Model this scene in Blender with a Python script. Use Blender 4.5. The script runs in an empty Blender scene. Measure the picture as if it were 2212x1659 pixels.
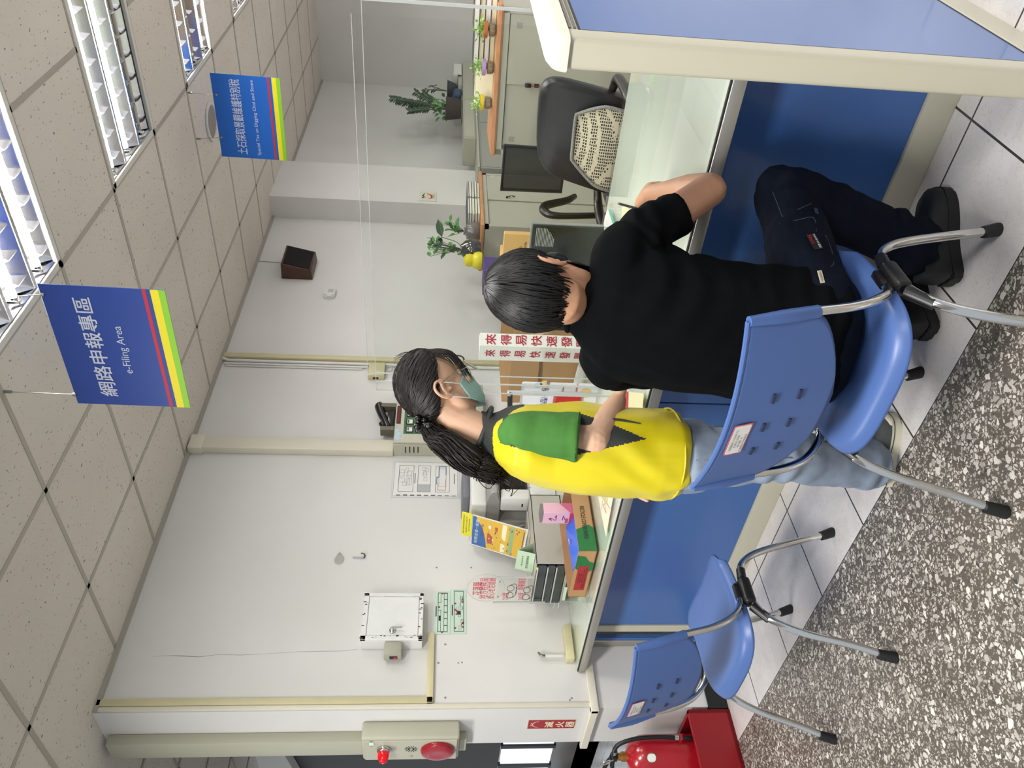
import bpy, bmesh, math, random
from mathutils import Vector, Matrix, noise as mnoise
random.seed(7)
S = bpy.context.scene
COL = S.collection
# ---------------------------------------------------------------- camera
EYE = Vector((0.0, 0.0, 1.5))
FPX = 1701.77                       # focal length in pixels of a 2212 px wide frame
PITCH, YAW, ROLL = 0.0937105649, 0.707809443, 0.0282120958
def cam_axes():
    f = Vector((-math.sin(YAW)*math.cos(PITCH), math.cos(YAW)*math.cos(PITCH), -math.sin(PITCH)))
    r0 = Vector((math.cos(YAW), math.sin(YAW), 0)); u0 = r0.cross(f)
    r = r0*math.cos(ROLL) + u0*math.sin(ROLL); u = u0*math.cos(ROLL) - r0*math.sin(ROLL)
    return r, u, f
CR, CU, CF = cam_axes()
cam_data = bpy.data.cameras.new('camera'); cam = bpy.data.objects.new('camera', cam_data); COL.objects.link(cam)
cam_data.sensor_fit = 'HORIZONTAL'; cam_data.sensor_width = 36.0; cam_data.lens = FPX/2212*36.0
cam_data.clip_start = 0.02; cam_data.clip_end = 100
# the phone was held upright and the picture lies on its side: image right is down in the room
cam.matrix_world = Matrix.Translation(EYE) @ Matrix((( -CU.x, CR.x, -CF.x), (-CU.y, CR.y, -CF.y), (-CU.z, CR.z, -CF.z))).to_4x4()
S.camera = cam
def at(px, py, x=None, y=None, z=None, d=None):
    """the point where the sight line of a photo pixel meets the plane x=, y= or z= (or lies d in front of the lens)"""
    v = CR*((829.5-py)/FPX) - CU*((px-1106.0)/FPX) + CF
    if x is not None: t = (x-EYE.x)/v.x
    elif y is not None: t = (y-EYE.y)/v.y
    elif z is not None: t = (z-EYE.z)/v.z
    else: t = d
    return EYE + v*t
# ---------------------------------------------------------------- world, exposure, lights outside the frame
w = bpy.data.worlds.new('room_light'); S.world = w; w.use_nodes = True
bg = w.node_tree.nodes['Background']; bg.inputs[0].default_value = (0.86, 0.93, 1.0, 1); bg.inputs[1].default_value = 0.34
S.view_settings.view_transform = 'Standard'; S.view_settings.look = 'None'
S.view_settings.exposure = 0.95; S.view_settings.gamma = 1.0; S.view_settings.use_curve_mapping = False
S.cycles.use_denoising = True; S.cycles.max_bounces = 8; S.cycles.transparent_max_bounces = 16
S.cycles.caustics_reflective = False; S.cycles.caustics_refractive = False
TUBE_POWER = 40.0
def ceiling_lamp(name, x, y, sx, sy, watts):
    l = bpy.data.lights.new(name, 'AREA'); l.shape = 'RECTANGLE'; l.size = sx; l.size_y = sy; l.energy = watts
    l.color = (1.0, 0.985, 0.96)
    o = bpy.data.objects.new(name, l); COL.objects.link(o); o.location = (x, y, 3.03); return o
# the other luminaires of the office, beyond the frame
for i, (lx, ly, wt) in enumerate([(1.4, 2.55, 40), (1.4, 5.2, 36), (-1.24, -0.1, 62), (1.4, -0.1, 36), (1.4, 7.8, 34), (-3.8, -0.1, 30)]):
    ceiling_lamp('office_lamp', lx, ly, 1.2, 0.55, wt)
# ---------------------------------------------------------------- helpers
def lin(h):
    h = h.lstrip('#'); out = []
    for i in (0, 2, 4):
        c = int(h[i:i+2], 16)/255; out.append(c/12.92 if c <= 0.04045 else ((c+0.055)/1.055)**2.4)
    return (*out, 1.0)
MATS = {}
def mat(name, hexc, rough=0.5, metal=0.0, noise=0.0, scale=8.0, bump=0.0, bscale=None, spec=0.5, emit=0.0, alpha=None, coat=0.0, sheen=0.0, sss=0.0):
    if name in MATS: return MATS[name]
    m = bpy.data.materials.new(name); m.use_nodes = True; nt = m.node_tree; b = nt.nodes['Principled BSDF']
    c = lin(hexc); b.inputs['Base Color'].default_value = c; b.inputs['Roughness'].default_value = rough
    b.inputs['Metallic'].default_value = metal; b.inputs['Specular IOR Level'].default_value = spec
    if coat: b.inputs['Coat Weight'].default_value = coat; b.inputs['Coat Roughness'].default_value = 0.1
    if sheen: b.inputs['Sheen Weight'].default_value = sheen
    if sss: b.inputs['Subsurface Weight'].default_value = sss; b.inputs['Subsurface Radius'].default_value = (0.012, 0.005, 0.003); b.inputs['Subsurface Scale'].default_value = 0.6
    if emit: b.inputs['Emission Color'].default_value = c; b.inputs['Emission Strength'].default_value = emit
    if noise or bump:
        tc = nt.nodes.new('ShaderNodeTexCoord')
        n = nt.nodes.new('ShaderNodeTexNoise'); n.inputs['Scale'].default_value = scale; n.inputs['Detail'].default_value = 4
        nt.links.new(tc.outputs['Object'], n.inputs['Vector'])
        if noise:
            mr = nt.nodes.new('ShaderNodeMapRange'); mr.inputs['From Min'].default_value = 0.3; mr.inputs['From Max'].default_value = 0.7
            mr.inputs['To Min'].default_value = 1-noise; mr.inputs['To Max'].default_value = 1+noise
            nt.links.new(n.outputs['Fac'], mr.inputs['Value'])
            mx = nt.nodes.new('ShaderNodeMix'); mx.data_type = 'RGBA'; mx.blend_type = 'MULTIPLY'; mx.inputs[0].default_value = 1
            mx.inputs[6].default_value = c; nt.links.new(mr.outputs['Result'], mx.inputs[7]); nt.links.new(mx.outputs[2], b.inputs['Base Color'])
        if bump:
            n2 = n
            if bscale:
                n2 = nt.nodes.new('ShaderNodeTexNoise'); n2.inputs['Scale'].default_value = bscale; n2.inputs['Detail'].default_value = 3
                nt.links.new(tc.outputs['Object'], n2.inputs['Vector'])
            bp = nt.nodes.new('ShaderNodeBump'); bp.inputs['Strength'].default_value = bump; bp.inputs['Distance'].default_value = 0.01
            nt.links.new(n2.outputs['Fac'], bp.inputs['Height']); nt.links.new(bp.outputs['Normal'], b.inputs['Normal'])
    MATS[name] = m; return m
def glass_mat(name, tint, rough=0.02, mixf=0.12):
    """thin clear sheet: mostly lets light through, reflects a little"""
    if name in MATS: return MATS[name]
    m = bpy.data.materials.new(name); m.use_nodes = True; nt = m.node_tree
    for n in list(nt.nodes): nt.nodes.remove(n)
    out = nt.nodes.new('ShaderNodeOutputMaterial'); t = nt.nodes.new('ShaderNodeBsdfTransparent'); g = nt.nodes.new('ShaderNodeBsdfGlossy')
    t.inputs[0].default_value = lin(tint); g.inputs[0].default_value = (1, 1, 1, 1); g.inputs['Roughness'].default_value = rough
    lw = nt.nodes.new('ShaderNodeLayerWeight')       # facing is the same on both sides of the thin sheet
    pw = nt.nodes.new('ShaderNodeMath'); pw.operation = 'POWER'; pw.inputs[1].default_value = 4.0; nt.links.new(lw.outputs['Facing'], pw.inputs[0])
    ml = nt.nodes.new('ShaderNodeMath'); ml.operation = 'MULTIPLY_ADD'; ml.inputs[1].default_value = mixf*4; ml.inputs[2].default_value = mixf*0.12
    nt.links.new(pw.outputs[0], ml.inputs[0])
    mx = nt.nodes.new('ShaderNodeMixShader'); nt.links.new(ml.outputs[0], mx.inputs[0]); nt.links.new(t.outputs[0], mx.inputs[1]); nt.links.new(g.outputs[0], mx.inputs[2])
    nt.links.new(mx.outputs[0], out.inputs[0]); MATS[name] = m; return m

def BM(): return bmesh.new()
def _set(bm, faces, mi):
    if mi:
        for f in faces: f.material_index = mi
def box(bm, lo, hi, b=0.0, seg=2, M=None, mi=0):
    lo, hi = Vector(lo), Vector(hi); c = (lo+hi)/2; s = hi-lo
    n0 = len(bm.faces)
    r = bmesh.ops.create_cube(bm, size=1.0, matrix=Matrix.Translation(c) @ Matrix.Diagonal((abs(s.x), abs(s.y), abs(s.z), 1)))
    vs = r['verts']
    if b > 0:
        es = list({e for v in vs for e in v.link_edges}); tag0 = set(bm.faces)-{f for v in vs for f in v.link_faces}
        bmesh.ops.bevel(bm, geom=es, offset=min(b, 0.49*min(abs(s.x), abs(s.y), abs(s.z))), segments=seg, affect='EDGES', profile=0.5)
        fs = [f for f in bm.faces if f not in tag0]; vs = list({v for f in fs for v in f.verts})
    else: fs = list({f for v in vs for f in v.link_faces})
    if M is not None: bmesh.ops.transform(bm, matrix=M, verts=vs)
    _set(bm, fs, mi); return vs
def frame_of(d):
    d = Vector(d).normalized(); a = Vector((0, 0, 1)) if abs(d.z) < 0.9 else Vector((1, 0, 0))
    x = d.cross(a).normalized(); return x, d.cross(x).normalized()
def ring(bm, c, x, y, rx, ry, n): return [bm.verts.new(c + x*(rx*math.cos(2*math.pi*i/n)) + y*(ry*math.sin(2*math.pi*i/n))) for i in range(n)]
def skin_rings(bm, rings, caps=(True, True), mi=0, closed=False):
    fs = []; n = len(rings[0]); m = len(rings)
    for k in range(m if closed else m-1):
        a, b = rings[k], rings[(k+1) % m]
        for i in range(n): fs.append(bm.faces.new((a[i], a[(i+1) % n], b[(i+1) % n], b[i])))
    if not closed:
        if caps[0]: fs.append(bm.faces.new(rings[0][::-1]))
        if caps[1]: fs.append(bm.faces.new(rings[-1]))
    _set(bm, fs, mi); return fs
def cyl(bm, p0, p1, r0, r1=None, n=20, caps=(True, True), mi=0):
    p0, p1 = Vector(p0), Vector(p1); r1 = r0 if r1 is None else r1; x, y = frame_of(p1-p0)
    return skin_rings(bm, [ring(bm, p0, x, y, r0, r0, n), ring(bm, p1, x, y, r1, r1, n)], caps, mi)
def spline(pts, sub=6, closed=False):
    pts = [Vector(p) for p in pts]; n = len(pts); out = []
    rng = range(n if closed else n-1)
    for i in rng:
        if closed: a, b, c, d = pts[(i-1) % n], pts[i], pts[(i+1) % n], pts[(i+2) % n]
        else:
            b, c = pts[i], pts[i+1]; a = pts[i-1] if i > 0 else b*2-c; d = pts[i+2] if i+2 < n else c*2-b
        for k in range(sub):
            t = k/sub; out.append(0.5*((2*b)+(c-a)*t+(2*a-5*b+4*c-d)*t*t+(-a+3*b-3*c+d)*t**3))
    if not closed: out.append(pts[-1].copy())
    return out
def lerp(a, b, t): return a+(b-a)*t
def tube(bm, pts, r, n=12, caps=(True, True), mi=0, sub=0, closed=False, flat=1.0, up=None):
    """sweep a round (or flattened) section along a path; r is a number or a list along the control points"""
    pts = [Vector(p) for p in pts]; m0 = len(pts)
    rs = r if isinstance(r, (list, tuple)) else [r]*m0
    if sub:
        path = spline(pts, sub, closed); q = []
        for k in range(len(path)):
            t = k/sub; i = min(int(t), m0-1); j = (i+1) % m0 if closed else min(i+1, m0-1); q.append(lerp(rs[i], rs[j], t-i))
        pts, rs = path, q
    N = len(pts); rings = []; x = None
    for k in range(N):
        if closed: d = pts[(k+1) % N]-pts[k-1]
        else: d = pts[min(k+1, N-1)]-pts[max(k-1, 0)]
        d = d.normalized() if d.length > 1e-9 else Vector((0, 0, 1))
        if up is not None: x = d.cross(Vector(up)); x = x.normalized() if x.length > 1e-6 else frame_of(d)[0]
        elif x is None: x = frame_of(d)[0]
        else:
            x = x - d*x.dot(d); x = x.normalized() if x.length > 1e-6 else frame_of(d)[0]
        y = d.cross(x)
        rings.append(ring(bm, pts[k], x, y, rs[k], rs[k]*flat, n))
    return skin_rings(bm, rings, caps, mi, closed)
def lathe(bm, prof, n=28, M=None, mi=0, caps=(True, True)):
    M = M or Matrix(); rings = []
    for r, z in prof: rings.append([bm.verts.new(M @ Vector((max(r, 1e-4)*math.cos(2*math.pi*i/n), max(r, 1e-4)*math.sin(2*math.pi*i/n), z))) for i in range(n)])
    return skin_rings(bm, rings, caps, mi)
def prism(bm, poly, d, M=None, mi=0, z0=0.0):
    M = M or Matrix()
    a = [bm.verts.new(M @ Vector((p[0], p[1], z0))) for p in poly]; b = [bm.verts.new(M @ Vector((p[0], p[1], z0+d))) for p in poly]
    n = len(poly); fs = [bm.faces.new(a[::-1]), bm.faces.new(b)]
    for i in range(n): fs.append(bm.faces.new((a[i], a[(i+1) % n], b[(i+1) % n], b[i])))
    _set(bm, fs, mi); return fs
def rrect(w, h, r, n=5, cx=0, cy=0):
    out = []
    for sx, sy, a0 in ((1, 1, 0), (-1, 1, 90), (-1, -1, 180), (1, -1, 270)):
        for k in range(n+1):
            a = math.radians(a0+90*k/n); out.append((cx+sx*(w/2-r)+r*math.cos(a), cy+sy*(h/2-r)+r*math.sin(a)))
    return out
def sheet(bm, f, nu, nv, mi=0, closed_u=False):
    g = [[bm.verts.new(Vector(f(i/nu, j/nv))) for j in range(nv+1)] for i in range(nu if closed_u else nu+1)]
    fs = []; m = len(g)
    for i in range(nu if closed_u else nu):
        for j in range(nv):
            k = (i+1) % m if closed_u else i+1
            fs.append(bm.faces.new((g[i][j], g[k][j], g[k][j+1], g[i][j+1])))
    _set(bm, fs, mi); return g
def quad(bm, a, b, c, d, mi=0):
    f = bm.faces.new([bm.verts.new(Vector(p)) for p in (a, b, c, d)]); f.material_index = mi; return f
def axes(o, x, y):
    """matrix whose local x, y run along the given directions and z is their cross product"""
    x = Vector(x).normalized(); y = Vector(y); y = (y-x*y.dot(x)).normalized(); z = x.cross(y)
    return Matrix(((x.x, y.x, z.x, o[0]), (x.y, y.y, z.y, o[1]), (x.z, y.z, z.z, o[2]), (0, 0, 0, 1)))
def tag(o, label=None, cat=None, group=None, kind=None):
    if label: o['label'] = label
    if cat: o['category'] = cat
    if group: o['group'] = group
    if kind: o['kind'] = kind
    return o
def thing(name, label, cat, loc=(0, 0, 0), rotz=0.0, group=None):
    o = bpy.data.objects.new(name, None); o.empty_display_size = 0.05; COL.objects.link(o); o.location = loc; o.rotation_euler = (0, 0, rotz)
    o['_w'] = 0; del o['_w']
    tag(o, label, cat, group); return o
def mtx(o):
    m = Matrix.LocRotScale(o.location, o.rotation_euler, o.scale)
    return mtx(o.parent) @ m if o.parent else m
def obj(name, bm, mats, parent=None, world=True, smooth=35, label=None, recalc=True):
    """link a bmesh as ONE mesh object; with world=True its vertices are in room coordinates"""
    if recalc: bmesh.ops.recalc_face_normals(bm, faces=bm.faces[:])
    me = bpy.data.meshes.new(name); off = None
    if parent is not None:
        if world: bmesh.ops.transform(bm, matrix=mtx(parent).inverted(), verts=bm.verts[:])
    elif world and len(bm.verts):
        xs = [v.co for v in bm.verts]
        off = Vector(((min(v.x for v in xs)+max(v.x for v in xs))/2, (min(v.y for v in xs)+max(v.y for v in xs))/2, min(v.z for v in xs)))
        bmesh.ops.translate(bm, vec=-off, verts=bm.verts[:])
    bm.to_mesh(me); bm.free()
    for m in (mats if isinstance(mats, (list, tuple)) else [mats]): me.materials.append(m)
    if smooth:
        me.polygons.foreach_set('use_smooth', [True]*len(me.polygons)); me.set_sharp_from_angle(angle=math.radians(smooth))
    o = bpy.data.objects.new(name, me); COL.objects.link(o)
    if parent is not None: o.parent = parent
    if off is not None: o.location = off
    if label: o['label'] = label
    return o
def one(name, bm, mats, label, cat, group=None, **k): return tag(obj(name, bm, mats, **k), label, cat, group)
def struct(name, bm, mats, **k): return tag(obj(name, bm, mats, **k), kind='structure')
def copy_tree(o, parent=None):
    c = o.copy(); COL.objects.link(c); c.parent = parent
    for ch in list(o.children): copy_tree(ch, c)
    return c
def text_bm(bm, s, o, x, y, w=None, h=None, mi=0, bold=0.0, depth=0.0006, vertical=False, shear=0.0, sp=1.0, align='C', pitch=None):
    """write s centred on o, reading along x with up = y, scaled to fit width w and/or height h"""
    if vertical:
        n = len(s); p = pitch or h/n
        for i, ch in enumerate(s):
            if ch != ' ': text_bm(bm, ch, Vector(o)+Vector(y).normalized()*(p*(n-1)/2-p*i), x, y, w=w, h=(h/n*0.86 if h else None), mi=mi, bold=bold, depth=depth)
        return
    cu = bpy.data.curves.new('t', 'FONT'); cu.body = s; cu.size = 1.0; cu.shear = shear; cu.space_character = sp; cu.space_line = 1.15; cu.resolution_u = 3
    cu.align_x = {'C': 'CENTER', 'L': 'LEFT'}[align]
    ob = bpy.data.objects.new('t', cu); me = bpy.data.meshes.new_from_object(ob)
    if len(me.vertices):
        xs = [v.co.x for v in me.vertices]; ys = [v.co.y for v in me.vertices]; cx, cy = (min(xs)+max(xs))/2, (min(ys)+max(ys))/2
        W, Hh = max(xs)-min(xs), max(ys)-min(ys)
        sx = w/W if w else None; sy = h/Hh if h else None
        if sx is None: sx = sy
        if sy is None: sy = sx
        A = axes(o, x, y)
        tb = bmesh.new(); tb.from_mesh(me); bmesh.ops.triangulate(tb, faces=tb.faces[:])
        offs = [(0, 0)] if not bold else [(a*bold, b*bold) for a, b in ((0.9, 0.9), (-0.9, 0.9), (-0.9, -0.9), (0.9, -0.9))]   # thicker strokes
        for kk, (ox, oy) in enumerate(offs):
            vm = {}
            for v in tb.verts: vm[v.index] = bm.verts.new(A @ Vector(((v.co.x-cx+ox)*sx, (v.co.y-cy+oy)*sy, depth+0.00012*kk)))
            for f in tb.faces:
                try: g = bm.faces.new([vm[v.index] for v in f.verts]); g.material_index = mi
                except ValueError: pass
        tb.free()
    bpy.data.meshes.remove(me); bpy.data.objects.remove(ob); bpy.data.curves.remove(cu)
def lettering(items, parent, mats, name='lettering', label=None):
    bm = BM()
    for it in items: text_bm(bm, **it)
    return obj(name, bm, mats, parent, smooth=0, recalc=False, label=label)
# ================================================================ the room
WX, CZ, WB, WE = -3.72, 3.065, 10.09, 1.89       # left wall plane, ceiling, back wall, near end of the left wall
def nodes_mat(name, rough, spec=0.5):
    m = bpy.data.materials.new(name); m.use_nodes = True; b = m.node_tree.nodes['Principled BSDF']
    b.inputs['Roughness'].default_value = rough; b.inputs['Specular IOR Level'].default_value = spec
    return m, m.node_tree, b
def N(nt, t, **k):
    n = nt.nodes.new(t)
    for a, v in k.items(): setattr(n, a, v)
    return n
def mathn(nt, op, a, b=None, c=None, clamp=False):
    n = nt.nodes.new('ShaderNodeMath'); n.operation = op; n.use_clamp = clamp
    for i, v in enumerate((a, b, c)):
        if v is None: continue
        if isinstance(v, (int, float)): n.inputs[i].default_value = v
        else: nt.links.new(v, n.inputs[i])
    return n.outputs[0]
def mixc(nt, f, a, b, mode='MIX'):
    n = nt.nodes.new('ShaderNodeMix'); n.data_type = 'RGBA'; n.blend_type = mode
    for i, v in ((0, f), (6, a), (7, b)):
        if isinstance(v, (int, float)): n.inputs[i].default_value = v
        elif isinstance(v, tuple): n.inputs[i].default_value = v
        else: nt.links.new(v, n.inputs[i])
    return n.outputs[2]
def tile_mat():
    m, nt, b = nodes_mat('marble_tile', 0.22)
    g = N(nt, 'ShaderNodeNewGeometry'); s = N(nt, 'ShaderNodeSeparateXYZ'); nt.links.new(g.outputs['Position'], s.inputs[0])
    P = 0.4283; gw = 0.0035
    def line(c, off):
        u = mathn(nt, 'ADD', c, off); u = mathn(nt, 'DIVIDE', u, P); u = mathn(nt, 'FRACT', u); u = mathn(nt, 'SUBTRACT', u, 0.5); u = mathn(nt, 'ABSOLUTE', u)
        return mathn(nt, 'GREATER_THAN', u, 0.5-gw/P)
    gx = line(s.outputs[0], 0.779); gy = line(s.outputs[1], -1.7025)
    gr = mathn(nt, 'MAXIMUM', gx, gy)
    n1 = N(nt, 'ShaderNodeTexNoise'); n1.inputs['Scale'].default_value = 5.0; n1.inputs['Detail'].default_value = 6; n1.inputs['Distortion'].default_value = 1.6
    n2 = N(nt, 'ShaderNodeTexNoise'); n2.inputs['Scale'].default_value = 22.0; n2.inputs['Detail'].default_value = 3; n2.inputs['Distortion'].default_value = 2.5
    for n in (n1, n2): nt.links.new(g.outputs['Position'], n.inputs['Vector'])
    v = mathn(nt, 'SUBTRACT', n2.outputs['Fac'], 0.5); v = mathn(nt, 'ABSOLUTE', v); v = mathn(nt, 'LESS_THAN', v, 0.012); v = mathn(nt, 'MULTIPLY', v, 0.35)
    c = mixc(nt, n1.outputs['Fac'], lin('#c2bdbb'), lin('#e2dedb')); c = mixc(nt, v, c, lin('#a7a09c')); c = mixc(nt, gr, c, lin('#3a3836'))
    nt.links.new(c, b.inputs['Base Color']); return m
def terrazzo_mat():
    m, nt, b = nodes_mat('terrazzo', 0.3)
    g = N(nt, 'ShaderNodeNewGeometry'); cur = lin('#5a544c')
    wp = N(nt, 'ShaderNodeTexNoise'); wp.inputs['Scale'].default_value = 45; nt.links.new(g.outputs['Position'], wp.inputs['Vector'])
    va = N(nt, 'ShaderNodeVectorMath', operation='MULTIPLY_ADD'); nt.links.new(wp.outputs['Color'], va.inputs[0]); va.inputs[1].default_value = (0.014,)*3; nt.links.new(g.outputs['Position'], va.inputs[2])
    for sc, th, gate, lo, hi in ((150, 0.14, 0.56, '#7f7a72', '#b9b3aa'), (80, 0.15, 0.50, '#8a857d', '#cbc5bc'), (46, 0.17, 0.66, '#918c84', '#d8d3ca')):
        e = N(nt, 'ShaderNodeTexVoronoi', feature='DISTANCE_TO_EDGE'); f = N(nt, 'ShaderNodeTexVoronoi', feature='F1')
        for n in (e, f): n.inputs['Scale'].default_value = sc; nt.links.new(va.outputs[0], n.inputs['Vector'])
        sp = N(nt, 'ShaderNodeSeparateColor'); nt.links.new(f.outputs['Color'], sp.inputs[0])
        k = mathn(nt, 'MULTIPLY', mathn(nt, 'GREATER_THAN', e.outputs['Distance'], th), mathn(nt, 'GREATER_THAN', sp.outputs[0], gate))
        chip = mixc(nt, sp.outputs[1], lin(lo), lin(hi))
        dark = mathn(nt, 'GREATER_THAN', sp.outputs[2], 0.95); chip = mixc(nt, dark, chip, lin('#3d3c3e'))
        cur = mixc(nt, k, cur, chip)
    s = N(nt, 'ShaderNodeSeparateXYZ'); nt.links.new(g.outputs['Position'], s.inputs[0])
    def seam(c, off, P, wd):
        u = mathn(nt, 'FRACT', mathn(nt, 'DIVIDE', mathn(nt, 'ADD', c, off), P)); u = mathn(nt, 'ABSOLUTE', mathn(nt, 'SUBTRACT', u, 0.5)); return mathn(nt, 'GREATER_THAN', u, 0.5-wd/P)
    ua = mathn(nt, 'ADD', s.outputs[0], s.outputs[1]); ub = mathn(nt, 'SUBTRACT', s.outputs[0], s.outputs[1])
    dg = mathn(nt, 'MULTIPLY', mathn(nt, 'MAXIMUM', seam(ua, SEAMA, SEAMP, 0.0035), seam(ub, SEAMB, SEAMP, 0.0035)), 0.8)
    cur = mixc(nt, dg, cur, lin('#5f574a'))
    nt.links.new(cur, b.inputs['Base Color']); return m
SEAMP = 1.228; SEAMA, SEAMB = 0.873+SEAMP/2, 3.687+SEAMP/2       # the seams of the old floor run diagonally
def wall_mat():
    m, nt, b = nodes_mat('white_paint', 0.55, 0.3)
    g = N(nt, 'ShaderNodeNewGeometry')
    n1 = N(nt, 'ShaderNodeTexNoise'); n1.inputs['Scale'].default_value = 1.3; n1.inputs['Detail'].default_value = 5
    n2 = N(nt, 'ShaderNodeTexNoise'); n2.inputs['Scale'].default_value = 60; n2.inputs['Detail'].default_value = 2
    for n in (n1, n2): nt.links.new(g.outputs['Position'], n.inputs['Vector'])
    c = mixc(nt, n1.outputs['Fac'], lin('#d2d0cc'), lin('#e6e5e3')); nt.links.new(c, b.inputs['Base Color'])
    bp = N(nt, 'ShaderNodeBump'); bp.inputs['Strength'].default_value = 0.06; bp.inputs['Distance'].default_value = 0.004; nt.links.new(n2.outputs['Fac'], bp.inputs['Height']); nt.links.new(bp.outputs[0], b.inputs['Normal'])
    return m
def ceil_mat():
    m, nt, b = nodes_mat('mineral_fibre_tile', 0.9, 0.1)
    g = N(nt, 'ShaderNodeNewGeometry')
    v = N(nt, 'ShaderNodeVectorMath', operation='MULTIPLY'); nt.links.new(g.outputs['Position'], v.inputs[0]); v.inputs[1].default_value = (1.0, 0.55, 1.0)
    n1 = N(nt, 'ShaderNodeTexNoise'); n1.inputs['Scale'].default_value = 95; n1.inputs['Detail'].default_value = 1.5; n1.inputs['Distortion'].default_value = 0.6
    n2 = N(nt, 'ShaderNodeTexNoise'); n2.inputs['Scale'].default_value = 2.5; n2.inputs['Detail'].default_value = 3
    for n in (n1, n2): nt.links.new(v.outputs[0], n.inputs['Vector'])
    f = mathn(nt, 'GREATER_THAN', n1.outputs['Fac'], 0.695)
    c = mixc(nt, n2.outputs['Fac'], lin('#cfc8be'), lin('#ded9d1')); c = mixc(nt, mathn(nt, 'MULTIPLY', f, 0.75), c, lin('#5d564c'))
    n3 = N(nt, 'ShaderNodeTexNoise'); n3.inputs['Scale'].default_value = 160; nt.links.new(g.outputs['Position'], n3.inputs['Vector'])
    bp = N(nt, 'ShaderNodeBump'); bp.inputs['Strength'].default_value = 0.15; bp.inputs['Distance'].default_value = 0.004; nt.links.new(n3.outputs['Fac'], bp.inputs['Height']); nt.links.new(bp.outputs[0], b.inputs['Normal'])
    nt.links.new(c, b.inputs['Base Color']); return m
M_WALL, M_CEIL = wall_mat(), ceil_mat()
bm = BM(); box(bm, (-9, 1.7025, -0.05), (4, 12, 0)); struct('floor', bm, tile_mat(), smooth=0)
bm = BM(); box(bm, (-9, -3, -0.05), (4, 1.7025, 0)); o = struct('floor_terrazzo', bm, terrazzo_mat(), smooth=0); o.name = 'floor'
# ceiling: a grid of lay-in tiles with openings where the luminaires hang
GX0, GDX, GY0, GDY = -3.188, 0.650, 0.241, 0.661
FIX = [(2, 3), (2, 5), (2, 7), (2, 9)]             # (column, row) of the visible luminaires, two columns wide
bm = BM()
xs = [WX-0.0] + [GX0+GDX*i for i in range(0, 12)]; ys = [-3.0] + [GY0+GDY*j for j in range(-4, 15)] + [WB]
for i in range(len(xs)-1):
    for j in range(len(ys)-1):
        ci, cj = i-1, j-5
        if any(cj == r and ci in (c, c+1) for c, r in FIX): continue
        quad(bm, (xs[i], ys[j], CZ), (xs[i], ys[j+1], CZ), (xs[i+1], ys[j+1], CZ), (xs[i+1], ys[j], CZ))
struct('ceiling', bm, M_CEIL, smooth=0)
bm = BM(); quad(bm, (-9, -3, CZ+0.004), (-9, 6, CZ+0.004), (WX-0.002, 6, CZ+0.004), (WX-0.002, -3, CZ+0.004)); struct('ceiling', bm, M_CEIL, smooth=0)
M_TBAR = mat('tbar_grey', '#a9a49a', 0.45)
bm = BM(); t = 0.012; zt = CZ-0.003
for i, x in enumerate(xs[1:]):
    segs = [(-3.0, WB)]
    if i == 3:   # interrupted where it would cross a luminaire
        segs = []; y = -3.0
        for c, r in FIX: segs.append((y, GY0+GDY*r)); y = GY0+GDY*(r+1)
        segs.append((y, WB))
    for a, b_ in segs: box(bm, (x-t, a, zt), (x+t, b_, CZ+0.001))
for y in ys[1:-1]: box(bm, (WX, y-t, zt), (xs[-1], y+t, CZ+0.001))
box(bm, (WX, WE, CZ-0.022), (WX+0.022, WB, CZ))
for k in range(6): box(bm, (-9, 0.3+k*0.66, zt), (WX-0.36, 0.324+k*0.66, CZ+0.003))
for k in range(5): box(bm, (-4.6-k*0.65, -3, zt), (-4.576-k*0.65, 6, CZ+0.003))
struct('trim_1', bm, M_TBAR, smooth=0)
# walls
bm = BM(); box(bm, (-4.08, WE, 0), (WX, WB+0.2, CZ+0.05)); struct('wall_left', bm, M_WALL, smooth=0)
bm = BM(); box(bm, (WX, WB, 0), (4, WB+0.2, CZ+0.05)); struct('wall_back', bm, M_WALL, smooth=0)
bm = BM(); box(bm, (WX, 6.61, 0), (-3.50, 7.34, CZ)); struct('wall_pilaster', bm, M_WALL, smooth=0).name = 'wall_left'
bm = BM(); box(bm, (WX, WE-0.012, 0), (WX+0.012, 6.61, 0.10)); box(bm, (-4.08, WE-0.014, 0), (WX+0.012, WE, 0.10)); struct('baseboard_left', bm, mat('black_skirting', '#161616', 0.4), smooth=0)
# the stairwell beyond the end of the left wall
M_DK = mat('charcoal_panel', '#3d3c3b', 0.5, noise=0.04)
HY = 3.5
def hp(px, py=1640): return at(px, py, y=HY)
bm = BM(); box(bm, (-9, HY+0.1, 0), (-4.08, HY+0.2, CZ)); struct('wall_hall', bm, mat('grey_marble', '#8f8a84', 0.3, noise=0.18, scale=3), smooth=0)
zA, zB, zC, zD_, zE, zF = (hp(q).z for q in (349, 478, 1076, 1082, 1188, 1305))
bm = BM(); box(bm, (-9, HY-0.05, zB), (-4.1, HY+0.1, zA)); box(bm, (-9, HY-0.02, zC), (-4.1, HY+0.1, zB), mi=1); prism(bm, [(-9, zB-0.9), (-9, zB+0.06), (-4.6, zB+0.06), (-4.35, zB-0.02), (-4.5, zB-0.16)], 0.1, M=Matrix(((1, 0, 0, 0), (0, 0, 1, HY-0.13), (0, 1, 0, 0), (0, 0, 0, 1))), mi=2); struct('trim_3', bm, [mat('dark_brown_beam', '#3a302c', 0.5), M_DK, M_WALL], smooth=0)
M_SKYP = mat('daylight_pane', '#e3edf8', 0.3, emit=0.75)
wl, wr = hp(1130, 1659).x-0.25, hp(1130, 1604).x
bm = BM(); box(bm, (wl, HY, zE), (wr, HY+0.05, zD_), mi=0)
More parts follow.
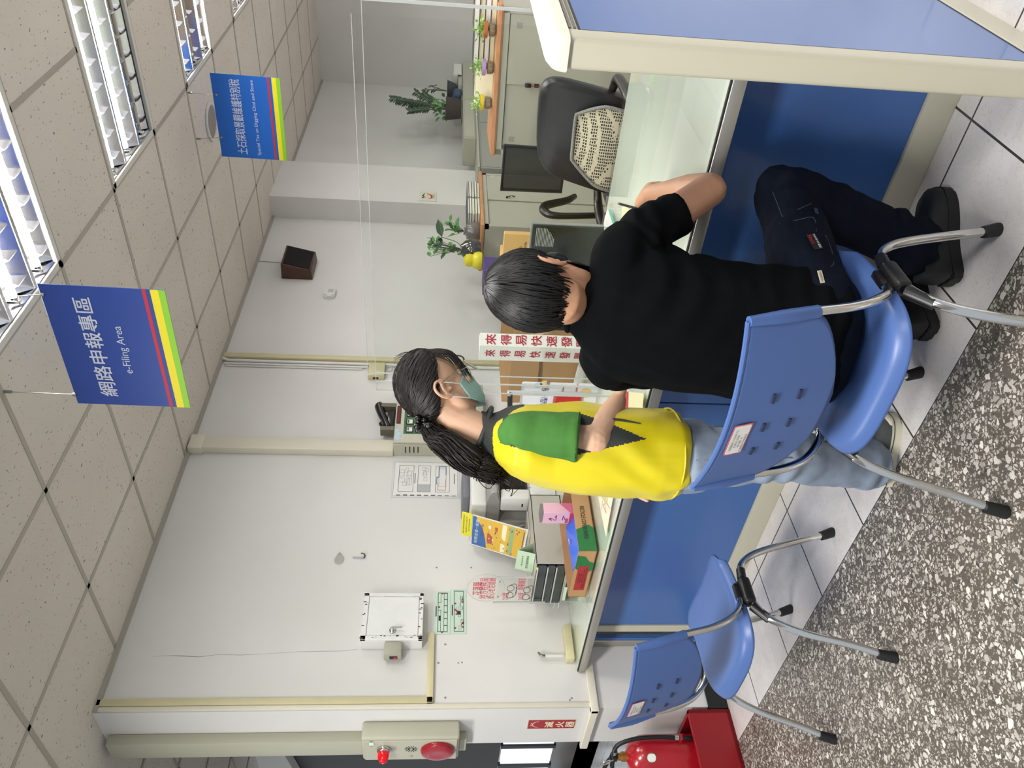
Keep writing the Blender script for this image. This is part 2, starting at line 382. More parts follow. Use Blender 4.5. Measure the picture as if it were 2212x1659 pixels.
for xx in (hp(1130, 1610).x, hp(1130, 1652).x, wl): box(bm, (xx-0.03, HY-0.02, zE-0.02), (xx+0.03, HY+0.02, zD_+0.02), mi=1)
struct('window_1', bm, [M_SKYP, mat('window_black', '#101012', 0.4)], smooth=0)
bm = BM(); box(bm, (-9, HY-0.35, 0), (-4.2, HY+0.1, zF-0.02), mi=0); box(bm, (-4.6, HY-0.2, zF-0.02), (-4.12, HY+0.1, zF+0.12), mi=1); struct('trim_4', bm, [mat('stair_black', '#141415', 0.5), mat('stair_grey', '#5d5a57', 0.5)], smooth=0)
# ================================================================ luminaires, signs and fittings on the ceiling
M_ALU = mat('brushed_reflector', '#e4e5ea', 0.22, 1.0)
M_LAMPW = mat('white_enamel', '#d6d4ce', 0.4)
M_TUBE = mat('lit_tube', '#fffdf6', 0.4, emit=TUBE_POWER)
M_TUBEOFF = mat('unlit_tube', '#b9b6ae', 0.35)
M_BLK = mat('black_plastic', '#141415', 0.38)
M_CHROME = mat('chrome', '#d4d4d2', 0.12, 1.0)
FW, FH = 1.30, GDY
def make_fixture(x, y, label, lit=(1, 1, 0)):
    """hangs in its ceiling opening; x, y is the centre"""
    t = thing('ceiling_light', label, 'ceiling light', (x, y, CZ), 0, 'recessed fluorescent lights')
    bm = BM(); e = 0.03
    for lo, hi in (((-FW/2, -FH/2), (FW/2, -FH/2+e)), ((-FW/2, FH/2-e), (FW/2, FH/2)), ((-FW/2, -FH/2), (-FW/2+e, FH/2)), ((FW/2-e, -FH/2), (FW/2, FH/2))):
        box(bm, (*lo, -0.006), (*hi, 0.012), 0.002, 1)
    box(bm, (-FW/2, -FH/2, 0.105), (FW/2, FH/2, 0.115)); box(bm, (-FW/2, -FH/2, 0.0), (-FW/2+0.01, FH/2, 0.11)); box(bm, (FW/2-0.01, -FH/2, 0), (FW/2, FH/2, 0.11))
    box(bm, (-FW/2, -FH/2, 0), (FW/2, -FH/2+0.01, 0.11)); box(bm, (-FW/2, FH/2-0.01, 0), (FW/2, FH/2, 0.11))
    obj('housing', bm, M_LAMPW, t, world=False)
    yc = [-0.2195, 0.0, 0.2195]; hw = 0.1
    bm = BM(); L = FW/2-0.035
    for c in yc:
        sheet(bm, lambda u, v: (-L+2*L*u, c+hw*(2*v-1), 0.095-0.09*abs(2*v-1)**1.7), 1, 14)
        for s in (-1, 1): quad(bm, (s*L, c-hw, 0.004), (s*L, c+hw, 0.004), (s*(L+0.02), c+hw, 0.1), (s*(L+0.02), c-hw, 0.1))
    for c in (-0.1097, 0.1097): box(bm, (-L, c-0.0097, 0.002), (L, c+0.0097, 0.008))
    obj('reflector', bm, M_ALU, t, world=False, recalc=False)
    for c in yc:
        bm = BM(); nb = 11
        for k in range(nb):
            bx = -0.55+1.1*k/(nb-1)
            for s in (-1, 1):      # short V-shaped vanes on either side of the tube
                for e in (-1, 1): sheet(bm, lambda u, v: (bx+s*(0.002+0.020*v**1.3)*(0.5+0.5*u), c+e*(0.020+(hw-0.026)*u), 0.012+0.030*u*0+0.055*v*(0.35+0.65*u)), 4, 3)
        for e in (-1, 1): box(bm, (-L, c+e*(hw-0.007), 0.040), (L, c+e*(hw-0.005), 0.050))
        for k in range(nb): bx = -0.55+1.1*k/(nb-1); box(bm, (bx-0.001, c-hw+0.006, 0.046), (bx+0.001, c+hw-0.006, 0.05))
        obj('louver', bm, M_ALU, t, world=False, recalc=False)
    for i, c in enumerate(yc):
        bm = BM(); cyl(bm, (-0.585, c, 0.034), (0.585, c, 0.034), 0.0135, n=14)
        tb = obj('lamp_tube', bm, M_TUBE if lit[i] else M_TUBEOFF, t, world=False, label='lit white tube' if lit[i] else 'unlit grey tube')
        for s in (-1, 1):
            bm = BM(); cyl(bm, (s*0.585, c, 0.034), (s*0.603, c, 0.034), 0.0137, n=14); box(bm, (s*0.603-0.008, c-0.016, 0.01), (s*0.603+0.008, c+0.016, 0.07), 0.003, 1)
            obj('lamp_holder', bm, M_CHROME, tb, world=False)
    return t
FLAB = ['ceiling light nearest the camera, beside the e-Filing sign, with glaring tubes', 'long ceiling light second from the camera, its far tube unlit',
        'ceiling light third from the camera, above the blue tax sign', 'farthest ceiling light, small at the edge of the ceiling']
for (c, r), lb, lit in zip(FIX, FLAB, ((1, 1, 1), (1, 1, 0), (1, 0, 1), (1, 1, 1))):
    make_fixture(GX0+GDX*c+GDX, GY0+GDY*(r+0.5), lb, lit)
# round air outlet
t = thing('ceiling_outlet', 'round grey outlet set flush in a ceiling tile behind the tax sign', 'ceiling outlet', (-2.25, 5.245, CZ))
bm = BM(); lathe(bm, [(0.125, -0.002), (0.125, -0.012), (0.108, -0.014), (0.104, -0.004), (0.104, 0.0)], 36); obj('rim', bm, M_LAMPW, t, world=False)
bm = BM(); lathe(bm, [(0.104, -0.001), (0.104, -0.006), (0.0, -0.010)], 36); obj('grille', bm, mat('grey_mesh', '#8d8981', 0.7, noise=0.1, scale=200), t, world=False)
# hanging signs
M_SIGNB = mat('sign_blue', '#27479b', 0.35, noise=0.03, scale=3); M_SIGNB2 = mat('sign_blue_bright', '#0d62c4', 0.35)
M_RED = mat('stripe_red', '#c22a3c', 0.4); M_YEL = mat('stripe_yellow', '#f2e21c', 0.4); M_GRN = mat('stripe_green', '#8fcf2a', 0.4); M_WHT = mat('letter_white', '#ccd2e4', 0.45)
M_WIRE = mat('steel_wire', '#9a9a98', 0.35, 0.8)
def hang_sign(name, label, TL, TR, BR, BL, blue, lines, wires, clips=0.16):
    TL, TR, BR, BL = (Vector(p) for p in (TL, TR, BR, BL))
    base = (BL+BR)/2; t = thing(name, label, 'sign', base)
    X = ((TR-TL)+(BR-BL)).normalized(); Y = ((TL-BL)+(TR-BR)).normalized(); W = ((TR-TL).length+(BR-BL).length)/2; H = ((TL-BL).length+(TR-BR).length)/2
    C = (TL+TR+BR+BL)/4; A = axes(C, X, Y)
    bm = BM(); box(bm, (-W/2, -H/2, -0.003), (W/2, H/2, 0.0), 0.001, 1, M=A)
    def band(v0, v1, mi):
        quad(bm, *[A @ Vector((x*W/2, -H/2+v*H, 0.0006)) for x, v in ((-1, v0), (1, v0), (1, v1), (-1, v1))], mi=mi)
    band(0.0, 0.055, 3); band(0.055, 0.12, 2); band(0.155, 0.185, 1)
    obj('panel', bm, [blue, M_RED, M_YEL, M_GRN], t)
    its = [dict(s=s, o=A @ Vector((cx*W, cy*H, 0)), x=X, y=Y, w=w*W, h=h*H, bold=bo, depth=0.0012, sp=sp) for s, cx, cy, w, h, bo, sp in lines]
    for it in its: lettering([it], t, M_WHT)
    for a, b_ in wires:
        bm = BM(); tube(bm, [a, b_], 0.0016, 6); cyl(bm, Vector(a)-Vector((0, 0, 0.03)), a, 0.006, n=8); cyl(bm, b_, Vector(b_)-Y*0.012, 0.007, n=10); obj('hanger_wire', bm, M_WIRE, t)
    return t
sy = 2.235
P1 = [at(168, 872, y=sy), at(80, 613, y=sy), at(355, 627, y=sy), at(412, 880, y=sy)]
hang_sign('hanging_sign', 'blue hanging sign nearest the camera, lettered e-Filing Area with striped foot', P1[0], P1[1], P1[2], P1[3], M_SIGNB,
          [('網路申報專區', 0.0, 0.19, 0.83, 0.15, 0.012, 1.0), ('e-Filing Area', 0.0, -0.045, 0.40, 0.088, 0.0, 1.0)],
          [((-2.017, sy, CZ), at(158, 852, y=sy)), ((-1.62, sy, CZ), at(88, 636, y=sy))])
sy = 4.88
P2 = [at(480, 337, y=sy), at(452, 157, y=sy), at(604, 169, y=sy), at(620, 348, y=sy)]
hang_sign('hanging_sign', 'bright blue hanging sign farther back, lettered Special Tax on Digging Clod and Stone', P2[0], P2[1], P2[2], P2[3], M_SIGNB2,
          [('土石採取景觀維護特別稅', 0.0, 0.17, 0.9, 0.155, 0.008, 1.0), ('Special Tax on Digging Clod and Stone', 0.0, -0.09, 0.9, 0.062, 0.004, 1.05)],
          [((-1.92, sy, CZ), at(466, 205, y=sy)), ((-2.211, sy, CZ), at(478, 297, y=sy))])
# ================================================================ fittings on the left wall (plane x = WX, read along +y) and on its near end (plane y = WE)
EY, EZ, EX = Vector((0, 1, 0)), Vector((0, 0, 1)), Vector((1, 0, 0))
M_BEIGE = mat('beige_plastic', '#cfc79f', 0.45, noise=0.04, scale=5); M_IVORY = mat('ivory_plastic', '#dcd7c6', 0.4); M_GREYP = mat('grey_green_metal', '#a7a594', 0.42, noise=0.03, scale=6)
M_PANEL = mat('panel_enamel', '#b9b7a4', 0.4); M_PAPER = mat('paper_white', '#e4e4e0', 0.7); M_INK = mat('ink_black', '#2a2a2c', 0.6); M_DKGREY = mat('dark_grey_plastic', '#3b3b3d', 0.4)
M_INKRED = mat('ink_red', '#b5303c', 0.6); M_INKBLUE = mat('ink_blue', '#2c6f9e', 0.6); M_INKPINK = mat('ink_pink', '#d98a98', 0.6); M_MINT = mat('paper_mint', '#c6dccb', 0.6); M_LGREY = mat('light_grey', '#b4b6b5', 0.6)
M_CHIP = mat('chipped_white_enamel', '#e3e4e1', 0.4, noise=0.03, scale=10)
def trunk(name, label, path, wd, dp, nrm, m, group=None, cat='cable trunking'):
    """square cable trunking along a wall path"""
    bm = BM(); nrm = Vector(nrm)
    for a, b in zip(path[:-1], path[1:]):
        a, b = Vector(a), Vector(b); d = (b-a); L = d.length; A = axes(a, d, d.normalized().cross(nrm) if True else 0)
        z = A.to_3x3() @ Vector((0, 0, 1)); s = 1 if z.dot(nrm) > 0 else -1
        box(bm, (-wd/2, -wd/2, 0), (L+wd/2, wd/2, s*dp), 0.004, 2, M=A)
    return one(name, bm, m, label, cat, group)
trunk('cable_trunking', 'yellowed trunking down the wall corner that turns along below the breaker box', [(WX, 1.932, CZ-0.02), (WX, 1.932, 1.497), (WX, 2.285, 1.497)], 0.034, 0.022, EX, M_BEIGE)
trunk('cable_trunking', 'slim white trunking along the full height of the near wall corner', [(WX, 1.903, CZ-0.02), (WX, 1.903, 0.69)], 0.022, 0.016, EX, M_IVORY)
trunk('cable_trunking', 'ivory trunking at desk height that wraps the near end of the wall', [(WX, 2.10, 0.685), (WX, 1.88, 0.685)], 0.04, 0.03, EX, M_IVORY)
bm = BM(); box(bm, (-4.10, WE-0.03, 0.665), (WX+0.028, WE, 0.705), 0.004, 1); one('cable_trunking', bm, M_IVORY, 'short ivory trunking across the wall end above the fire extinguisher', 'cable trunking')
bm = BM(); box(bm, (-4.075, WE-0.055, 1.824), (-3.93, WE, CZ-0.02), 0.006, 2); box(bm, (-4.066, WE-0.045, 1.305), (-3.945, WE, 1.343), 0.004, 1); one('cable_trunking', bm, M_PANEL, 'wide beige metal trunking from the ceiling down to the fire alarm box', 'cable trunking')
bm = BM(); box(bm, (WX, 3.588, 1.775), (WX+0.055, 3.69, CZ-0.025), 0.008, 2); box(bm, (WX, 3.575, CZ-0.10), (WX+0.062, 3.70, CZ-0.01), 0.01, 2)
one('cable_trunking', bm, M_IVORY, 'broad cream trunking from the ceiling down to the fire control panel', 'cable trunking')
bm = BM(); box(bm, (WX, 4.535, 1.0), (WX+0.03, 4.58, CZ-0.02), 0.006, 2); one('cable_trunking', bm, M_BEIGE, 'cream vertical trunking farthest along the wall, above the junction box', 'cable trunking')
bm = BM(); tube(bm, [(WX+0.014, 4.506, 1.0), (WX+0.014, 4.506, CZ-0.06), (WX+0.02, 4.52, CZ-0.02)], 0.012, 10); tube(bm, [(WX+0.011, 4.475, 2.01), (WX+0.011, 4.475, CZ-0.04)], 0.009, 10); tube(bm, [(WX+0.008, 4.455, 2.05), (WX+0.008, 4.455, CZ-0.05)], 0.006, 8)
one('conduit_bundle', bm, mat('white_conduit', '#dcdbd6', 0.35), 'bundle of white conduits beside the farthest cream trunking', 'conduit')
# junction box with its grey cable
t = thing('junction_box', 'cream junction box under the conduit bundle with a looped grey cable', 'junction box', (WX, 4.41, 1.885))
bm = BM(); box(bm, (WX, 4.345, 1.885), (WX+0.05, 4.49, 2.0), 0.006, 2); obj('case', bm, M_BEIGE, t)
bm = BM(); box(bm, (WX+0.012, 4.3435, 1.925), (WX+0.03, 4.346, 1.965)); obj('indicator', bm, M_BLK, t)
bm = BM(); tube(bm, [(WX+0.02, 4.47, 1.885), (WX+0.03, 4.47, 1.85), (WX+0.03, 4.44, 1.83), (WX+0.03, 4.41, 1.85), (WX+0.02, 4.40, 1.885)], 0.005, 8, sub=4); obj('cable', bm, M_LGREY, t)
# fire control panel
t = thing('fire_control_panel', 'grey fire control panel behind the standing person with green key field', 'control panel', (WX, 3.9, 1.0))
XF = -3.597
PZ = at(1046, 890, x=XF).z
bm = BM(); box(bm, (WX, 3.601, PZ), (XF-0.02, 4.19, 1.775), 0.004, 1); box(bm, (XF-0.018, 3.603, PZ+0.004), (XF, 4.188, 1.772), 0.006, 2); obj('cabinet', bm, M_PANEL, t)
def pr(px, py, x=XF): return at(px, py, x=x)
bm = BM()
for k in range(4):
    p = at(876+9*k, 970, y=3.6); box(bm, (p.x-0.035, 3.5985, p.z-0.004), (p.x+0.02, 3.602, p.z+0.004), 0.001, 1)
obj('vent_louver', bm, M_DKGREY, t)
a, b = pr(871, 937), pr(935, 862); bm = BM(); box(bm, (XF, a.y, 1.50), (XF+0.002, a.y+0.40, a.z)); obj('key_field', bm, mat('panel_green', '#3f6b40', 0.45), t)
M_KEY = mat('key_white', '#dfe0dc', 0.4)
for c in range(5):
    for r_ in range(2):
        cy, cz = a.y+0.035+c*0.074, a.z-0.038-r_*0.062
        bm = BM(); box(bm, (XF+0.002, cy-0.026, cz-0.024), (XF+0.006, cy+0.026, cz+0.024), 0.002, 1); k = obj('key', bm, M_BLK, t)
        bm = BM(); box(bm, (XF+0.006, cy-0.019, cz-0.019), (XF+0.009, cy+0.019, cz+0.017), 0.002, 1); box(bm, (XF+0.009, cy-0.014, cz+0.004), (XF+0.0095, cy+0.014, cz+0.013), mi=1); obj('key_cap', bm, [M_KEY, M_DKGREY], k)
p = pr(862, 896); bm = BM(); box(bm, (XF, p.y-0.085, p.z-0.014), (XF+0.003, p.y+0.085, p.z+0.014)); obj('display', bm, mat('display_red', '#3a0f12', 0.3), t)
lettering([dict(s='88888888', o=Vector((XF+0.003, p.y, p.z)), x=EY, y=EZ, w=0.15, h=0.016)], t, mat('led_red', '#8a2327', 0.4), name='digits')
p = pr(860, 938); bm = BM(); quad(bm, (XF+0.001, p.y-0.05, p.z-0.022), (XF+0.001, p.y+0.05, p.z-0.022), (XF+0.001, p.y+0.05, p.z+0.022), (XF+0.001, p.y-0.05, p.z+0.022)); obj('sticker', bm, mat('sticker_pale_blue', '#b9cdd6', 0.5, noise=0.2, scale=90), t)
p = pr(865, 858); bm = BM(); quad(bm, (XF+0.001, p.y-0.03, p.z-0.02), (XF+0.001, p.y+0.03, p.z-0.02), (XF+0.001, p.y+0.03, p.z+0.02), (XF+0.001, p.y-0.03, p.z+0.02)); obj('sticker', bm, M_PAPER, t)
p = pr(929, 935); bm = BM(); box(bm, (XF, p.y-0.06, p.z-0.03), (XF+0.004, p.y+0.10, p.z+0.03)); obj('key_plate', bm, M_DKGREY, t)
t2 = thing('broadcast_panel', 'pale wall panel with a dark window beside the fire control panel', 'control panel', (WX, 4.33, 1.2))
bm = BM(); box(bm, (WX, 4.21, 1.46), (XF-0.0, 4.475, 1.76), 0.006, 2); obj('cabinet', bm, mat('pale_enamel', '#d5d5ca', 0.4), t2)
bm = BM(); box(bm, (XF, 4.245, 1.50), (XF+0.002, 4.45, 1.73), 0.004, 1); obj('window', bm, mat('smoked_window', '#4c4d4e', 0.2), t2)
# handset on its bracket above the panel
t = thing('handset', 'black handset resting in a metal bracket on top of the control panel', 'telephone', (XF-0.06, 3.95, 1.775))
def hq(px, py, dx=-0.06): return at(px, py, x=XF+dx)
for py in (931, 881):
    p = hq(845, py); bm = BM(); box(bm, (p.x-0.03, p.y-0.018, 1.777), (p.x+0.03, p.y+0.018, p.z+0.07), 0.003, 1); obj('bracket', bm, mat('olive_metal', '#6f6b5c', 0.45, 0.3), t)
A_, B_ = hq(818, 873), hq(838, 922)
bm = BM(); tube(bm, [hq(822, 870), hq(820, 878), hq(824, 893), hq(830, 906), hq(834, 917), hq(838, 926)], [0.012, 0.034, 0.028, 0.024, 0.028, 0.03], 14, sub=4); tube(bm, [hq(834, 917), hq(826, 917), hq(822, 914)], [0.02, 0.02, 0.014], 12, sub=3); box(bm, Vector((XF-0.085, hq(846, 926).y, 1.777)), Vector((XF-0.04, hq(846, 890).y, 1.83)), 0.01, 2)
obj('receiver', bm, mat('black_gloss', '#0e0e10', 0.22), t)
# floor plan notice in its clear sleeve
y0, y1, z0, z1 = 3.243, 3.548, 1.345, 1.772; W_, H_ = y1-y0, z1-z0
t = thing('plan_notice', 'large white floor plan notice with blue and pink outlines', 'notice', (WX, (y0+y1)/2, z0))
bm = BM(); box(bm, (WX+0.001, y0, z0), (WX+0.003, y1, z1), mi=0); obj('sleeve', bm, mat('clear_sleeve', '#d3d5d2', 0.2), t)
def onw(u, v, d=0.004): return Vector((WX+d, y0+W_*u, z0+H_*v))
def wrect(bm, u0, v0, u1, v1, mi=0, d=0.004): quad(bm, onw(u0, v0, d), onw(u1, v0, d), onw(u1, v1, d), onw(u0, v1, d), mi)
def wframe(bm, u0, v0, u1, v1, t_=0.006, mi=0, d=0.005):
    for r in ((u0, v0, u1, v0+t_), (u0, v1-t_, u1, v1), (u0, v0, u0+t_*1.3, v1), (u1-t_*1.3, v0, u1, v1)): wrect(bm, *r, mi=mi, d=d)
bm = BM(); wrect(bm, 0.02, 0.02, 0.98, 0.98); obj('paper', bm, M_PAPER, t, smooth=0, recalc=False)
bm = BM(); rr = random.Random(3)
wframe(bm, 0.04, 0.03, 0.97, 0.97, 0.004)
for (a, b, c, d_) in ((0.15, 0.68, 0.88, 0.9), (0.15, 0.43, 0.88, 0.62), (0.15, 0.15, 0.88, 0.36)): wframe(bm, a, b, c, d_, 0.006)
for k in range(9): u = 0.17+rr.random()*0.6; v = 0.70+rr.random()*0.14; wframe(bm, u, v, min(u+0.06+rr.random()*0.12, 0.87), min(v+0.03+rr.random()*0.06, 0.895), 0.003)
for k in range(5): u = 0.4+rr.random()*0.35; v = 0.46+rr.random()*0.1; wframe(bm, u, v, u+0.1, v+0.05, 0.003)
wframe(bm, 0.3, 0.2, 0.8, 0.31, 0.003)
for v in (0.655, 0.075): wrect(bm, 0.38, v, 0.66, v+0.012, d=0.005)
for k in range(9): wrect(bm, 0.045, 0.06+k*0.1, 0.055+rr.random()*0.02, 0.12+k*0.1, d=0.005)
for u0_, v0_, u1_, v1_ in ((0.55, 0.305, 0.86, 0.315), (0.85, 0.2, 0.86, 0.315), (0.62, 0.2, 0.86, 0.21), (0.55, 0.305, 0.57, 0.345), (0.36, 0.335, 0.56, 0.345)): wrect(bm, u0_, v0_, u1_, v1_, 1, 0.006)
for u0_, v0_, u1_, v1_ in ((0.2, 0.21, 0.212, 0.33), (0.2, 0.21, 0.5, 0.218), (0.2, 0.32, 0.4, 0.328)): wrect(bm, u0_, v0_, u1_, v1_, 2, 0.006)
wrect(bm, 0.15, 0.43, 0.36, 0.62, 3, 0.0045)
for s, v in (('1F', 0.9), ): pass
obj('plan_drawing', bm, [mat('ink_grey', '#6d6d6c', 0.6), M_INKBLUE, M_INKPINK, M_LGREY], t, smooth=0, recalc=False)
# two green evacuation plans
def evac(name, label, yy0, yy1, zz0, zz1, seed, rooms):
    t = thing(name, label, 'notice', (WX, (yy0+yy1)/2, zz0), 0, 'green evacuation plans')
    bm = BM(); box(bm, (WX+0.0005, yy0, zz0), (WX+0.0025, yy1, zz1)); obj('paper', bm, M_MINT, t, smooth=0)
    def q(bm, u0, v0, u1, v1, mi=0, d=0.0035): quad(bm, *[Vector((WX+d, lerp(yy0, yy1, u), lerp(zz0, zz1, v))) for u, v in ((u0, v0), (u1, v0), (u1, v1), (u0, v1))], mi=mi)
    def fr(bm, u0, v0, u1, v1, s=0.02):
        for r in ((u0, v0, u1, v0+s*1.5), (u0, v1-s*1.5, u1, v1), (u0, v0, u0+s*0.6, v1), (u1-s*0.6, v0, u1, v1)): q(bm, *r)
    rr = random.Random(seed); bm = BM(); fr(bm, 0.05, 0.16, 0.96, 0.78)
    if rooms:
        for k in range(6): fr(bm, 0.05+k*0.15, 0.16, 0.2+k*0.15, 0.40, 0.014)
        fr(bm, 0.05, 0.58, 0.55, 0.78, 0.014); fr(bm, 0.72, 0.58, 0.96, 0.78, 0.014); q(bm, 0.3, 0.6, 0.42, 0.72)
    else:
        for k in range(12): u, v = 0.08+rr.random()*0.75, 0.2+rr.random()*0.4; q(bm, u, v, u+0.02+rr.random()*0.06, v+0.025)
        for k in range(7): u, v = 0.08+rr.random()*0.75, 0.2+rr.random()*0.3; fr(bm, u, v, u+0.08, v+0.16, 0.008)
        q(bm, 0.42, 0.36, 0.5, 0.58)
    obj('plan_drawing', bm, M_INK, t, smooth=0, recalc=False)
    bm = BM(); q(bm, 0.40, 0.85, 0.64, 0.92, 0); q(bm, 0.44, 0.86, 0.45, 0.91, 1); obj('title', bm, [mat('ink_navy', '#22354f', 0.6), M_MINT], t, smooth=0, recalc=False)
    bm = BM()
    for k in range(3 if rooms else 9):
        u, v = ((0.05, 0.5), (0.94, 0.5), (0.62, 0.7))[k] if rooms else (0.08+rr.random()*0.84, rr.choice((0.22, 0.7, 0.3, 0.62)))
        cyl(bm, (WX+0.0025, lerp(yy0, yy1, u), lerp(zz0, zz1, v)), (WX+0.0045, lerp(yy0, yy1, u), lerp(zz0, zz1, v)), 0.0055, n=10)
    obj('marker_dots', bm, mat('marker_red', '#9d3b40', 0.6), t, smooth=0)['kind'] = 'stuff'
evac('evacuation_plan', 'upper green evacuation plan, showing a row of rooms', 2.300, 2.567, 1.400, 1.485, 5, True)
evac('evacuation_plan', 'lower green evacuation plan with many red dots', 2.302, 2.580, 1.312, 1.398, 9, False)
# breaker box
XB = -3.63
b0, b1 = at(777, 1382, x=XB), at(916, 1281, x=XB)
t = thing('breaker_box', 'chipped white metal breaker box with a key lock on the wall', 'electrical box', (WX, (b0.y+b1.y)/2, b1.z))
bm = BM(); box(bm, (WX, b0.y, b1.z), (XB-0.012, b1.y, b0.z), 0.003, 1)
for lo, hi in (((b0.y, b1.z), (b0.y+0.025, b0.z)), ((b1.y-0.02, b1.z), (b1.y, b0.z)), ((b0.y, b1.z), (b1.y, b1.z+0.022)), ((b0.y, b0.z-0.028), (b1.y, b0.z))): box(bm, (XB-0.014, lo[0], lo[1]), (XB, hi[0], hi[1]), 0.002, 1)
obj('case', bm, M_CHIP, t)
bm = BM(); box(bm, (XB-0.013, b0.y+0.027, b1.z+0.024), (XB-0.001, b1.y-0.022, b0.z-0.03), 0.002, 1); dr = obj('door', bm, M_CHIP, t)
p = at(848, 1362, x=XB); bm = BM(); lathe(bm, [(0.017, 0), (0.017, 0.006), (0.012, 0.009), (0.012, 0.012)], 18, M=axes(p, EY, EZ)); cyl(bm, p+EX*0.01, p+EX*0.03, 0.006); box(bm, p+Vector((0.026, -0.004, -0.05)), p+Vector((0.032, 0.006, 0.002)), 0.002, 1, M=None); obj('key_lock', bm, M_CHROME, dr)
for zc in (b0.z-0.08, b1.z+0.08): bm = BM(); cyl(bm, (XB+0.002, b1.y-0.019, zc-0.028), (XB+0.002, b1.y-0.019, zc+0.028), 0.005, n=10); obj('hinge', bm, M_CHIP, dr)
bm = BM(); rr = random.Random(4)
for k in range(46):   # flaked paint along the edges
    e = rr.random(); s = 0.002+rr.random()*0.006; l = s*(1+rr.random()*2)
    if e < .3: yy, zz = b0.y+0.004+rr.random()*0.02, lerp(b1.z, b0.z, rr.random())
    elif e < .6: yy, zz = lerp(b0.y, b1.y, rr.random()), b1.z+0.004+rr.random()*0.016
    elif e < .8: yy, zz = b1.y-0.004-rr.random()*0.014, lerp(b1.z, b0.z, rr.random())
    else: yy, zz = lerp(b0.y, b1.y, rr.random()), b0.z-0.004-rr.random()*0.02
    quad(bm, (XB+0.0006, yy-s/2, zz-l/2), (XB+0.0006, yy+s/2, zz-l/3), (XB+0.0006, yy+s/3, zz+l/2), (XB+0.0006, yy-s/2, zz+l/3))
obj('paint_flakes', bm, mat('bare_steel', '#4a4742', 0.6), t, smooth=0, recalc=False)['kind'] = 'stuff'
sw0, sw1 = at(828, 1417, x=XB-0.01), at(868, 1392, x=XB-0.01)
t = thing('buzzer_switch', 'small grey box with a red rocker fixed to the side of the breaker box', 'switch', (XB-0.05, b0.y-0.04, sw1.z))
bm = BM(); box(bm, (XB-0.075, b0.y-0.075, sw1.z), (XB-0.012, b0.y-0.001, sw0.z), 0.006, 2); obj('case', bm, M_GREYP, t)
bm = BM(); box(bm, (XB-0.055, b0.y-0.078, sw1.z+0.02), (XB-0.03, b0.y-0.074, sw1.z+0.06), 0.002, 1); obj('rocker', bm, [M_BLK], t)
bm = BM(); box(bm, (XB-0.052, b0.y-0.081, sw1.z+0.022), (XB-0.033, b0.y-0.077, sw1.z+0.038), 0.002, 1); obj('rocker_face', bm, M_RED, t)
# small wall hook and half-round clear holder
p = at(775, 1205, x=WX); t = thing('wall_hook', 'small steel hook on the wall above the poster', 'hook', p)
bm = BM(); box(bm, p+Vector((0, -0.007, -0.03)), p+Vector((0.003, 0.007, 0.035)), 0.001, 1); obj('plate', bm, M_CHROME, t)
bm = BM(); tube(bm, [p+Vector((0.002, 0, -0.03)), p+Vector((0.02, 0.003, -0.035)), p+Vector((0.028, 0.008, -0.028)), p+Vector((0.028, 0.01, -0.012))], 0.004, 8, sub=4); obj('hook', bm, mat('dark_steel', '#5d5b58', 0.3, 0.9), t)
p = at(733, 1209, x=WX); bm = BM()
sheet(bm, lambda u, v: (WX+0.028*math.sin(math.pi*v)*1.0+0.001, p.y-0.035+0.07*u, p.z+(0.032*math.sqrt(max(0, 1-(2*u-1)**2)))*(2*v-1)*0.9), 14, 8)
one('clear_half_dome', bm, glass_mat('clear_plastic', '#e6e6e2', 0.05, 0.2), 'clear plastic half dome stuck on the wall above the hook', 'holder')
# wall speaker with sloping front, sensor, pictogram
L = [at(608.5, 601, x=WX), at(675, 606, x=WX)]; yl = (L[0].y+L[1].y)/2
F0, F1 = at(606, 570, y=yl), at(671.5, 585, y=yl); yr = at(619.5, 529, x=F0.x).y
t = thing('wall_speaker', 'brown wooden wall speaker with a sloping black grille', 'speaker', (WX, (yl+yr)/2, L[1].z))
def side(y, k=1.0): return [Vector((WX, y, L[0].z)), Vector((F0.x, y, F0.z)), Vector((F1.x, y, F1.z)), Vector((WX, y, L[1].z))]
bm = BM(); a = [bm.verts.new(p) for p in side(yl)]; b = [bm.verts.new(p) for p in side(yr)]
bm.faces.new(a); bm.faces.new(b[::-1])
for i in range(4): bm.faces.new((a[i], b[i], b[(i+1) % 4], a[(i+1) % 4]))
bmesh.ops.recalc_face_normals(bm, faces=bm.faces[:]); bmesh.ops.bevel(bm, geom=bm.edges[:], offset=0.004, segments=1, affect='EDGES')
obj('cabinet', bm, mat('speaker_walnut', '#4a2c1e', 0.4, noise=0.15, scale=12), t)
nf = Vector((F1.z-F0.z, 0, -(F1.x-F0.x))).normalized(); nf = nf if nf.x > 0 else -nf; up = Vector((F0.x-F1.x, 0, F0.z-F1.z)).normalized(); c = (F0+F1)/2; c.y = (yl+yr)/2
bm = BM(); box(bm, (-(yr-yl)/2+0.015, -(F0-F1).length/2+0.015, 0), ((yr-yl)/2-0.015, (F0-F1).length/2-0.015, 0.004), M=axes(c, EY, up)); g = obj('grille', bm, mat('speaker_cloth', '#060607', 0.9), t)
bm = BM(); tube(bm, [(WX+0.004, yl+0.25, CZ-0.02), (WX+0.004, yl+0.24, L[0].z)], 0.003, 6); obj('cable', bm, M_LGREY, t)
p0, p1 = at(698, 641, x=WX+0.02), at(726, 625, x=WX+0.02)
t = thing('motion_sensor', 'small white motion sensor on the wall below the speaker', 'sensor', (WX, (p0.y+p1.y)/2, p1.z))
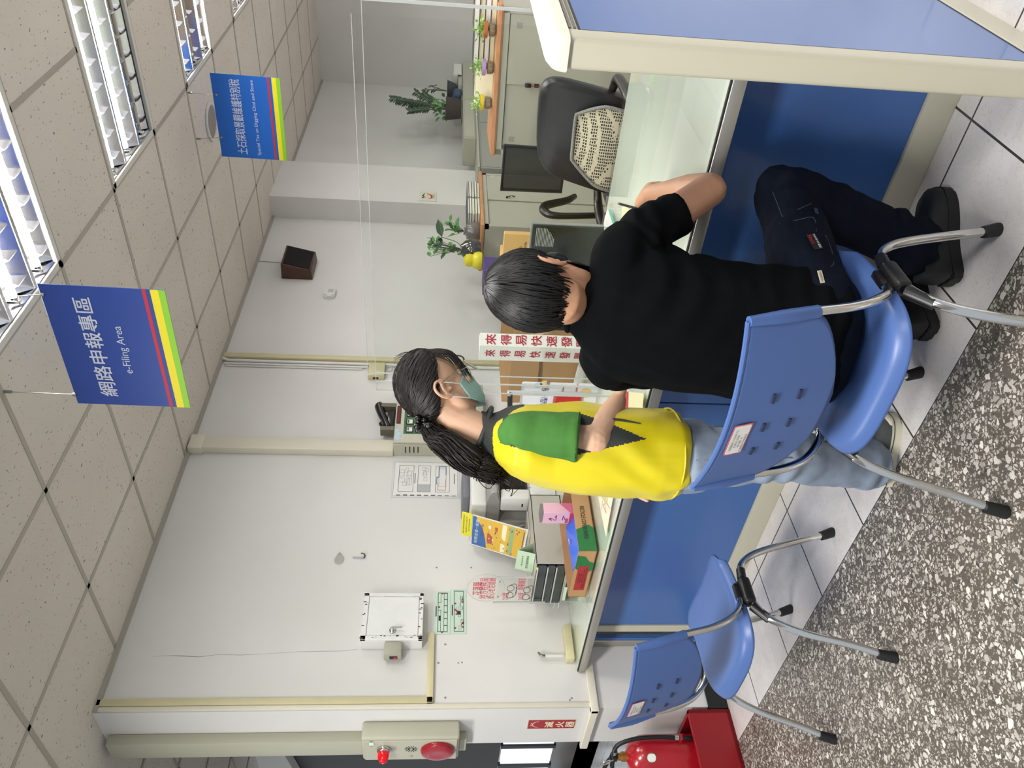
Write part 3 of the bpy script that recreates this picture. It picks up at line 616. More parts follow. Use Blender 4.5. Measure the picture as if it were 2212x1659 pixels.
bm = BM(); prism(bm, rrect(p1.y-p0.y+0.03, p0.z-p1.z, 0.03, 5), 0.035, M=axes((WX, (p0.y+p1.y)/2+0.01, (p0.z+p1.z)/2), EY, EZ)); bmesh.ops.bevel(bm, geom=[e for e in bm.edges if e.verts[0].co.x > WX+0.03 and e.verts[1].co.x > WX+0.03], offset=0.012, segments=3, affect='EDGES'); obj('case', bm, mat('white_plastic', '#d9d9d9', 0.35), t)
bm = BM(); box(bm, (WX+0.03, (p0.y+p1.y)/2-0.01, (p0.z+p1.z)/2-0.03), (WX+0.037, (p0.y+p1.y)/2+0.04, (p0.z+p1.z)/2+0.012), 0.003, 1); obj('lens', bm, M_LGREY, t)
a, b = at(905, 434, x=-3.5), at(943, 416, x=-3.5)
t = thing('wall_pictogram', 'cream plate with a red and black figure on the white pilaster', 'sign', (-3.5, (a.y+b.y)/2, b.z))
bm = BM(); box(bm, (-3.5, a.y, b.z), (-3.494, b.y, a.z), 0.002, 1); obj('plate', bm, mat('cream_plate', '#d8d4bf', 0.5), t)
bm = BM(); cy, cz = (a.y+b.y)/2, (a.z+b.z)/2
tube(bm, [(-3.4935, cy-0.05, cz-0.005), (-3.4935, cy-0.03, cz-0.035), (-3.4935, cy+0.02, cz-0.03), (-3.4935, cy+0.05, cz+0.01)], [0.004, 0.009, 0.010, 0.004], 8, sub=4, flat=0.15, up=EX)
obj('red_stroke', bm, M_RED, t)
bm = BM(); tube(bm, [(-3.4935, cy-0.03, cz+0.02), (-3.4935, cy, cz+0.045), (-3.4935, cy+0.05, cz+0.03)], [0.004, 0.008, 0.003], 8, sub=4, flat=0.15, up=EX); cyl(bm, (-3.494, cy-0.035, cz+0.045), (-3.493, cy-0.035, cz+0.045), 0.01, n=12); obj('figure', bm, M_INK, t)
bm = BM(); box(bm, (-3.494, cy-0.04, b.z+0.015), (-3.4932, cy+0.04, b.z+0.04)); obj('caption_bar', bm, M_LGREY, t)
# plug socket bits on the desk end of the wall
p = at(1190, 1417, x=WX+0.03); t = thing('cable_duct_box', 'cream duct box on the desk end with a white pipe and bent tap', 'conduit', (WX+0.03, 2.2, 0.757))
bm = BM(); box(bm, (WX+0.002, 2.13, 0.757), (WX+0.05, 2.33, 0.80), 0.006, 2); obj('duct', bm, M_BEIGE, t)
bm = BM(); cyl(bm, p+Vector((0, 0, -0.06)), p+Vector((0, 0, 0.03)), 0.008, n=12); obj('pipe', bm, mat('white_conduit', '#dcdbd6', 0.35), t)
bm = BM(); tube(bm, [p+Vector((0, 0, 0.03)), p+Vector((0, 0.002, 0.05)), p+Vector((0.0, 0.02, 0.065))], [0.009, 0.009, 0.007], 10, sub=4); obj('tap', bm, M_CHROME, t)
# ---------------------------------------------------------------- near end of the wall: alarm box, extinguisher sign
YA = 1.798
t = thing('fire_alarm_box', 'beige fire alarm box with a red lamp and a red round bell', 'fire alarm', (-3.94, WE, 1.34))
bm = BM(); prof = [(WE, 0), (WE-0.012, 0.0), (YA-0.0, -0.01)]
box(bm, (-4.055, YA+0.004, 1.345), (-3.826, WE, 1.822), 0.012, 3); obj('case', bm, M_PANEL, t)
bm = BM(); box(bm, (-4.045, YA-0.002, 1.355), (-3.845, YA+0.006, 1.81), 0.003, 1); dr = obj('cover', bm, M_PANEL, t)
NX = Vector((0, -1, 0))
def af(px, py, d=0.0): return at(px, py, y=YA-0.002-d)
p = af(829, 1617); A = axes(p, EX, EZ); bm = BM(); lathe(bm, [(0.033, 0), (0.034, 0.008), (0.030, 0.02), (0.028, 0.022)], 28, M=A); lm = obj('lamp_base', bm, M_CHROME, t)
bm = BM(); lathe(bm, [(0.028, 0.018), (0.028, 0.03), (0.026, 0.048), (0.018, 0.064), (0.008, 0.071), (0.0, 0.072)], 28, M=A); obj('lamp_lens', bm, mat('red_lens', '#c40d18', 0.08, emit=0.25), lm)
bm = BM(); cyl(bm, p+NX*0.02, p+NX*0.0735, 0.004, n=10); obj('lamp_glow', bm, mat('lamp_glow_red', '#ff2a30', 0.3, emit=2.5), lm)
p = af(945, 1619); A = axes(p, EX, EZ); bm = BM(); lathe(bm, [(0.083, 0), (0.084, 0.008), (0.078, 0.02), (0.06, 0.027), (0.035, 0.03), (0.03, 0.029)], 40, M=A); bl = obj('bell', bm, mat('alarm_red', '#9c1a26', 0.28, coat=0.3), t)
bm = BM(); lathe(bm, [(0.030, 0.027), (0.026, 0.02), (0.0, 0.019)], 28, M=A); obj('push_button', bm, M_BLK, bl)
text_bm_items = [dict(s='FIRE', o=p+NX*0.029+EZ*0.045, x=EX, y=EZ, w=0.028, h=0.008), dict(s='ALARM', o=p+NX*0.0285+EZ*0.034, x=EX, y=EZ, w=0.03, h=0.007)]
lettering(text_bm_items, bl, mat('faded_pink', '#cf7f86', 0.5))
p = af(888, 1618); bm = BM()
for k in range(14):
    a = 2*math.pi*k/14
    for r0, r1 in ((0.009, 0.017), (0.020, 0.032)):
        d = Vector((math.cos(a), 0, math.sin(a))); tube(bm, [p+d*r0+NX*0.0005, p+d*r1+NX*0.0005], 0.0017, 6)
obj('sound_holes', bm, M_INK, t)['kind'] = 'stuff'
p = af(888, 1633); bm = BM(); lathe(bm, [(0.008, 0), (0.008, 0.003), (0, 0.003)], 16, M=axes(p, EX, EZ)); obj('lock', bm, M_CHROME, t)
p = af(802, 1607); bm = BM(); prism(bm, [(0.026*math.cos(2*math.pi*i/24), 0.016*math.sin(2*math.pi*i/24)) for i in range(24)], 0.0006, M=axes(p, EX, EZ)); st = obj('sticker', bm, mat('sticker_green', '#5f9b62', 0.5), t)
bm = BM(); box(bm, (-0.016, -0.012, 0.0006), (0.016, 0.012, 0.001), M=axes(p, EX, EZ)); obj('sticker_label', bm, M_PAPER, st)
# red extinguisher sign
a, b = at(1137, 1574, y=WE), at(1246, 1553, y=WE); cx, cz = (a.x+b.x)/2, (a.z+b.z)/2; ww, hh = b.x-a.x, a.z-b.z
t = thing('extinguisher_sign', 'narrow red upright sign with white characters on the wall end', 'sign', (cx, WE, b.z))
bm = BM(); box(bm, (cx-ww/2, WE-0.002, b.z), (cx+ww/2, WE, a.z)); box(bm, (cx-ww/2+0.004, WE-0.0026, b.z+0.004), (cx+ww/2-0.004, WE-0.0019, a.z-0.004), mi=1); obj('plate', bm, [mat('cream_border', '#d8cfb6', 0.5), mat('sign_red', '#a3202c', 0.45)], t, smooth=0)
M_CREAM = mat('cream_letter', '#eadfbd', 0.5)
for ch, fz in (('滅', 0.05), ('火', -0.17), ('器', -0.38)):
    lettering([dict(s=ch, o=Vector((cx, WE-0.0027, cz+fz*hh)), x=EX, y=EZ, w=ww*0.62, h=hh*0.17, bold=0.02)], t, M_CREAM)
bm = BM(); p = Vector((cx, WE-0.0028, cz+0.27*hh)); tube(bm, [p+Vector((0.03*math.cos(k/8*math.pi), 0, 0.03*math.sin(k/8*math.pi))) for k in range(9)], 0.0018, 6, flat=0.3, up=NX); obj('arc_mark', bm, M_CREAM, t)
lettering([dict(s='消防', o=Vector((cx, WE-0.0027, cz+0.41*hh)), x=EX, y=EZ, w=ww*0.4, h=hh*0.05)], t, M_CREAM)
# marks left on the wall: screw holes and a plaster crack
bm = BM(); rr = random.Random(2)
for px, py in ((962, 1392), (947, 1432), (990, 1432), (998, 1431), (962, 1507), (943, 1226), (1235, 1508), (1231, 1512), (1018, 1226)):
    p = at(px, py, x=WX); lathe(bm, [(0.0045+rr.random()*0.002, 0), (0.003, 0.0012), (0, 0.0012)], 10, M=axes(p, EY, EZ))
pts = [at(x_, y_, x=WX+0.0005) for x_, y_ in ((330, 1418), (370, 1416), (395, 1417), (430, 1419), (470, 1414), (520, 1415), (580, 1412), (640, 1408), (690, 1407), (740, 1406), (775, 1402))]
tube(bm, pts, [0.0006, 0.001, 0.0022, 0.0012, 0.0008, 0.001, 0.0006, 0.0008, 0.0011, 0.0008, 0.0006], 5, flat=0.3, up=EX)
o = struct('trim_2', bm, mat('plaster_mark', '#8d8a84', 0.8))
# ================================================================ counter, divider, clear screens
ZD = 0.757
M_BLUE = mat('blue_laminate', '#3d65a3', 0.33, coat=0.25, noise=0.015, scale=4); M_CREAMM = mat('cream_enamel', '#bdb9a6', 0.42, noise=0.02, scale=5)
M_ALUM = mat('anodised_aluminium', '#b5b3ab', 0.35, 0.75); M_GASK = mat('black_gasket', '#17171a', 0.5); M_TOP = mat('pale_top', '#eaece4', 0.3)
M_CLEAR = glass_mat('desk_glass', '#fbfdfb', 0.02, 0.16); M_ACRY = glass_mat('acrylic_sheet', '#fcfdfc', 0.03, 0.045); M_EDGE = mat('acrylic_edge', '#b9bdba', 0.3)
PY, FY, DX0, DX1, BY = 2.235, 2.08, -3.715, -0.60, 3.27
t = thing('service_counter', 'long glass-topped counter with blue front panels along the tiled strip', 'counter', (-2.1, 2.6, 0))
bm = BM(); box(bm, (DX0, FY+0.004, 0.705), (DX1, BY, 0.744), 0.002, 1); obj('worktop', bm, M_TOP, t)
bm = BM(); box(bm, (DX0, FY-0.004, 0.702), (DX1, FY+0.004, 0.741), 0.003, 2); obj('edge_strip', bm, M_ALUM, t)
bm = BM(); box(bm, (DX0, FY+0.002, 0.7405), (DX1, FY+0.012, 0.7455)); obj('edge_gasket', bm, M_GASK, t)
bm = BM(); box(bm, (DX0+0.01, FY+0.006, 0.7455), (DX1, BY-0.006, ZD), 0.001, 1); obj('glass_sheet', bm, M_CLEAR, t)
for a, b in ((-3.525, -1.99), (-1.985, DX1)):
    bm = BM(); box(bm, (a, PY, 0.096), (b, PY+0.03, 0.704), 0.002, 1); obj('front_panel', bm, M_BLUE, t)
bm = BM(); box(bm, (-3.58, PY-0.012, 0.0), (DX1, PY+0.03, 0.096), 0.004, 2); obj('kick_rail', bm, M_CREAMM, t)
bm = BM(); box(bm, (-3.58, PY-0.008, 0.096), (-3.526, PY+0.03, 0.704), 0.003, 1); obj('end_stile', bm, M_CREAMM, t)
bm = BM(); box(bm, (-3.70, PY+0.3, 0.0), (-3.58, PY+0.34, 0.704)); obj('end_panel', bm, mat('end_grey', '#b3b1aa', 0.45), t)
bm = BM(); box(bm, (-3.715, PY-0.01, 0.10), (-3.70+0.035, PY+0.03, 0.704), 0.004, 1); box(bm, (-3.7055, PY-0.004, 0.10), (-3.645, PY+0.02, 0.704), mi=1); obj('end_post', bm, [M_ALUM, M_BLUE], t)
bm = BM(); box(bm, (-3.0, PY+0.03, 0.15), (-1.0, PY+0.05, 0.70)); box(bm, (-3.57, PY+0.95, 0.0), (-3.53, PY+0.99, 0.704)); obj('frame_back', bm, M_CREAMM, t)
# low divider at the right-hand end of the counter
Y0, XL, XR = 1.78, -0.598, -0.527
t = thing('counter_divider', 'tall blue divider with a cream post and rounded cap at the right', 'partition', ((XL+XR)/2, Y0+0.7, 0))
bm = BM(); prism(bm, rrect(XR-XL, 0.07, 0.012, 3), 1.245, M=Matrix.Translation(((XL+XR)/2, Y0+0.035, 0))); obj('post', bm, M_CREAMM, t)
for y in (Y0+0.068,):
    bm = BM(); box(bm, (XL+0.008, y, 0.096), (XR-0.004, 3.6, 1.205)); obj('panel', bm, M_BLUE, t)
bm = BM(); box(bm, (XR-0.006, Y0+0.066, 0.092), (XR-0.003, Y0+0.073, 1.21)); box(bm, (XR-0.006, Y0+0.066, 1.203), (XR-0.003, 3.6, 1.21)); box(bm, (XR-0.006, Y0+0.066, 0.092), (XR-0.003, 3.6, 0.097)); obj('gasket', bm, M_GASK, t)
bm = BM(); box(bm, (XL, Y0+0.066, 0), (XR, 3.6, 0.093), 0.004, 1); obj('bottom_rail', bm, M_CREAMM, t)
bm = BM(); box(bm, (XL+0.004, Y0+0.06, 1.21), (XR-0.002, 3.6, 1.232)); box(bm, (XR-0.004, Y0+0.07, 1.214), (XR+0.001, 3.6, 1.220), mi=1); box(bm, (XR-0.004, Y0+0.07, 1.225), (XR+0.001, 3.6, 1.231), mi=1); obj('top_rail', bm, [M_CREAMM, mat('groove_grey', '#6f6c62', 0.5)], t)
bm = BM(); n = 10; prof = [Vector(((XL+XR)/2-0.043*math.cos(math.pi*k/n), 0, 1.236+0.052*math.sin(math.pi*k/n)**0.8)) for k in range(n+1)]
def capr(y, s):
    return [bm.verts.new(Vector(((XL+XR)/2+(p.x-(XL+XR)/2)*(0.6+0.4*s), y, 1.234+(p.z-1.234)*s))) for p in prof]
rs = [capr(Y0-0.010, 0.35), capr(Y0-0.006, 0.7), capr(Y0+0.004, 0.93), capr(Y0+0.022, 1.0), capr(3.6, 1.0)]
for a, b in zip(rs[:-1], rs[1:]):
    for i in range(n): bm.faces.new((a[i], a[i+1], b[i+1], b[i]))
    bm.faces.new((a[0], b[0], b[n], a[n]))
bm.faces.new(rs[0]); bm.faces.new(rs[-1]); obj('cap', bm, mat('cap_ivory', '#dedacb', 0.35), t)
# clear screens standing on the counter
def screen(label, x0, x1, y, ztop, strips, wing=None, zb=ZD):
    t = thing('acrylic_screen', label, 'screen', ((x0+x1)/2, y, zb), 0)
    bm = BM(); box(bm, (x0, y-0.002, zb), (x1, y+0.002, ztop)); obj('sheet', bm, M_ACRY, t, smooth=0)
    bm = BM(); box(bm, (x0, y-0.0022, ztop-0.001), (x1, y+0.0022, ztop+0.001)); obj('top_edge', bm, M_EDGE, t, smooth=0)
    for a, w_, m in strips: bm = BM(); box(bm, (a, y-0.003, zb), (a+w_, y+0.003, ztop)); obj('side_edge', bm, m, t, smooth=0)
    return t
xe = at(812, 843, y=2.45); xm = at(820, 824, y=2.45); xr = at(960, 8, y=2.45)
s1 = screen('wide clear screen along the counter in front of the seated person', xe.x, xr.x, 2.45, 1.75, [(xe.x, 0.0025, M_EDGE), (xm.x, 0.004, M_EDGE), (xr.x-0.006, 0.009, M_EDGE)])
x5 = at(815, 806, y=2.62); screen('second clear screen standing just behind the wide one', x5.x, -0.75, 2.62, 1.80, [(x5.x, 0.0025, M_EDGE)])
# ================================================================ things on the left part of the counter
M_CARD = mat('cardboard', '#b08a5e', 0.75, noise=0.04, scale=10); M_CARDI = mat('cardboard_inner', '#a98360', 0.8); M_CGRN = mat('print_green', '#1f6b35', 0.6); M_CRED = mat('print_red', '#a3262b', 0.6); M_TRAYG = mat('tray_grey', '#b0aea4', 0.45)
# desktop tray unit
ty = 2.42; x0, x1, z0, z1 = -3.615, -3.262, 0.812, 0.978; yb = 2.88
t = thing('tray_unit', 'grey desktop unit with three clear-fronted trays beside the carton', 'drawer unit', ((x0+x1)/2, (ty+yb)/2, z0))
bm = BM()
for lo, hi in (((x0, ty, z0), (x0+0.006, yb, z1)), ((x1-0.006, ty, z0), (x1, yb, z1)), ((x0, ty, z1-0.006), (x1, yb, z1)), ((x0, ty, z0), (x1, yb, z0+0.006)), ((x0, yb-0.006, z0), (x1, yb, z1))): box(bm, lo, hi, 0.001, 1)
obj('cabinet', bm, M_TRAYG, t)
M_SMOKE = mat('smoky_tray_front', '#2b3338', 0.12, coat=0.3)
for k, (a, b) in enumerate(((0.012, 0.06), (0.064, 0.106), (0.110, 0.158))):
    bm = BM(); A = axes(((x0+x1)/2, ty+0.004, z0+(a+b)/2), EX, EZ); prism(bm, rrect(x1-x0-0.03, b-a, 0.012, 4), 0.006, M=A); tr = obj('tray', bm, M_SMOKE, t)
    bm = BM(); box(bm, (x0+0.02, ty-0.012, z0+b-0.006), (x1-0.03, ty+0.004, z0+b), 0.002, 1); obj('tray_lip', bm, mat('clear_lip', '#c9ccc4', 0.15), tr)
bm = BM(); box(bm, (x1-0.05, ty-0.0015, z1-0.012), (x1-0.03, ty, z1-0.003)); obj('tag', bm, M_YEL, t)
t = thing('riser', 'low clear riser with a pale label carrying the tray unit', 'stand', ((x0+x1)/2, 2.6, ZD))
bm = BM(); box(bm, (x0, ty, z0-0.008), (x1, yb, z0-0.001), 0.001, 1); box(bm, (x0, ty+0.01, ZD+0.001), (x0+0.008, yb, z0-0.008)); box(bm, (x1-0.008, ty+0.01, ZD+0.001), (x1, yb, z0-0.008)); obj('shelf', bm, M_TRAYG, t)
bm = BM(); box(bm, (x0+0.03, ty-0.001, z0-0.02), (x0+0.15, ty+0.001, z0-0.004)); obj('label_strip', bm, mat('label_mint', '#d5e6da', 0.5), t)
# copier-paper carton lid
c0 = at(1291, 1190, z=ZD); wd, ln, ht = 0.37, 0.48, 0.085
exn, ey = Vector((-1, 0.02, 0)).normalized(), Vector((0.02, 1, 0)).normalized()
t = thing('paper_carton', 'open brown carton lettered RECYCLE COPIER PAPER on the counter', 'carton', c0+exn*wd/2+ey*ln/2)
def cp(u, v, w_): return c0+exn*(u*wd)+ey*(v*ln)+EZ*w_
bm = BM(); th = 0.004
def slab(bm, a, b, c, n_, th, mi=0, mi2=None):
    """thin board: corner a, edges b, c, thickness along n_"""
    p = [a, a+b, a+b+c, a+c]; q = [v+n_*th for v in p]
    v1 = [bm.verts.new(x) for x in p]; v2 = [bm.verts.new(x) for x in q]; fs = [bm.faces.new(v1[::-1]), bm.faces.new(v2)]
    for i in range(4): fs.append(bm.faces.new((v1[i], v1[(i+1) % 4], v2[(i+1) % 4], v2[i])))
    for f in fs: f.material_index = mi
    if mi2 is not None: fs[1].material_index = mi2
b0 = EZ*0.001
slab(bm, cp(0, 0, 0)+b0, exn*wd, ey*ln, EZ, th, 1); slab(bm, cp(0, 0, 0)+b0, exn*wd, EZ*ht, ey, th, 0, 1); slab(bm, cp(0, 1, 0)+b0, exn*wd, EZ*ht, -ey, th, 0, 1); slab(bm, cp(0, 0, 0)+b0, ey*ln, EZ*ht, exn, th, 0, 1); slab(bm, cp(1, 0, 0)+b0, ey*ln, EZ*ht, -exn, th, 0, 1)
obj('tray_body', bm, [M_CARD, M_CARDI], t, smooth=0)
nE, nL = -ey, -exn       # outward normals of the end and the long side
bm = BM()
def pl(bm, o, a, b, poly, n_, mi=0, d=0.0006): bm.faces.new([bm.verts.new(o+a*u+b*v+n_*d) for u, v in poly]).material_index = mi
L0 = cp(0, 0, 0)+b0
pl(bm, L0, ey*ln, EZ*ht, [(0, 0.02), (0.27, 0.02), (0.31, 0.25), (0.25, 1.0), (0, 1.0)], nL); pl(bm, L0, exn*wd, EZ*ht, [(0.40, 0.02), (0.50, 0.45), (0.36, 1.0), (0.10, 1.0), (0.12, 0.55), (0.22, 0.3), (0.25, 0.02)], nE)
obj('green_print', bm, M_CGRN, t, smooth=0, recalc=False)
bm = BM(); pl(bm, L0, exn*wd, EZ*ht, [(0.32, 0.22), (0.84, 0.22), (0.84, 0.82), (0.32, 0.82)], nE, 0, 0.001); obj('red_label', bm, M_CRED, t, smooth=0, recalc=False)
# the carton stands upside down, and so does its print
lx, exx, DN = ey, exn, -EZ
lettering([dict(s='RECYCLE COPIER PAPER', o=L0+ey*(ln*0.34)+EZ*(ht*0.5)+nL*0.0004, x=lx if lx.cross(DN).dot(nL) > 0 else -lx, y=DN, w=ln*0.40, h=ht*0.24, bold=0.012, shear=0.2, depth=0.001)], t, M_INK)
for k, s in enumerate(('RECYCLE COPIER PAPER', 'A4 210 X 297 MM', '80 GSM', '80 g/m2')):
    lettering([dict(s=s, o=L0+exn*(wd*0.58)+EZ*(ht*(0.32+0.12*k))+nE*0.0008, x=exx if exx.cross(DN).dot(nE) > 0 else -exx, y=DN, w=wd*(0.46, 0.40, 0.2, 0.2)[k], h=ht*0.085, depth=0.001)], t, mat('print_dark_red', '#4c1114', 0.6))
t = thing('folder', 'blue plastic folder lying slanted in the open carton', 'folder', cp(0.3, 0.3, 0.02))
a, b, c = cp(0.06, 0.03, 0.045), cp(0.06, 0.62, 0.05), cp(0.62, 0.42, 0.088)
bm = BM(); q = [a, cp(0.06, 0.62, 0.04), cp(0.55, 0.6, 0.088), cp(0.60, 0.10, 0.075)]; v1 = [bm.verts.new(p) for p in q]; v2 = [bm.verts.new(p+EZ*0.004) for p in q]; bm.faces.new(v1); bm.faces.new(v2)
for i in range(4): bm.faces.new((v1[i], v1[(i+1) % 4], v2[(i+1) % 4], v2[i]))
obj('cover', bm, mat('folder_blue', '#2f62dc', 0.3, coat=0.3), t, smooth=0)
bm = BM(); prism(bm, [(0, 0), (0.02, 0.004), (0.034, 0.0), (0.03, 0.012), (0.012, 0.014)], 0.001, M=axes(cp(0.5, 0.35, 0.089), ey, -exn)); obj('mark', bm, M_PAPER, t, smooth=0)
# pink carton standing in the copier-paper carton
o = cp(0.18, 0.72, 0.006); pa, pb = at(1240, 1131, z=0.80), at(1240, 1086, z=0.80)
t = thing('pink_box', 'tall pink and white product box standing behind the carton', 'box', (-2.97, 2.5, ZD+0.007))
pc = at(1234, 1109, y=2.47); w1 = at(1240, 1131, y=2.47).x; ztop = at(1175, 1109, y=2.47).z; yfar = at(1175, 1086, x=pc.x).y
zb_ = ZD+0.008; bm = BM(); box(bm, (w1, 2.47, zb_), (pc.x, yfar, ztop)); obj('body', bm, mat('pink_carton', '#e9b9c9', 0.4), t, smooth=0)
bm = BM(); hgt = ztop-zb_
for f0, f1, mi in ((0.0, 0.38, 0), ): quad(bm, *[Vector((w1+(pc.x-w1)*u, 2.4695, zb_+hgt*v)) for u, v in ((0, 0), (1, 0), (1, f1), (0, f1))], mi=mi)
quad(bm, *[Vector((pc.x+0.0005, 2.47+(yfar-2.47)*u, zb_+hgt*v)) for u, v in ((0, 0), (1, 0), (1, 0.62), (0, 0.36))], mi=1)
quad(bm, *[Vector((w1+(pc.x-w1)*u, 2.469, zb_+hgt*v)) for u, v in ((0.06, 0.40), (0.5, 0.40), (0.5, 0.47), (0.06, 0.47))], mi=2)
obj('print', bm, [mat('print_crimson', '#c4395c', 0.5), mat('print_rose', '#d9718f', 0.5), mat('print_dull_red', '#b0566a', 0.5)], t, smooth=0, recalc=False)
bm = BM(); rr = random.Random(8)
for v in (0.72, 0.82, 0.52):
    pts = [Vector((w1+(pc.x-w1)*(0.3+rr.random()*0.5), 2.469, zb_+hgt*(v+rr.random()*0.1-0.05))) for _ in range(6)]; tube(bm, pts, 0.0018, 5, sub=3, flat=0.3, up=(0, -1, 0))
obj('script_mark', bm, mat('ink_crimson', '#8e2a44', 0.5), t)
bm = BM(); box(bm, (w1+0.002, 2.474, ztop), (pc.x-0.002, yfar-0.004, ztop+0.014)); obj('cap_flap', bm, mat('flap_grey', '#8d8a88', 0.35, 0.4), t)
# poster on a slanted stand
BR, BL = at(1141, 1145, y=2.72), at(1128, 1211, y=2.69); TR, TL = at(1020, 1111, y=2.83), at(1016, 1175, y=2.80)
t = thing('poster_stand', 'yellow and blue notice on a slanted stand on the tray unit', 'poster', (BR+BL)/2)
def pq(u, v, d=0.0):
    p = lerp(lerp(BL, BR, u), lerp(TL, TR, u), v); return p+PN*d
PN = (BR-BL).cross(TL-BL).normalized()
def prect(bm, u0, v0, u1, v1, mi=0, d=0.0012): quad(bm, pq(u0, v0, d), pq(u1, v0, d), pq(u1, v1, d), pq(u0, v1, d), mi)
bm = BM(); q = [pq(0, 0), pq(1, 0), pq(1, 1), pq(0, 1)]; a = [bm.verts.new(p) for p in q]; b = [bm.verts.new(p-PN*0.003) for p in q]; bm.faces.new(a); bm.faces.new(b)
for i in range(4): bm.faces.new((a[i], a[(i+1) % 4], b[(i+1) % 4], b[i]))
obj('backing', bm, M_PAPER, t, smooth=0)
bm = BM(); prect(bm, 0.03, 0.03, 0.97, 0.98, 0, 0.0006); bm.faces.new([bm.verts.new(pq(u, v, 0.001)) for u, v in ((0.03, 0.98), (0.03, 0.70), (0.25, 0.72), (0.5, 0.76), (0.72, 0.82), (0.85, 0.89), (0.97, 0.92), (0.97, 0.98))]).material_index = 1
for r, mi in (((0.06, 0.36, 0.95, 0.44), 2), ((0.06, 0.22, 0.95, 0.31), 3), ((0.22, 0.60, 0.55, 0.70), 4), ((0.64, 0.645, 0.80, 0.69), 5), ((0.05, 0.36, 0.3, 0.385), 6), ((0.05, 0.22, 0.3, 0.245), 6), ((0.66, 0.52, 0.80, 0.565), 4), ((0.6, 0.37, 0.9, 0.43), 6), ((0.04, 0.045, 0.9, 0.06), 6)): prect(bm, *r, mi=mi)
rr = random.Random(5)
for k in range(26): u, v = 0.08+rr.random()*0.8, 0.08+rr.random()*0.62; prect(bm, u, v, u+0.03+rr.random()*0.05, v+0.01+rr.random()*0.012, rr.choice((6, 6, 5, 7)), 0.0016)
obj('print', bm, [mat('print_yellow', '#e0b440', 0.5), mat('print_blue', '#3f6aa8', 0.5), mat('print_cream', '#eee8c4', 0.5), mat('print_sage', '#9fb277', 0.5), mat('print_brick', '#b85a3c', 0.5), M_PAPER, mat('ink_slate', '#4a5a78', 0.5), mat('ink_magenta', '#c14a86', 0.5)], t, smooth=0, recalc=False)
PX_, PY_ = (pq(1, .5)-pq(0, .5)).normalized(), (pq(.5, 1)-pq(.5, 0)).normalized(); PW, PH = (pq(1, .5)-pq(0, .5)).length, (pq(.5, 1)-pq(.5, 0)).length
lettering([dict(s='稅務宣導一起來', o=pq(0.5, 0.9, 0.001), x=PX_, y=PY_, w=PW*0.78, h=PH*0.06)], t, mat('letter_pale', '#d9e8e0', 0.5))
lettering([dict(s='即刻申報', o=pq(0.58, 0.80, 0.001), x=PX_, y=PY_, w=PW*0.4, h=PH*0.05)], t, mat('ink_purple', '#7a3f78', 0.5))
bm = BM(); sb = (BL+BR)/2+Vector((0, 0.12, 0)); box(bm, (BL.x+0.01, 2.68, 0.979), Vector((BR.x-0.01, 2.86, 0.9865)), 0.001, 1); tube(bm, [pq(0.5, 0.6, -0.005), Vector((sb.x, 2.85, 0.99))], 0.005, 8); obj('stand', bm, M_CLEARP if 'M_CLEARP' in globals() else M_TRAYG, t)
a, b = pq(0.25, 1.0, 0.002), pq(1.02, 1.0, 0.002)
t = thing('yellow_tag', 'yellow printed tag standing above the slanted notice', 'tag', (a+b)/2)
UPV = PY_; wv = (b-a); bm = BM(); A = axes((a+b)/2+UPV*0.028, wv, UPV); prism(bm, rrect(wv.length, 0.062, 0.008, 4), 0.002, M=A); obj('card', bm, mat('tag_yellow', '#e8df3a', 0.5), t)
for k, f in enumerate((0.8, 0.7, 0.55)): lettering([dict(s=('請先抽取號碼牌等候', '謝謝您的配合', '地方稅務局')[k], o=A @ Vector((0, 0.016-0.016*k, 0.0022)), x=wv, y=UPV, w=wv.length*f, h=0.009)], t, mat('ink_olive', '#7c7420', 0.6))
# folded green card
BR, BL, TR, TL = at(1146.7, 1196, z=0.982), at(1140.4, 1238.6, z=0.982), None, None
BR, BL = at(1147, 1197, y=2.47), at(1141, 1238, y=2.47); BR.z = BL.z = 0.9805; TR, TL = at(1118.5, 1188, y=2.50), at(1111.5, 1228, y=2.50)
t = thing('tent_card', 'folded pale green card with black print on the tray unit', 'card', (BR+BL)/2)
dv = Vector((0, 0.075, 0)); bm = BM()
for q in ((BL, BR, TR, TL), (TL, TR, BR+dv, BL+dv)):
    n_ = (q[1]-q[0]).cross(q[3]-q[0]).normalized(); a = [bm.verts.new(p) for p in q]; b = [bm.verts.new(p-n_*0.0012) for p in q]; bm.faces.new(a); bm.faces.new(b[::-1])
    for i in range(4): bm.faces.new((a[i], b[i], b[(i+1) % 4], a[(i+1) % 4]))
obj('card', bm, mat('card_green', '#c3dcbd', 0.6), t, smooth=0)
gx, gy = (BR-BL).normalized(), (TL-BL).normalized()
lettering([dict(s='便民服務專區', o=(BL+BR+TR+TL)/4-gy*0.012, x=gx, y=gy, w=(BR-BL).length*0.66, h=0.014)], t, mat('ink_green_black', '#3d4c3a', 0.6))
lettering([dict(s='請 自 由 取 用', o=(BL+BR+TR+TL)/4+gy*0.015, x=gx, y=gy, w=(BR-BL).length*0.5, h=0.008)], t, mat('ink_green_black', '#3d4c3a', 0.6))
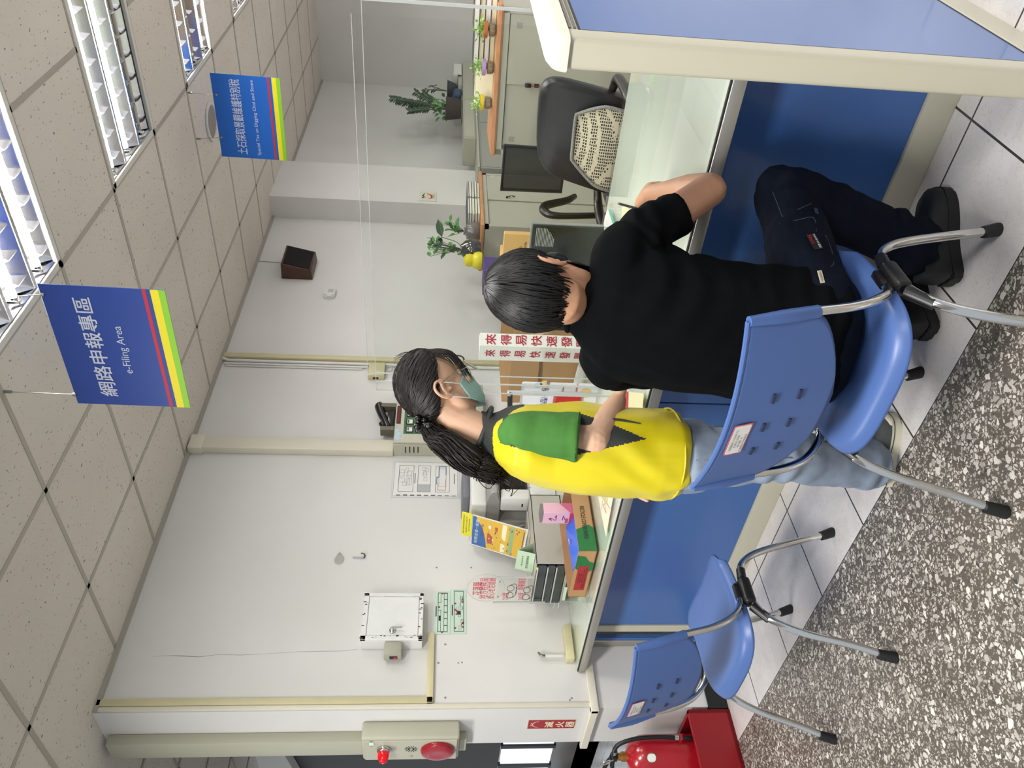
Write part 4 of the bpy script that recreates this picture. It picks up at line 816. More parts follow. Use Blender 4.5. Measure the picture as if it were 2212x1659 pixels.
# reading-glasses rack of clear acrylic
gyp = 2.405
def gp(px, py, d=0.0): return at(px, py, y=gyp-d)
a, b = gp(1025, 1270), gp(1222, 1302)
t = thing('glasses_rack', 'clear acrylic rack with red writing and hanging reading glasses', 'rack', (gp(1222, 1270).x, gyp, ZD))
hc = gp(1050, 1270); rad = abs(gp(1050, 1241).x-gp(1050, 1299).x)/2; xl, xr_ = gp(1100, 1301).x, gp(1100, 1246).x
bm = BM(); prism(bm, [(hc.x+rad*1.0*math.cos(a_), hc.z+rad*0.82*math.sin(a_)) for a_ in [2*math.pi*k/40 for k in range(40)]], 0.003, M=Matrix(((1, 0, 0, 0), (0, 0, 1, gyp), (0, 1, 0, 0), (0, 0, 0, 1)))); hd = obj('head_plate', bm, M_ACRY, t)
bm = BM(); tube(bm, [Vector((hc.x+rad*math.cos(a_), gyp, hc.z+rad*0.82*math.sin(a_))) for a_ in [2*math.pi*k/40 for k in range(40)]], 0.0012, 6, closed=True); obj('head_edge', bm, M_EDGE, t)
bm = BM(); box(bm, (xl, gyp, ZD), (xr_, gyp+0.003, gp(1075, 1270).z)); obj('back_plate', bm, M_ACRY, t)
bm = BM(); box(bm, (xl, gyp-0.004, 0.90), (xl+0.006, gyp+0.004, gp(1068, 1270).z)); obj('rail', bm, M_EDGE, t); bm = BM(); box(bm, (xr_-0.008, gyp-0.004, 0.985), (xr_, gyp+0.004, gp(1072, 1270).z)); obj('rail', bm, M_EDGE, t)
bm = BM(); box(bm, (xl, gyp-0.09, ZD), (xr_, gyp+0.003, ZD+0.003)); obj('foot', bm, M_ACRY, t)
M_REDL = mat('letter_red', '#c8475a', 0.5)
mm = abs(gp(1050, 1200).x-gp(1050, 1300).x)/100
for s, (px, py), wpx, hpx in (('花蓮縣', (1031, 1271), 29, 12), ('地方稅務局', (1045, 1271), 46, 12), ('愛心老花眼鏡', (1062, 1271), 46, 9), ('250度', (1091, 1288), 16, 9), ('200度', (1125, 1288), 17, 9), ('用畢歸還', (1127, 1261), 28, 10)):
    lettering([dict(s=s, o=gp(px, py, 0.001), x=EX, y=EZ, w=wpx*mm, h=hpx*mm, bold=0.01)], t, M_REDL)
for px, py in ((1079, 1256), (1075, 1289)):
    bm = BM(); lathe(bm, [(0.007, 0), (0.007, 0.004), (0.004, 0.006), (0, 0.006)], 14, M=axes(gp(px, py, 0.002), EX, EZ)); obj('screw', bm, M_CHROME, t)
for z in (0.775, 0.80):
    bm = BM(); tube(bm, [Vector((xl-0.002, gyp, z+0.05)), Vector((xl-0.03, gyp-0.01, z+0.05)), Vector((xl-0.035, gyp-0.012, z+0.06))], 0.002, 6); obj('hook', bm, M_EDGE, t)
def glasses(label, px, py, zoff):
    c = gp(px, py, 0.012); t = thing('reading_glasses', label, 'glasses', c); bm = BM()
    for s in (-1, 1):
        tube(bm, [c+Vector((s*0.031+0.025*math.cos(a_), -0.004, 0.018*math.sin(a_))) for a_ in [2*math.pi*k/20 for k in range(20)]], 0.0016, 6, closed=True)
    tube(bm, [c+Vector((-0.007, -0.004, 0.004)), c+Vector((0, -0.006, 0.009)), c+Vector((0.007, -0.004, 0.004))], 0.0016, 6, sub=3)
    obj('rim', bm, mat('dark_frame', '#4a4444', 0.3), t)
    for s in (-1, 1):
        bm = BM(); tube(bm, [c+Vector((s*0.056, -0.004, 0.006)), c+Vector((s*0.058, 0.004, -0.02)), c+Vector((s*0.03, 0.007, -0.034)), c+Vector((-s*0.03, 0.007, -0.030))], 0.0016, 6, sub=4); obj('temple', bm, mat('dark_frame', '#4a4444', 0.3), t)
glasses('upper pair of reading glasses hanging on the clear rack', 1102, 1277, 0); glasses('lower pair of reading glasses hanging on the clear rack', 1137, 1281, 0)
# multifunction copier
cs = 2.89; xc = at(1200, 1078, y=cs).x; yw = cs+0.46; M_CW = mat('copier_white', '#d7d7d2', 0.4); M_CG = mat('copier_grey', '#a5a59f', 0.45); M_CD = mat('copier_dark', '#3a3a3b', 0.4)
t = thing('copier', 'white and grey copier standing against the wall behind the poster', 'copier', ((xc-3.705)/2, cs+0.23, ZD))
zt = at(1016, 1120, y=cs).z; z_a = at(1142, 1085, y=cs).z; z_b = at(1080, 1100, y=cs).z; z_c = at(1052, 1100, y=cs).z
bm = BM(); box(bm, (-3.705, cs, ZD), (xc-0.012, yw, z_a), 0.012, 3); box(bm, (-3.705, cs+0.001, z_a-0.01), (xc-0.20, yw, z_b), 0.006, 2); obj('body', bm, M_CG, t)
bm = BM(); box(bm, (xc-0.014, cs+0.004, ZD+0.012), (xc+0.004, yw-0.004, z_a-0.01), 0.008, 3); fc = obj('front_cover', bm, M_CW, t)
bm = BM(); box(bm, (xc+0.003, cs+0.06, ZD+0.035), (xc+0.0055, cs+0.085, ZD+0.06)); obj('badge', bm, M_CD, fc)
bm = BM(); box(bm, (xc-0.012, cs+0.002, ZD+0.066), (xc+0.0055, yw-0.006, ZD+0.069)); obj('seam', bm, M_CD, fc)
bm = BM(); box(bm, (xc-0.19, cs+0.09, z_a), (xc-0.03, yw-0.02, z_a+0.01), 0.002, 1); box(bm, (xc-0.20, cs+0.08, z_a), (xc-0.19, yw-0.02, z_b)); obj('output_tray', bm, M_CD, t)
bm = BM(); box(bm, (xc-0.11, cs+0.0, z_a-0.006), (xc+0.004, cs+0.07, z_b), 0.012, 3); obj('pillar', bm, M_CW, t)
bm = BM(); box(bm, (xc-0.07, cs-0.001, z_a+0.03), (xc-0.045, cs+0.002, z_a+0.038)); obj('usb_port', bm, M_BLK, t)
bm = BM(); prof = [(-3.70, z_b), (xc-0.03, z_b), (xc+0.045, z_b+0.02), (xc+0.03, z_b+0.06), (xc-0.05, z_c+0.004), (-3.70, z_c+0.004)]
prism(bm, [(p[0], p[1]) for p in prof], yw-cs, M=Matrix(((1, 0, 0, 0), (0, 0, 1, cs), (0, 1, 0, 0), (0, 0, 0, 1)))); bmesh.ops.bevel(bm, geom=bm.edges[:], offset=0.006, segments=2, affect='EDGES'); sc = obj('scanner_base', bm, mat('copier_midgrey', '#8e8e89', 0.45), t)
bm = BM()
for k in range(5):
    for j in range(3): box(bm, (xc-0.035+0.02*j, cs+0.10+0.04*k, z_b+0.066-0.004*j), (xc-0.023+0.02*j, cs+0.125+0.04*k, z_b+0.073-0.004*j))
obj('key_strip', bm, M_LGREY, sc)['kind'] = 'stuff'
bm = BM(); box(bm, (-3.70, cs-0.004, z_c), (xc-0.05, yw, zt), 0.016, 3); ld = obj('scanner_lid', bm, M_CW, t)
bm = BM(); box(bm, (-3.69, cs+0.15, zt), (xc-0.16, yw-0.05, zt+0.045), 0.014, 3); obj('document_feeder', bm, mat('copier_slate', '#6d7078', 0.4), ld)
# loose sheets on the glass
def sheet_flat(name, label, pts, m, cat='paper', h=ZD+0.001, marks=None, group=None):
    q = [at(px, py, z=h) for px, py in pts]; bm = BM(); a = [bm.verts.new(p) for p in q]; b = [bm.verts.new(p+EZ*0.0008) for p in q]; bm.faces.new(a); bm.faces.new(b[::-1]); n_ = len(q)
    for i in range(n_): bm.faces.new((a[i], b[i], b[(i+1) % n_], a[(i+1) % n_]))
    t = thing(name, label, cat, (q[0]+q[2])/2, 0, group); obj('sheet', bm, m, t, smooth=0)
    return t, q
t, q = sheet_flat('map_sheet', 'patterned map sheet under the edge of the counter glass near the carton', [(1325, 1060), (1325, 1072), (1309, 1159), (1292, 1072), (1294, 1060)], mat('map_print', '#e3e0c8', 0.5, noise=0.1, scale=20))
bm = BM(); rr = random.Random(6); cen = sum(q, Vector())/len(q)
for k in range(14):
    o = cen+Vector((rr.uniform(-0.05, 0.05), rr.uniform(-0.03, 0.08), 0.0012)); tube(bm, [o, o+Vector((rr.uniform(-.05, .05), rr.uniform(-.05, .05), 0)), o+Vector((rr.uniform(-.05, .05), rr.uniform(-.05, .05), 0))], 0.003, 5, sub=4, flat=0.1, up=EZ, mi=k % 3)
obj('route_lines', bm, [mat('map_red', '#c98e86', 0.5), mat('map_green', '#9fb58c', 0.5), mat('map_ochre', '#cdb87a', 0.5)], t)
t, q = sheet_flat('flyer', 'cream flyer with a red heading lying by the counter edge between the two people', [(1350, 845), (1350, 880), (1388, 890), (1391, 850)], mat('flyer_cream', '#eae3b4', 0.5))
bm = BM(); quad(bm, *[p+EZ*0.0012 for p in (q[0], q[1], lerp(q[1], q[2], .22), lerp(q[0], q[3], .22))]); obj('heading', bm, M_RED, t, smooth=0)
t, q = sheet_flat('form_sheet', 'white form with a teal edge under the clear screen', [(1307, 468), (1313, 452), (1326, 490), (1303, 490)], M_PAPER)
bm = BM(); quad(bm, *[at(px, py, z=ZD+0.0022) for px, py in ((1315, 453), (1318, 451), (1330, 489), (1326, 491))]); obj('edge_band', bm, mat('teal', '#5fb8a4', 0.5), t, smooth=0)
sheet_flat('form_sheet', 'peach form under the seated person\'s writing hand', [(1340, 487), (1345, 443), (1372, 458), (1385, 475), (1370, 520), (1345, 520)], mat('paper_peach', '#ead0a8', 0.6))
sheet_flat('form_sheet', 'pale yellow slip beside the writing hand', [(1369, 462), (1378, 462), (1384, 478), (1366, 474)], mat('paper_lemon', '#ecebc2', 0.6), h=ZD+0.003)
# ================================================================ the two blue visitor chairs
M_SEAT = mat('blue_plastic', '#466198', 0.36, spec=0.4); M_RUB = mat('black_rubber', '#121213', 0.6)
def make_chair(name, label, cx, cy):
    """local frame: the sitter faces +y, origin on the floor under the middle"""
    t = thing(name, label, 'chair', (cx, cy, 0), 0, 'blue visitor chairs at the counter')
    def L(name, bm, m, par=None, **k): return obj(name, bm, m, par or t, world=False, **k)
    bm = BM()          # seat shell: scooped, with its sides and rear rolled down, front lip turned over
    def seat(u, r):    # u runs round the rim, r from the middle outwards
        a = 2*math.pi*u; c, s = math.cos(a), math.sin(a); e = 2/3.4 if s < 0 else 2/6.0
        fx = math.copysign(abs(c)**e, c); fy = math.copysign(abs(s)**e, s)
        x, y = 0.236*fx*r, 0.020+0.200*fy*r
        if y > 0: x *= 1-0.05*(y/0.22)
        v = (y+0.18)/0.40; sx = x/0.236
        z = 0.440+0.016*sx*sx*(0.4+v) + 0.06*max(0.0, v-0.60)**1.25 - 0.035*max(0.0, 0.30-v)**1.3
        z -= 0.030*max(0.0, (r-0.88)/0.12)**1.6*(1.0 if s < 0.3 else 0.25)
        return Vector((x, y, z))
    RR = [k/10*0.86 for k in range(11)]+[0.9, 0.935, 0.965, 0.985, 1.0]; NU = 64
    gr = [[bm.verts.new(seat(i/NU, max(r, 0.02))) for i in range(NU)] for r in RR]
    for a_, b_ in zip(gr[:-1], gr[1:]):
        for i in range(NU): bm.faces.new((a_[i], a_[(i+1) % NU], b_[(i+1) % NU], b_[i]))
    bm.faces.new(gr[0])
    L('seat', bm, M_SEAT, smooth=60).modifiers.new('thickness', 'SOLIDIFY').thickness = 0.010
    t.children[-1].modifiers[0].offset = -1 if False else 1
    bm = BM()          # backrest: straight top edge, shield-shaped foot, bowed round the back
    H0, H1 = 0.575, 0.845
    def hwid(v):       # half width at height fraction v (0 foot, 1 top)
        return 0.262*min(1.0, math.sin(min(1.0, (v+0.02)/0.42)*math.pi/2)**0.62)*(1 if v < .42 else 1.0)
    def back(u, v):
        s = 2*u-1; x = s*hwid(v); z = H0+(H1-H0)*v-0.006*(1-s*s)*v; bow = 0.055*(1-(x/0.262)**2)
        y = -0.155-0.075*v-bow+0.012
        return Vector((x, y, z))
    sheet(bm, back, 30, 22)
    bmesh.ops.remove_doubles(bm, verts=bm.verts[:], dist=0.0004)
    b = L('backrest', bm, M_SEAT, smooth=60); sm = b.modifiers.new('thickness', 'SOLIDIFY'); sm.thickness = 0.007; sm.offset = 0
    for s in (-1, 1):   # sleeves that swallow the frame tubes
        bm = BM(); pts = [Vector((s*0.262, -0.168, 0.672)), Vector((s*0.264, -0.196, 0.76)), Vector((s*0.262, -0.216, 0.843))]; tube(bm, pts, [0.015, 0.016, 0.012], 12, sub=4); L('sleeve', bm, M_SEAT, b)
    bm = BM()           # rolled top rim
    tube(bm, [back(k/16, 1.0)+Vector((0, 0.001, 0)) for k in range(17)], 0.0065, 8); L('top_rim', bm, M_SEAT, b)
    for i in range(3):
        for j in range(2):
            u = 0.635-0.165*i; v = 0.62-0.26*j; p = back(u, v); bm = BM(); n = Vector((0, -1, 0)); q = back(u+0.02, v)-p
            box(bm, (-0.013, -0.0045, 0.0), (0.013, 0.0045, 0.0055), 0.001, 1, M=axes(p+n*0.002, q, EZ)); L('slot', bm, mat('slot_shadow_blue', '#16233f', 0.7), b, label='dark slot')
    p = back(0.42, 0.84); q = back(0.46, 0.84)-back(0.38, 0.84); up = back(0.42, 0.94)-back(0.42, 0.74); A = axes(p+Vector((0, -0.0045, 0)), q, up)
    bm = BM(); prism(bm, rrect(0.105, 0.05, 0.006, 4), 0.0012, M=A); st = L('sticker', bm, mat('sticker_red_edge', '#b65a62', 0.5), b)
    bm = BM(); prism(bm, rrect(0.098, 0.044, 0.005, 4), 0.0006, M=A, z0=0.001); L('sticker_face', bm, mat('sticker_white', '#d5d3cf', 0.5), st)
    bm = BM()
    for k, (s_, wf) in enumerate((('財產編號 3140402-03', .8), ('名稱 折合椅', .5), ('年限 5', .4), ('花蓮縣地方稅務局', .7))): text_bm(bm, s_, A @ Vector((-0.005*k, 0.014-0.010*k, 0.002)), q, up, w=0.09*wf, h=0.006)
    o = obj('sticker_print', bm, mat('print_grey', '#6f6b6b', 0.6), None, world=False, smooth=0, recalc=False); o.parent = st
    for s in (-1, 1):
        bm = BM(); tube(bm, [Vector((s*0.225, 0.02, 0.432)), Vector((s*0.245, -0.045, 0.448)), Vector((s*0.262, -0.105, 0.50)), Vector((s*0.264, -0.145, 0.58)), Vector((s*0.262, -0.168, 0.68))], 0.0115, 12, sub=6); L('back_tube', bm, M_CHROME)
        bm = BM(); tube(bm, [Vector((s*0.245, 0.0, 0.405)), Vector((s*0.247, 0.075, 0.412)), Vector((s*0.249, 0.135, 0.385)), Vector((s*0.251, 0.185, 0.29)), Vector((s*0.252, 0.262, 0.02))], 0.0125, 12, sub=6); l = L('leg', bm, M_CHROME)
        bm = BM(); cyl(bm, (s*0.252, 0.250, 0.055), (s*0.252, 0.270, 0.0), 0.0165, 0.019, 14); L('foot_cap', bm, M_RUB, l)
        bm = BM(); tube(bm, [Vector((s*0.247, 0.02, 0.402)), Vector((s*0.250, -0.045, 0.398)), Vector((s*0.256, -0.11, 0.36)), Vector((s*0.264, -0.165, 0.27)), Vector((s*0.276, -0.215, 0.13)), Vector((s*0.283, -0.262, 0.02))], 0.0125, 12, sub=6); l = L('leg', bm, M_CHROME)
        bm = BM(); cyl(bm, (s*0.281, -0.252, 0.055), (s*0.284, -0.268, 0.0), 0.0165, 0.019, 14); L('foot_cap', bm, M_RUB, l)
        bm = BM(); box(bm, (s*0.247-0.022, -0.045, 0.392), (s*0.247+0.022, 0.06, 0.432), 0.012, 3); box(bm, (s*0.235-0.012, -0.02, 0.425), (s*0.235+0.012, 0.045, 0.450), 0.006, 2); cyl(bm, (s*0.247, -0.05, 0.408), (s*0.252, -0.105, 0.365), 0.016, 0.0155, 14); cyl(bm, (s*0.247, 0.06, 0.413), (s*0.248, 0.10, 0.407), 0.0165, 0.0155, 14)
        L('bracket', bm, M_BLK)
    bm = BM(); cyl(bm, (-0.24, 0.02, 0.415), (0.24, 0.02, 0.415), 0.010, n=12); L('cross_tube', bm, M_CHROME)
    return t
make_chair('visitor_chair', 'empty blue plastic chair on chrome legs at the left end of the counter', -2.502, 1.552)
make_chair('visitor_chair', 'blue plastic chair on chrome legs under the seated person in black', -1.208, 1.548)
# ================================================================ fire extinguisher in its red box by the wall end
M_FRED = mat('extinguisher_red', '#a01420', 0.25, coat=0.4); M_BRED = mat('stand_red', '#8e0f18', 0.4, noise=0.03, scale=10)
t = thing('extinguisher_stand', 'open red wooden stand on the floor holding the fire extinguisher', 'stand', (-3.86, 1.70, 0))
bm = BM(); th = 0.022; X0, X1, Ya, Yb, Zt = -4.03, -3.70, 1.555, 1.868, 0.215
for lo, hi in (((X1-th, Ya, 0), (X1, Yb, Zt)), ((X0, Ya, 0), (X0+th, Yb, Zt)), ((X0, Ya, 0), (X1, Ya+th, Zt)), ((X0, Yb-th, 0), (X1, Yb, Zt)), ((X0, Ya, 0), (X1, Yb, th))): box(bm, lo, hi, 0.002, 1)
obj('box', bm, M_BRED, t, smooth=0)
EC = Vector((-3.862, 1.712, 0.023))
t = thing('fire_extinguisher', 'red fire extinguisher with a black hose standing in the red box', 'fire extinguisher', EC)
bm = BM(); lathe(bm, [(0.085, 0), (0.098, 0.006), (0.1, 0.02), (0.1, 0.40), (0.097, 0.43), (0.085, 0.462), (0.06, 0.487), (0.032, 0.498), (0.024, 0.502)], 40, M=Matrix.Translation(EC)); bd = obj('cylinder', bm, M_FRED, t)
bm = BM(); lathe(bm, [(0.024, 0.50), (0.024, 0.525), (0.018, 0.53), (0.018, 0.55), (0.013, 0.56)], 20, M=Matrix.Translation(EC)); obj('neck', bm, mat('brass', '#a8763a', 0.35, 0.7), t)
bm = BM(); box(bm, EC+Vector((-0.022, -0.018, 0.545)), EC+Vector((0.022, 0.018, 0.58)), 0.006, 2); vl = obj('valve', bm, M_BLK, t)
bm = BM(); tube(bm, [EC+Vector((0.0, 0, 0.575)), EC+Vector((-0.05, -0.02, 0.60)), EC+Vector((-0.13, -0.05, 0.612))], [0.010, 0.011, 0.008], 10, sub=4); tube(bm, [EC+Vector((-0.01, 0, 0.56)), EC+Vector((-0.06, -0.02, 0.565)), EC+Vector((-0.12, -0.045, 0.54))], [0.010, 0.011, 0.008], 10, sub=4); obj('lever', bm, M_BLK, vl)
bm = BM(); tube(bm, [EC+Vector((0.012, -0.02, 0.57)), EC+Vector((0.0, -0.03, 0.60)), EC+Vector((0.02, -0.035, 0.625)), EC+Vector((0.03, -0.03, 0.59))], 0.0025, 6, sub=5); cyl(bm, EC+Vector((0.0, -0.03, 0.59)), EC+Vector((0.005, -0.05, 0.655)), 0.003, n=8); obj('safety_pin', bm, M_CHROME, vl)
bm = BM(); tube(bm, [EC+Vector((0.02, 0.0, 0.562)), EC+Vector((0.05, 0.0, 0.572)), EC+Vector((0.088, 0.02, 0.55)), EC+Vector((0.112, 0.035, 0.47)), EC+Vector((0.118, 0.04, 0.36)), EC+Vector((0.116, 0.035, 0.26)), EC+Vector((0.112, 0.03, 0.18))], 0.0105, 12, sub=6); hs = obj('hose', bm, M_BLK, t)
bm = BM(); cyl(bm, EC+Vector((0.035, 0.0, 0.568)), EC+Vector((0.058, 0.003, 0.568)), 0.0135, n=14); cyl(bm, EC+Vector((0.1165, 0.036, 0.275)), EC+Vector((0.1155, 0.034, 0.255)), 0.0135, n=14); obj('ferrule', bm, M_CHROME, hs, label='bright metal ferrules')
bm = BM(); box(bm, EC+Vector((0.094, 0.02, 0.235)), EC+Vector((0.13, 0.05, 0.25)), 0.003, 1); obj('hose_clip', bm, M_FRED, bd)
def wrap(name, a0, a1, z0, z1, m, r=0.1006, par=None, nseg=10, shape=None):
    bm = BM(); sheet(bm, lambda u, v: EC+Vector((r*math.cos(a0+(a1-a0)*u), r*math.sin(a0+(a1-a0)*u), z0+(z1-z0)*v)), nseg, 2); return obj(name, bm, m, par or bd, recalc=False)
D_ = math.radians
wrap('yellow_label', D_(-150), D_(-62), 0.245, 0.375, mat('label_yellow', '#e3cf1e', 0.4)); wrap('white_label', D_(-112), D_(-60), 0.385, 0.425, M_PAPER)
bm = BM(); c = D_(-28); nrm = Vector((math.cos(c), math.sin(c), 0)); A = axes(EC+nrm*0.1003+Vector((0, 0, 0.40)), Vector((-math.sin(c), math.cos(c), 0)), EZ); prism(bm, [(0.022*math.cos(2*math.pi*i/24), 0.022*math.sin(2*math.pi*i/24)) for i in range(24)], 0.003, M=A); sg = obj('inspection_sticker', bm, mat('sticker_green', '#5f9b62', 0.5), bd)
bm = BM(); prism(bm, [(0.021*math.cos(a_), 0.021*math.sin(a_)) for a_ in [D_(35+k*11) for k in range(11)]+[D_(215+k*11) for k in range(11)]], 0.001, M=A, z0=0.0028); obj('sticker_face', bm, M_PAPER, sg)
# ================================================================ office furniture and things behind the counter
M_CAB = mat('cabinet_grey', '#a9a899', 0.42, noise=0.02, scale=4); M_CABD = mat('cabinet_dark_grey', '#8f9088', 0.45); M_WOOD = mat('wood_edge', '#c08a5f', 0.45, noise=0.12, scale=14); M_SHADOW = mat('recess_dark', '#3c3c38', 0.6)
M_LEATH = mat('black_leather', '#15161a', 0.42, bump=0.08, bscale=180); M_NAVYP = mat('navy_folder', '#2b3350', 0.5); M_IVP = mat('paper_ivory', '#e6dfc2', 0.6)
# sliding-door cabinet with a wooden top (right)
CR0 = Vector((-2.22, 4.913, 0)); ang = math.atan2(5.038-4.913, -1.342+2.22); W, Dp, H = 0.887, 0.58, 1.17
t = thing('sliding_cabinet', 'grey sliding-door cabinet with a wooden top behind the black leather chair', 'cabinet', CR0, ang)
def Lo(name, bm, m, par=None, **k): return obj(name, bm, m, par or t, world=False, **k)
bm = BM(); box(bm, (0, 0.03, 0), (W, Dp, H), 0.003, 1); box(bm, (0, 0, 0), (0.035, 0.03, H)); box(bm, (W-0.035, 0, 0), (W, 0.03, H)); box(bm, (0, 0, H-0.04), (W, 0.03, H)); box(bm, (0, 0, 0), (W, 0.03, 0.06)); Lo('body', bm, M_CAB)
bm = BM(); prism(bm, [(0, 0), (0, 0.0)][:0] or [(-0.012, -0.02), (W+0.012, -0.02), (W+0.012, Dp), (-0.012, Dp)], 0.03, z0=H); bmesh.ops.bevel(bm, geom=bm.edges[:], offset=0.008, segments=2, affect='EDGES'); Lo('top', bm, M_WOOD)
for i, (a, b, y) in enumerate(((0.058, W/2+0.04, 0.018), (W/2+0.0, W-0.036, 0.006))):
    bm = BM(); box(bm, (a, y, 0.062), (b, y+0.01, H-0.045), 0.002, 1); d = Lo('door', bm, M_CAB)
    hx = 0.10 if i == 0 else W-0.10; bm = BM(); box(bm, (hx-0.025, y-0.002, H-0.13), (hx+0.025, y+0.003, H-0.075)); box(bm, (hx-0.017, y-0.003, H-0.121), (hx+0.017, y+0.002, H-0.084), mi=1); Lo('finger_pull', bm, [M_CAB, M_CABD], d)
bm = BM(); p = Vector((W/2+0.005, -0.002, H-0.22)); box(bm, p+Vector((-0.012, -0.03, 0.02)), p+Vector((0.012, 0.0, 0.06)), 0.006, 2); box(bm, p+Vector((-0.012, -0.012, -0.03)), p+Vector((0.010, -0.004, 0.0)), 0.003, 1, mi=0); tube(bm, [p+Vector((0, -0.016, 0.03)), p+Vector((0, -0.02, -0.02)), p+Vector((-0.004, -0.014, -0.12))], 0.006, 6, mi=1, flat=0.3); Lo('key_fob', bm, [M_BLK, mat('strap_red', '#a8433f', 0.6)])
def top(x, y): return Matrix.Translation(CR0) @ Matrix.Rotation(ang, 4, 'Z') @ Vector((x, y, H+0.0305))
RX = Vector((math.cos(ang), math.sin(ang), 0)); RY = Vector((-math.sin(ang), math.cos(ang), 0))
def stack(name, label, o, dx, dy, hs, w_, d_, cat, group, mats, jit=0.012, seed=1, two=True):
    rr = random.Random(seed); z = 0.0
    for i, h in enumerate(hs):
        c = o+dx*rr.uniform(-jit, jit)+dy*rr.uniform(-jit, jit)
        tt = thing(name, label(i) if callable(label) else label, cat, c+EZ*z, 0, group); bm = BM(); M = axes(c+EZ*z, dx, dy)
        k = rr.choice(mats) if not callable(mats) else mats(i)
        box(bm, (-w_/2+0.004, -d_/2+0.004, 0.002), (w_/2-0.004, d_/2-0.004, h-0.002), M=M); obj('pages', bm, M_PAPER if i % 2 else M_IVP, tt, smooth=0)
        bm = BM(); box(bm, (-w_/2, -d_/2, 0), (w_/2, d_/2, 0.002), M=M); box(bm, (-w_/2, -d_/2, h-0.002), (w_/2, d_/2, h), M=M); box(bm, (-w_/2, d_/2-0.002, 0), (w_/2, d_/2, h), M=M); obj('cover', bm, k, tt, smooth=0)
        z += h+0.0004
ORD = ['lowest', 'second from bottom', 'third from bottom', 'fourth from bottom', 'fifth from bottom', 'topmost']
stack('ledger', lambda i: f'cream-edged ledger under the screen edge, {ORD[i] if i < 3 else "topmost"} of its pile on the wooden-topped cabinet', top(0.82, 0.30), RX, RY, [0.035]*4, 0.18, 0.28, 'book', 'cream ledgers', [mat('cover_brown', '#4a3a34', 0.5)], seed=3)
stack('binder', lambda i: f'dark binder behind the leafy jars, {ORD[i] if i < 3 else "topmost"} of its pile', top(0.62, 0.36), RX, RY, [0.033]*4, 0.20, 0.26, 'book', 'dark binders', [mat('cover_maroon', '#3a2a30', 0.5), mat('cover_black', '#26262a', 0.5)], seed=4)
t = thing('notepad', 'cream spiral notepad leaning between the potted plants on the cabinet', 'notepad', top(0.37, 0.22))
bm = BM(); M = axes(top(0.37, 0.22), RX, Vector((0, 0.25, 1)).normalized()); box(bm, (-0.11, 0.0, -0.008), (0.11, 0.115, 0.0), M=M); obj('pages', bm, M_IVP, t, smooth=0)
bm = BM()
for k in range(22): tube(bm, [M @ Vector((-0.105+0.01*k+0.003*math.cos(a_), 0.115+0.005*math.sin(a_), -0.004+0.006*math.cos(a_))) for a_ in [2*math.pi*j/8 for j in range(8)]], 0.0009, 4, closed=True)
obj('spiral', bm, M_CHROME, t)['kind'] = 'stuff'
def leaf(bm, o, d, n, l, w_, mi=0, curl=0.15):
    d = d.normalized(); s = d.cross(n); s = s.normalized() if s.length > 1e-5 else frame_of(d)[0]; n = s.cross(d)
    v = [bm.verts.new(o+d*(l*a)+s*(w_*b)+n*(l*c)) for a, b, c in ((0, 0, 0), (0.3, 0.42, 0.04), (0.65, 0.40, 0.02), (1, 0, -curl), (0.65, -0.40, 0.02), (0.3, -0.42, 0.04), (0.45, 0, -0.03))]
    for i in range(6): bm.faces.new((v[6], v[i], v[(i+1) % 6])).material_index = mi
M_LEAF = mat('leaf_green', '#4f8a3a', 0.5, noise=0.15, scale=30); M_LEAFD = mat('leaf_dark', '#2c4a2c', 0.42, noise=0.12, scale=30); M_LEAFL = mat('leaf_light', '#8fbf57', 0.5, noise=0.15, scale=40); M_STEM = mat('stem_brown', '#4c5a36', 0.6)
M_JAR = glass_mat('jar_glass', '#eef4f0', 0.02, 0.2)
def jar_plant(label, o, rim, seed, r=0.045):
    t = thing('jar_plant', label, 'potted plant', o, 0, 'small plants in jars'); rr = random.Random(seed)
    bm = BM(); lathe(bm, [(r*0.6, 0.0), (r*0.9, 0.012), (r, 0.03), (r*0.9, 0.06)], 20, M=Matrix.Translation(o), caps=(True, False)); obj('jar', bm, M_JAR, t)
    bm = BM(); lathe(bm, [(r*0.55, 0.004), (r*0.8, 0.014), (r*0.85, 0.045), (0.0, 0.05)], 16, M=Matrix.Translation(o)); obj('gravel', bm, mat('gravel', '#9a8470', 0.8, noise=0.4, scale=90), t)
    bm = BM(); lathe(bm, [(r*0.92, 0.055), (r*1.12, 0.057), (r*1.12, 0.078), (r*0.92, 0.08)], 24, M=Matrix.Translation(o)); obj('pot_rim', bm, rim, t)
    bm = BM()
    for k in range(46):
        a, e = rr.uniform(0, 6.28), rr.uniform(0.1, 1.3); d = Vector((math.cos(a)*math.cos(e), math.sin(a)*math.cos(e), math.sin(e)))
        b = o+Vector((rr.uniform(-.7, .7)*r, rr.uniform(-.7, .7)*r, 0.075)); q = b+d*rr.uniform(0.015, 0.07); tube(bm, [b, q], 0.0008, 4); leaf(bm, q, d+Vector((0, 0, rr.uniform(-.6, .3))), Vector((rr.uniform(-1, 1), rr.uniform(-1, 1), 1)), rr.uniform(0.014, 0.028), rr.uniform(0.012, 0.02))
    obj('foliage', bm, M_LEAFL, t, smooth=0, recalc=False)
jar_plant('small leafy plant in an orange-rimmed jar, right-hand one of the three', top(0.74, 0.09), mat('rim_orange', '#b5692c', 0.4), 11)
jar_plant('small leafy plant in a lilac-rimmed jar, middle one of the three', top(0.52, 0.09), mat('rim_lilac', '#b48fc4', 0.4), 12)
jar_plant('small leafy plant in a yellow-rimmed jar, left-hand one of the three', top(0.30, 0.11), mat('rim_yellow', '#e0c321', 0.4), 13)
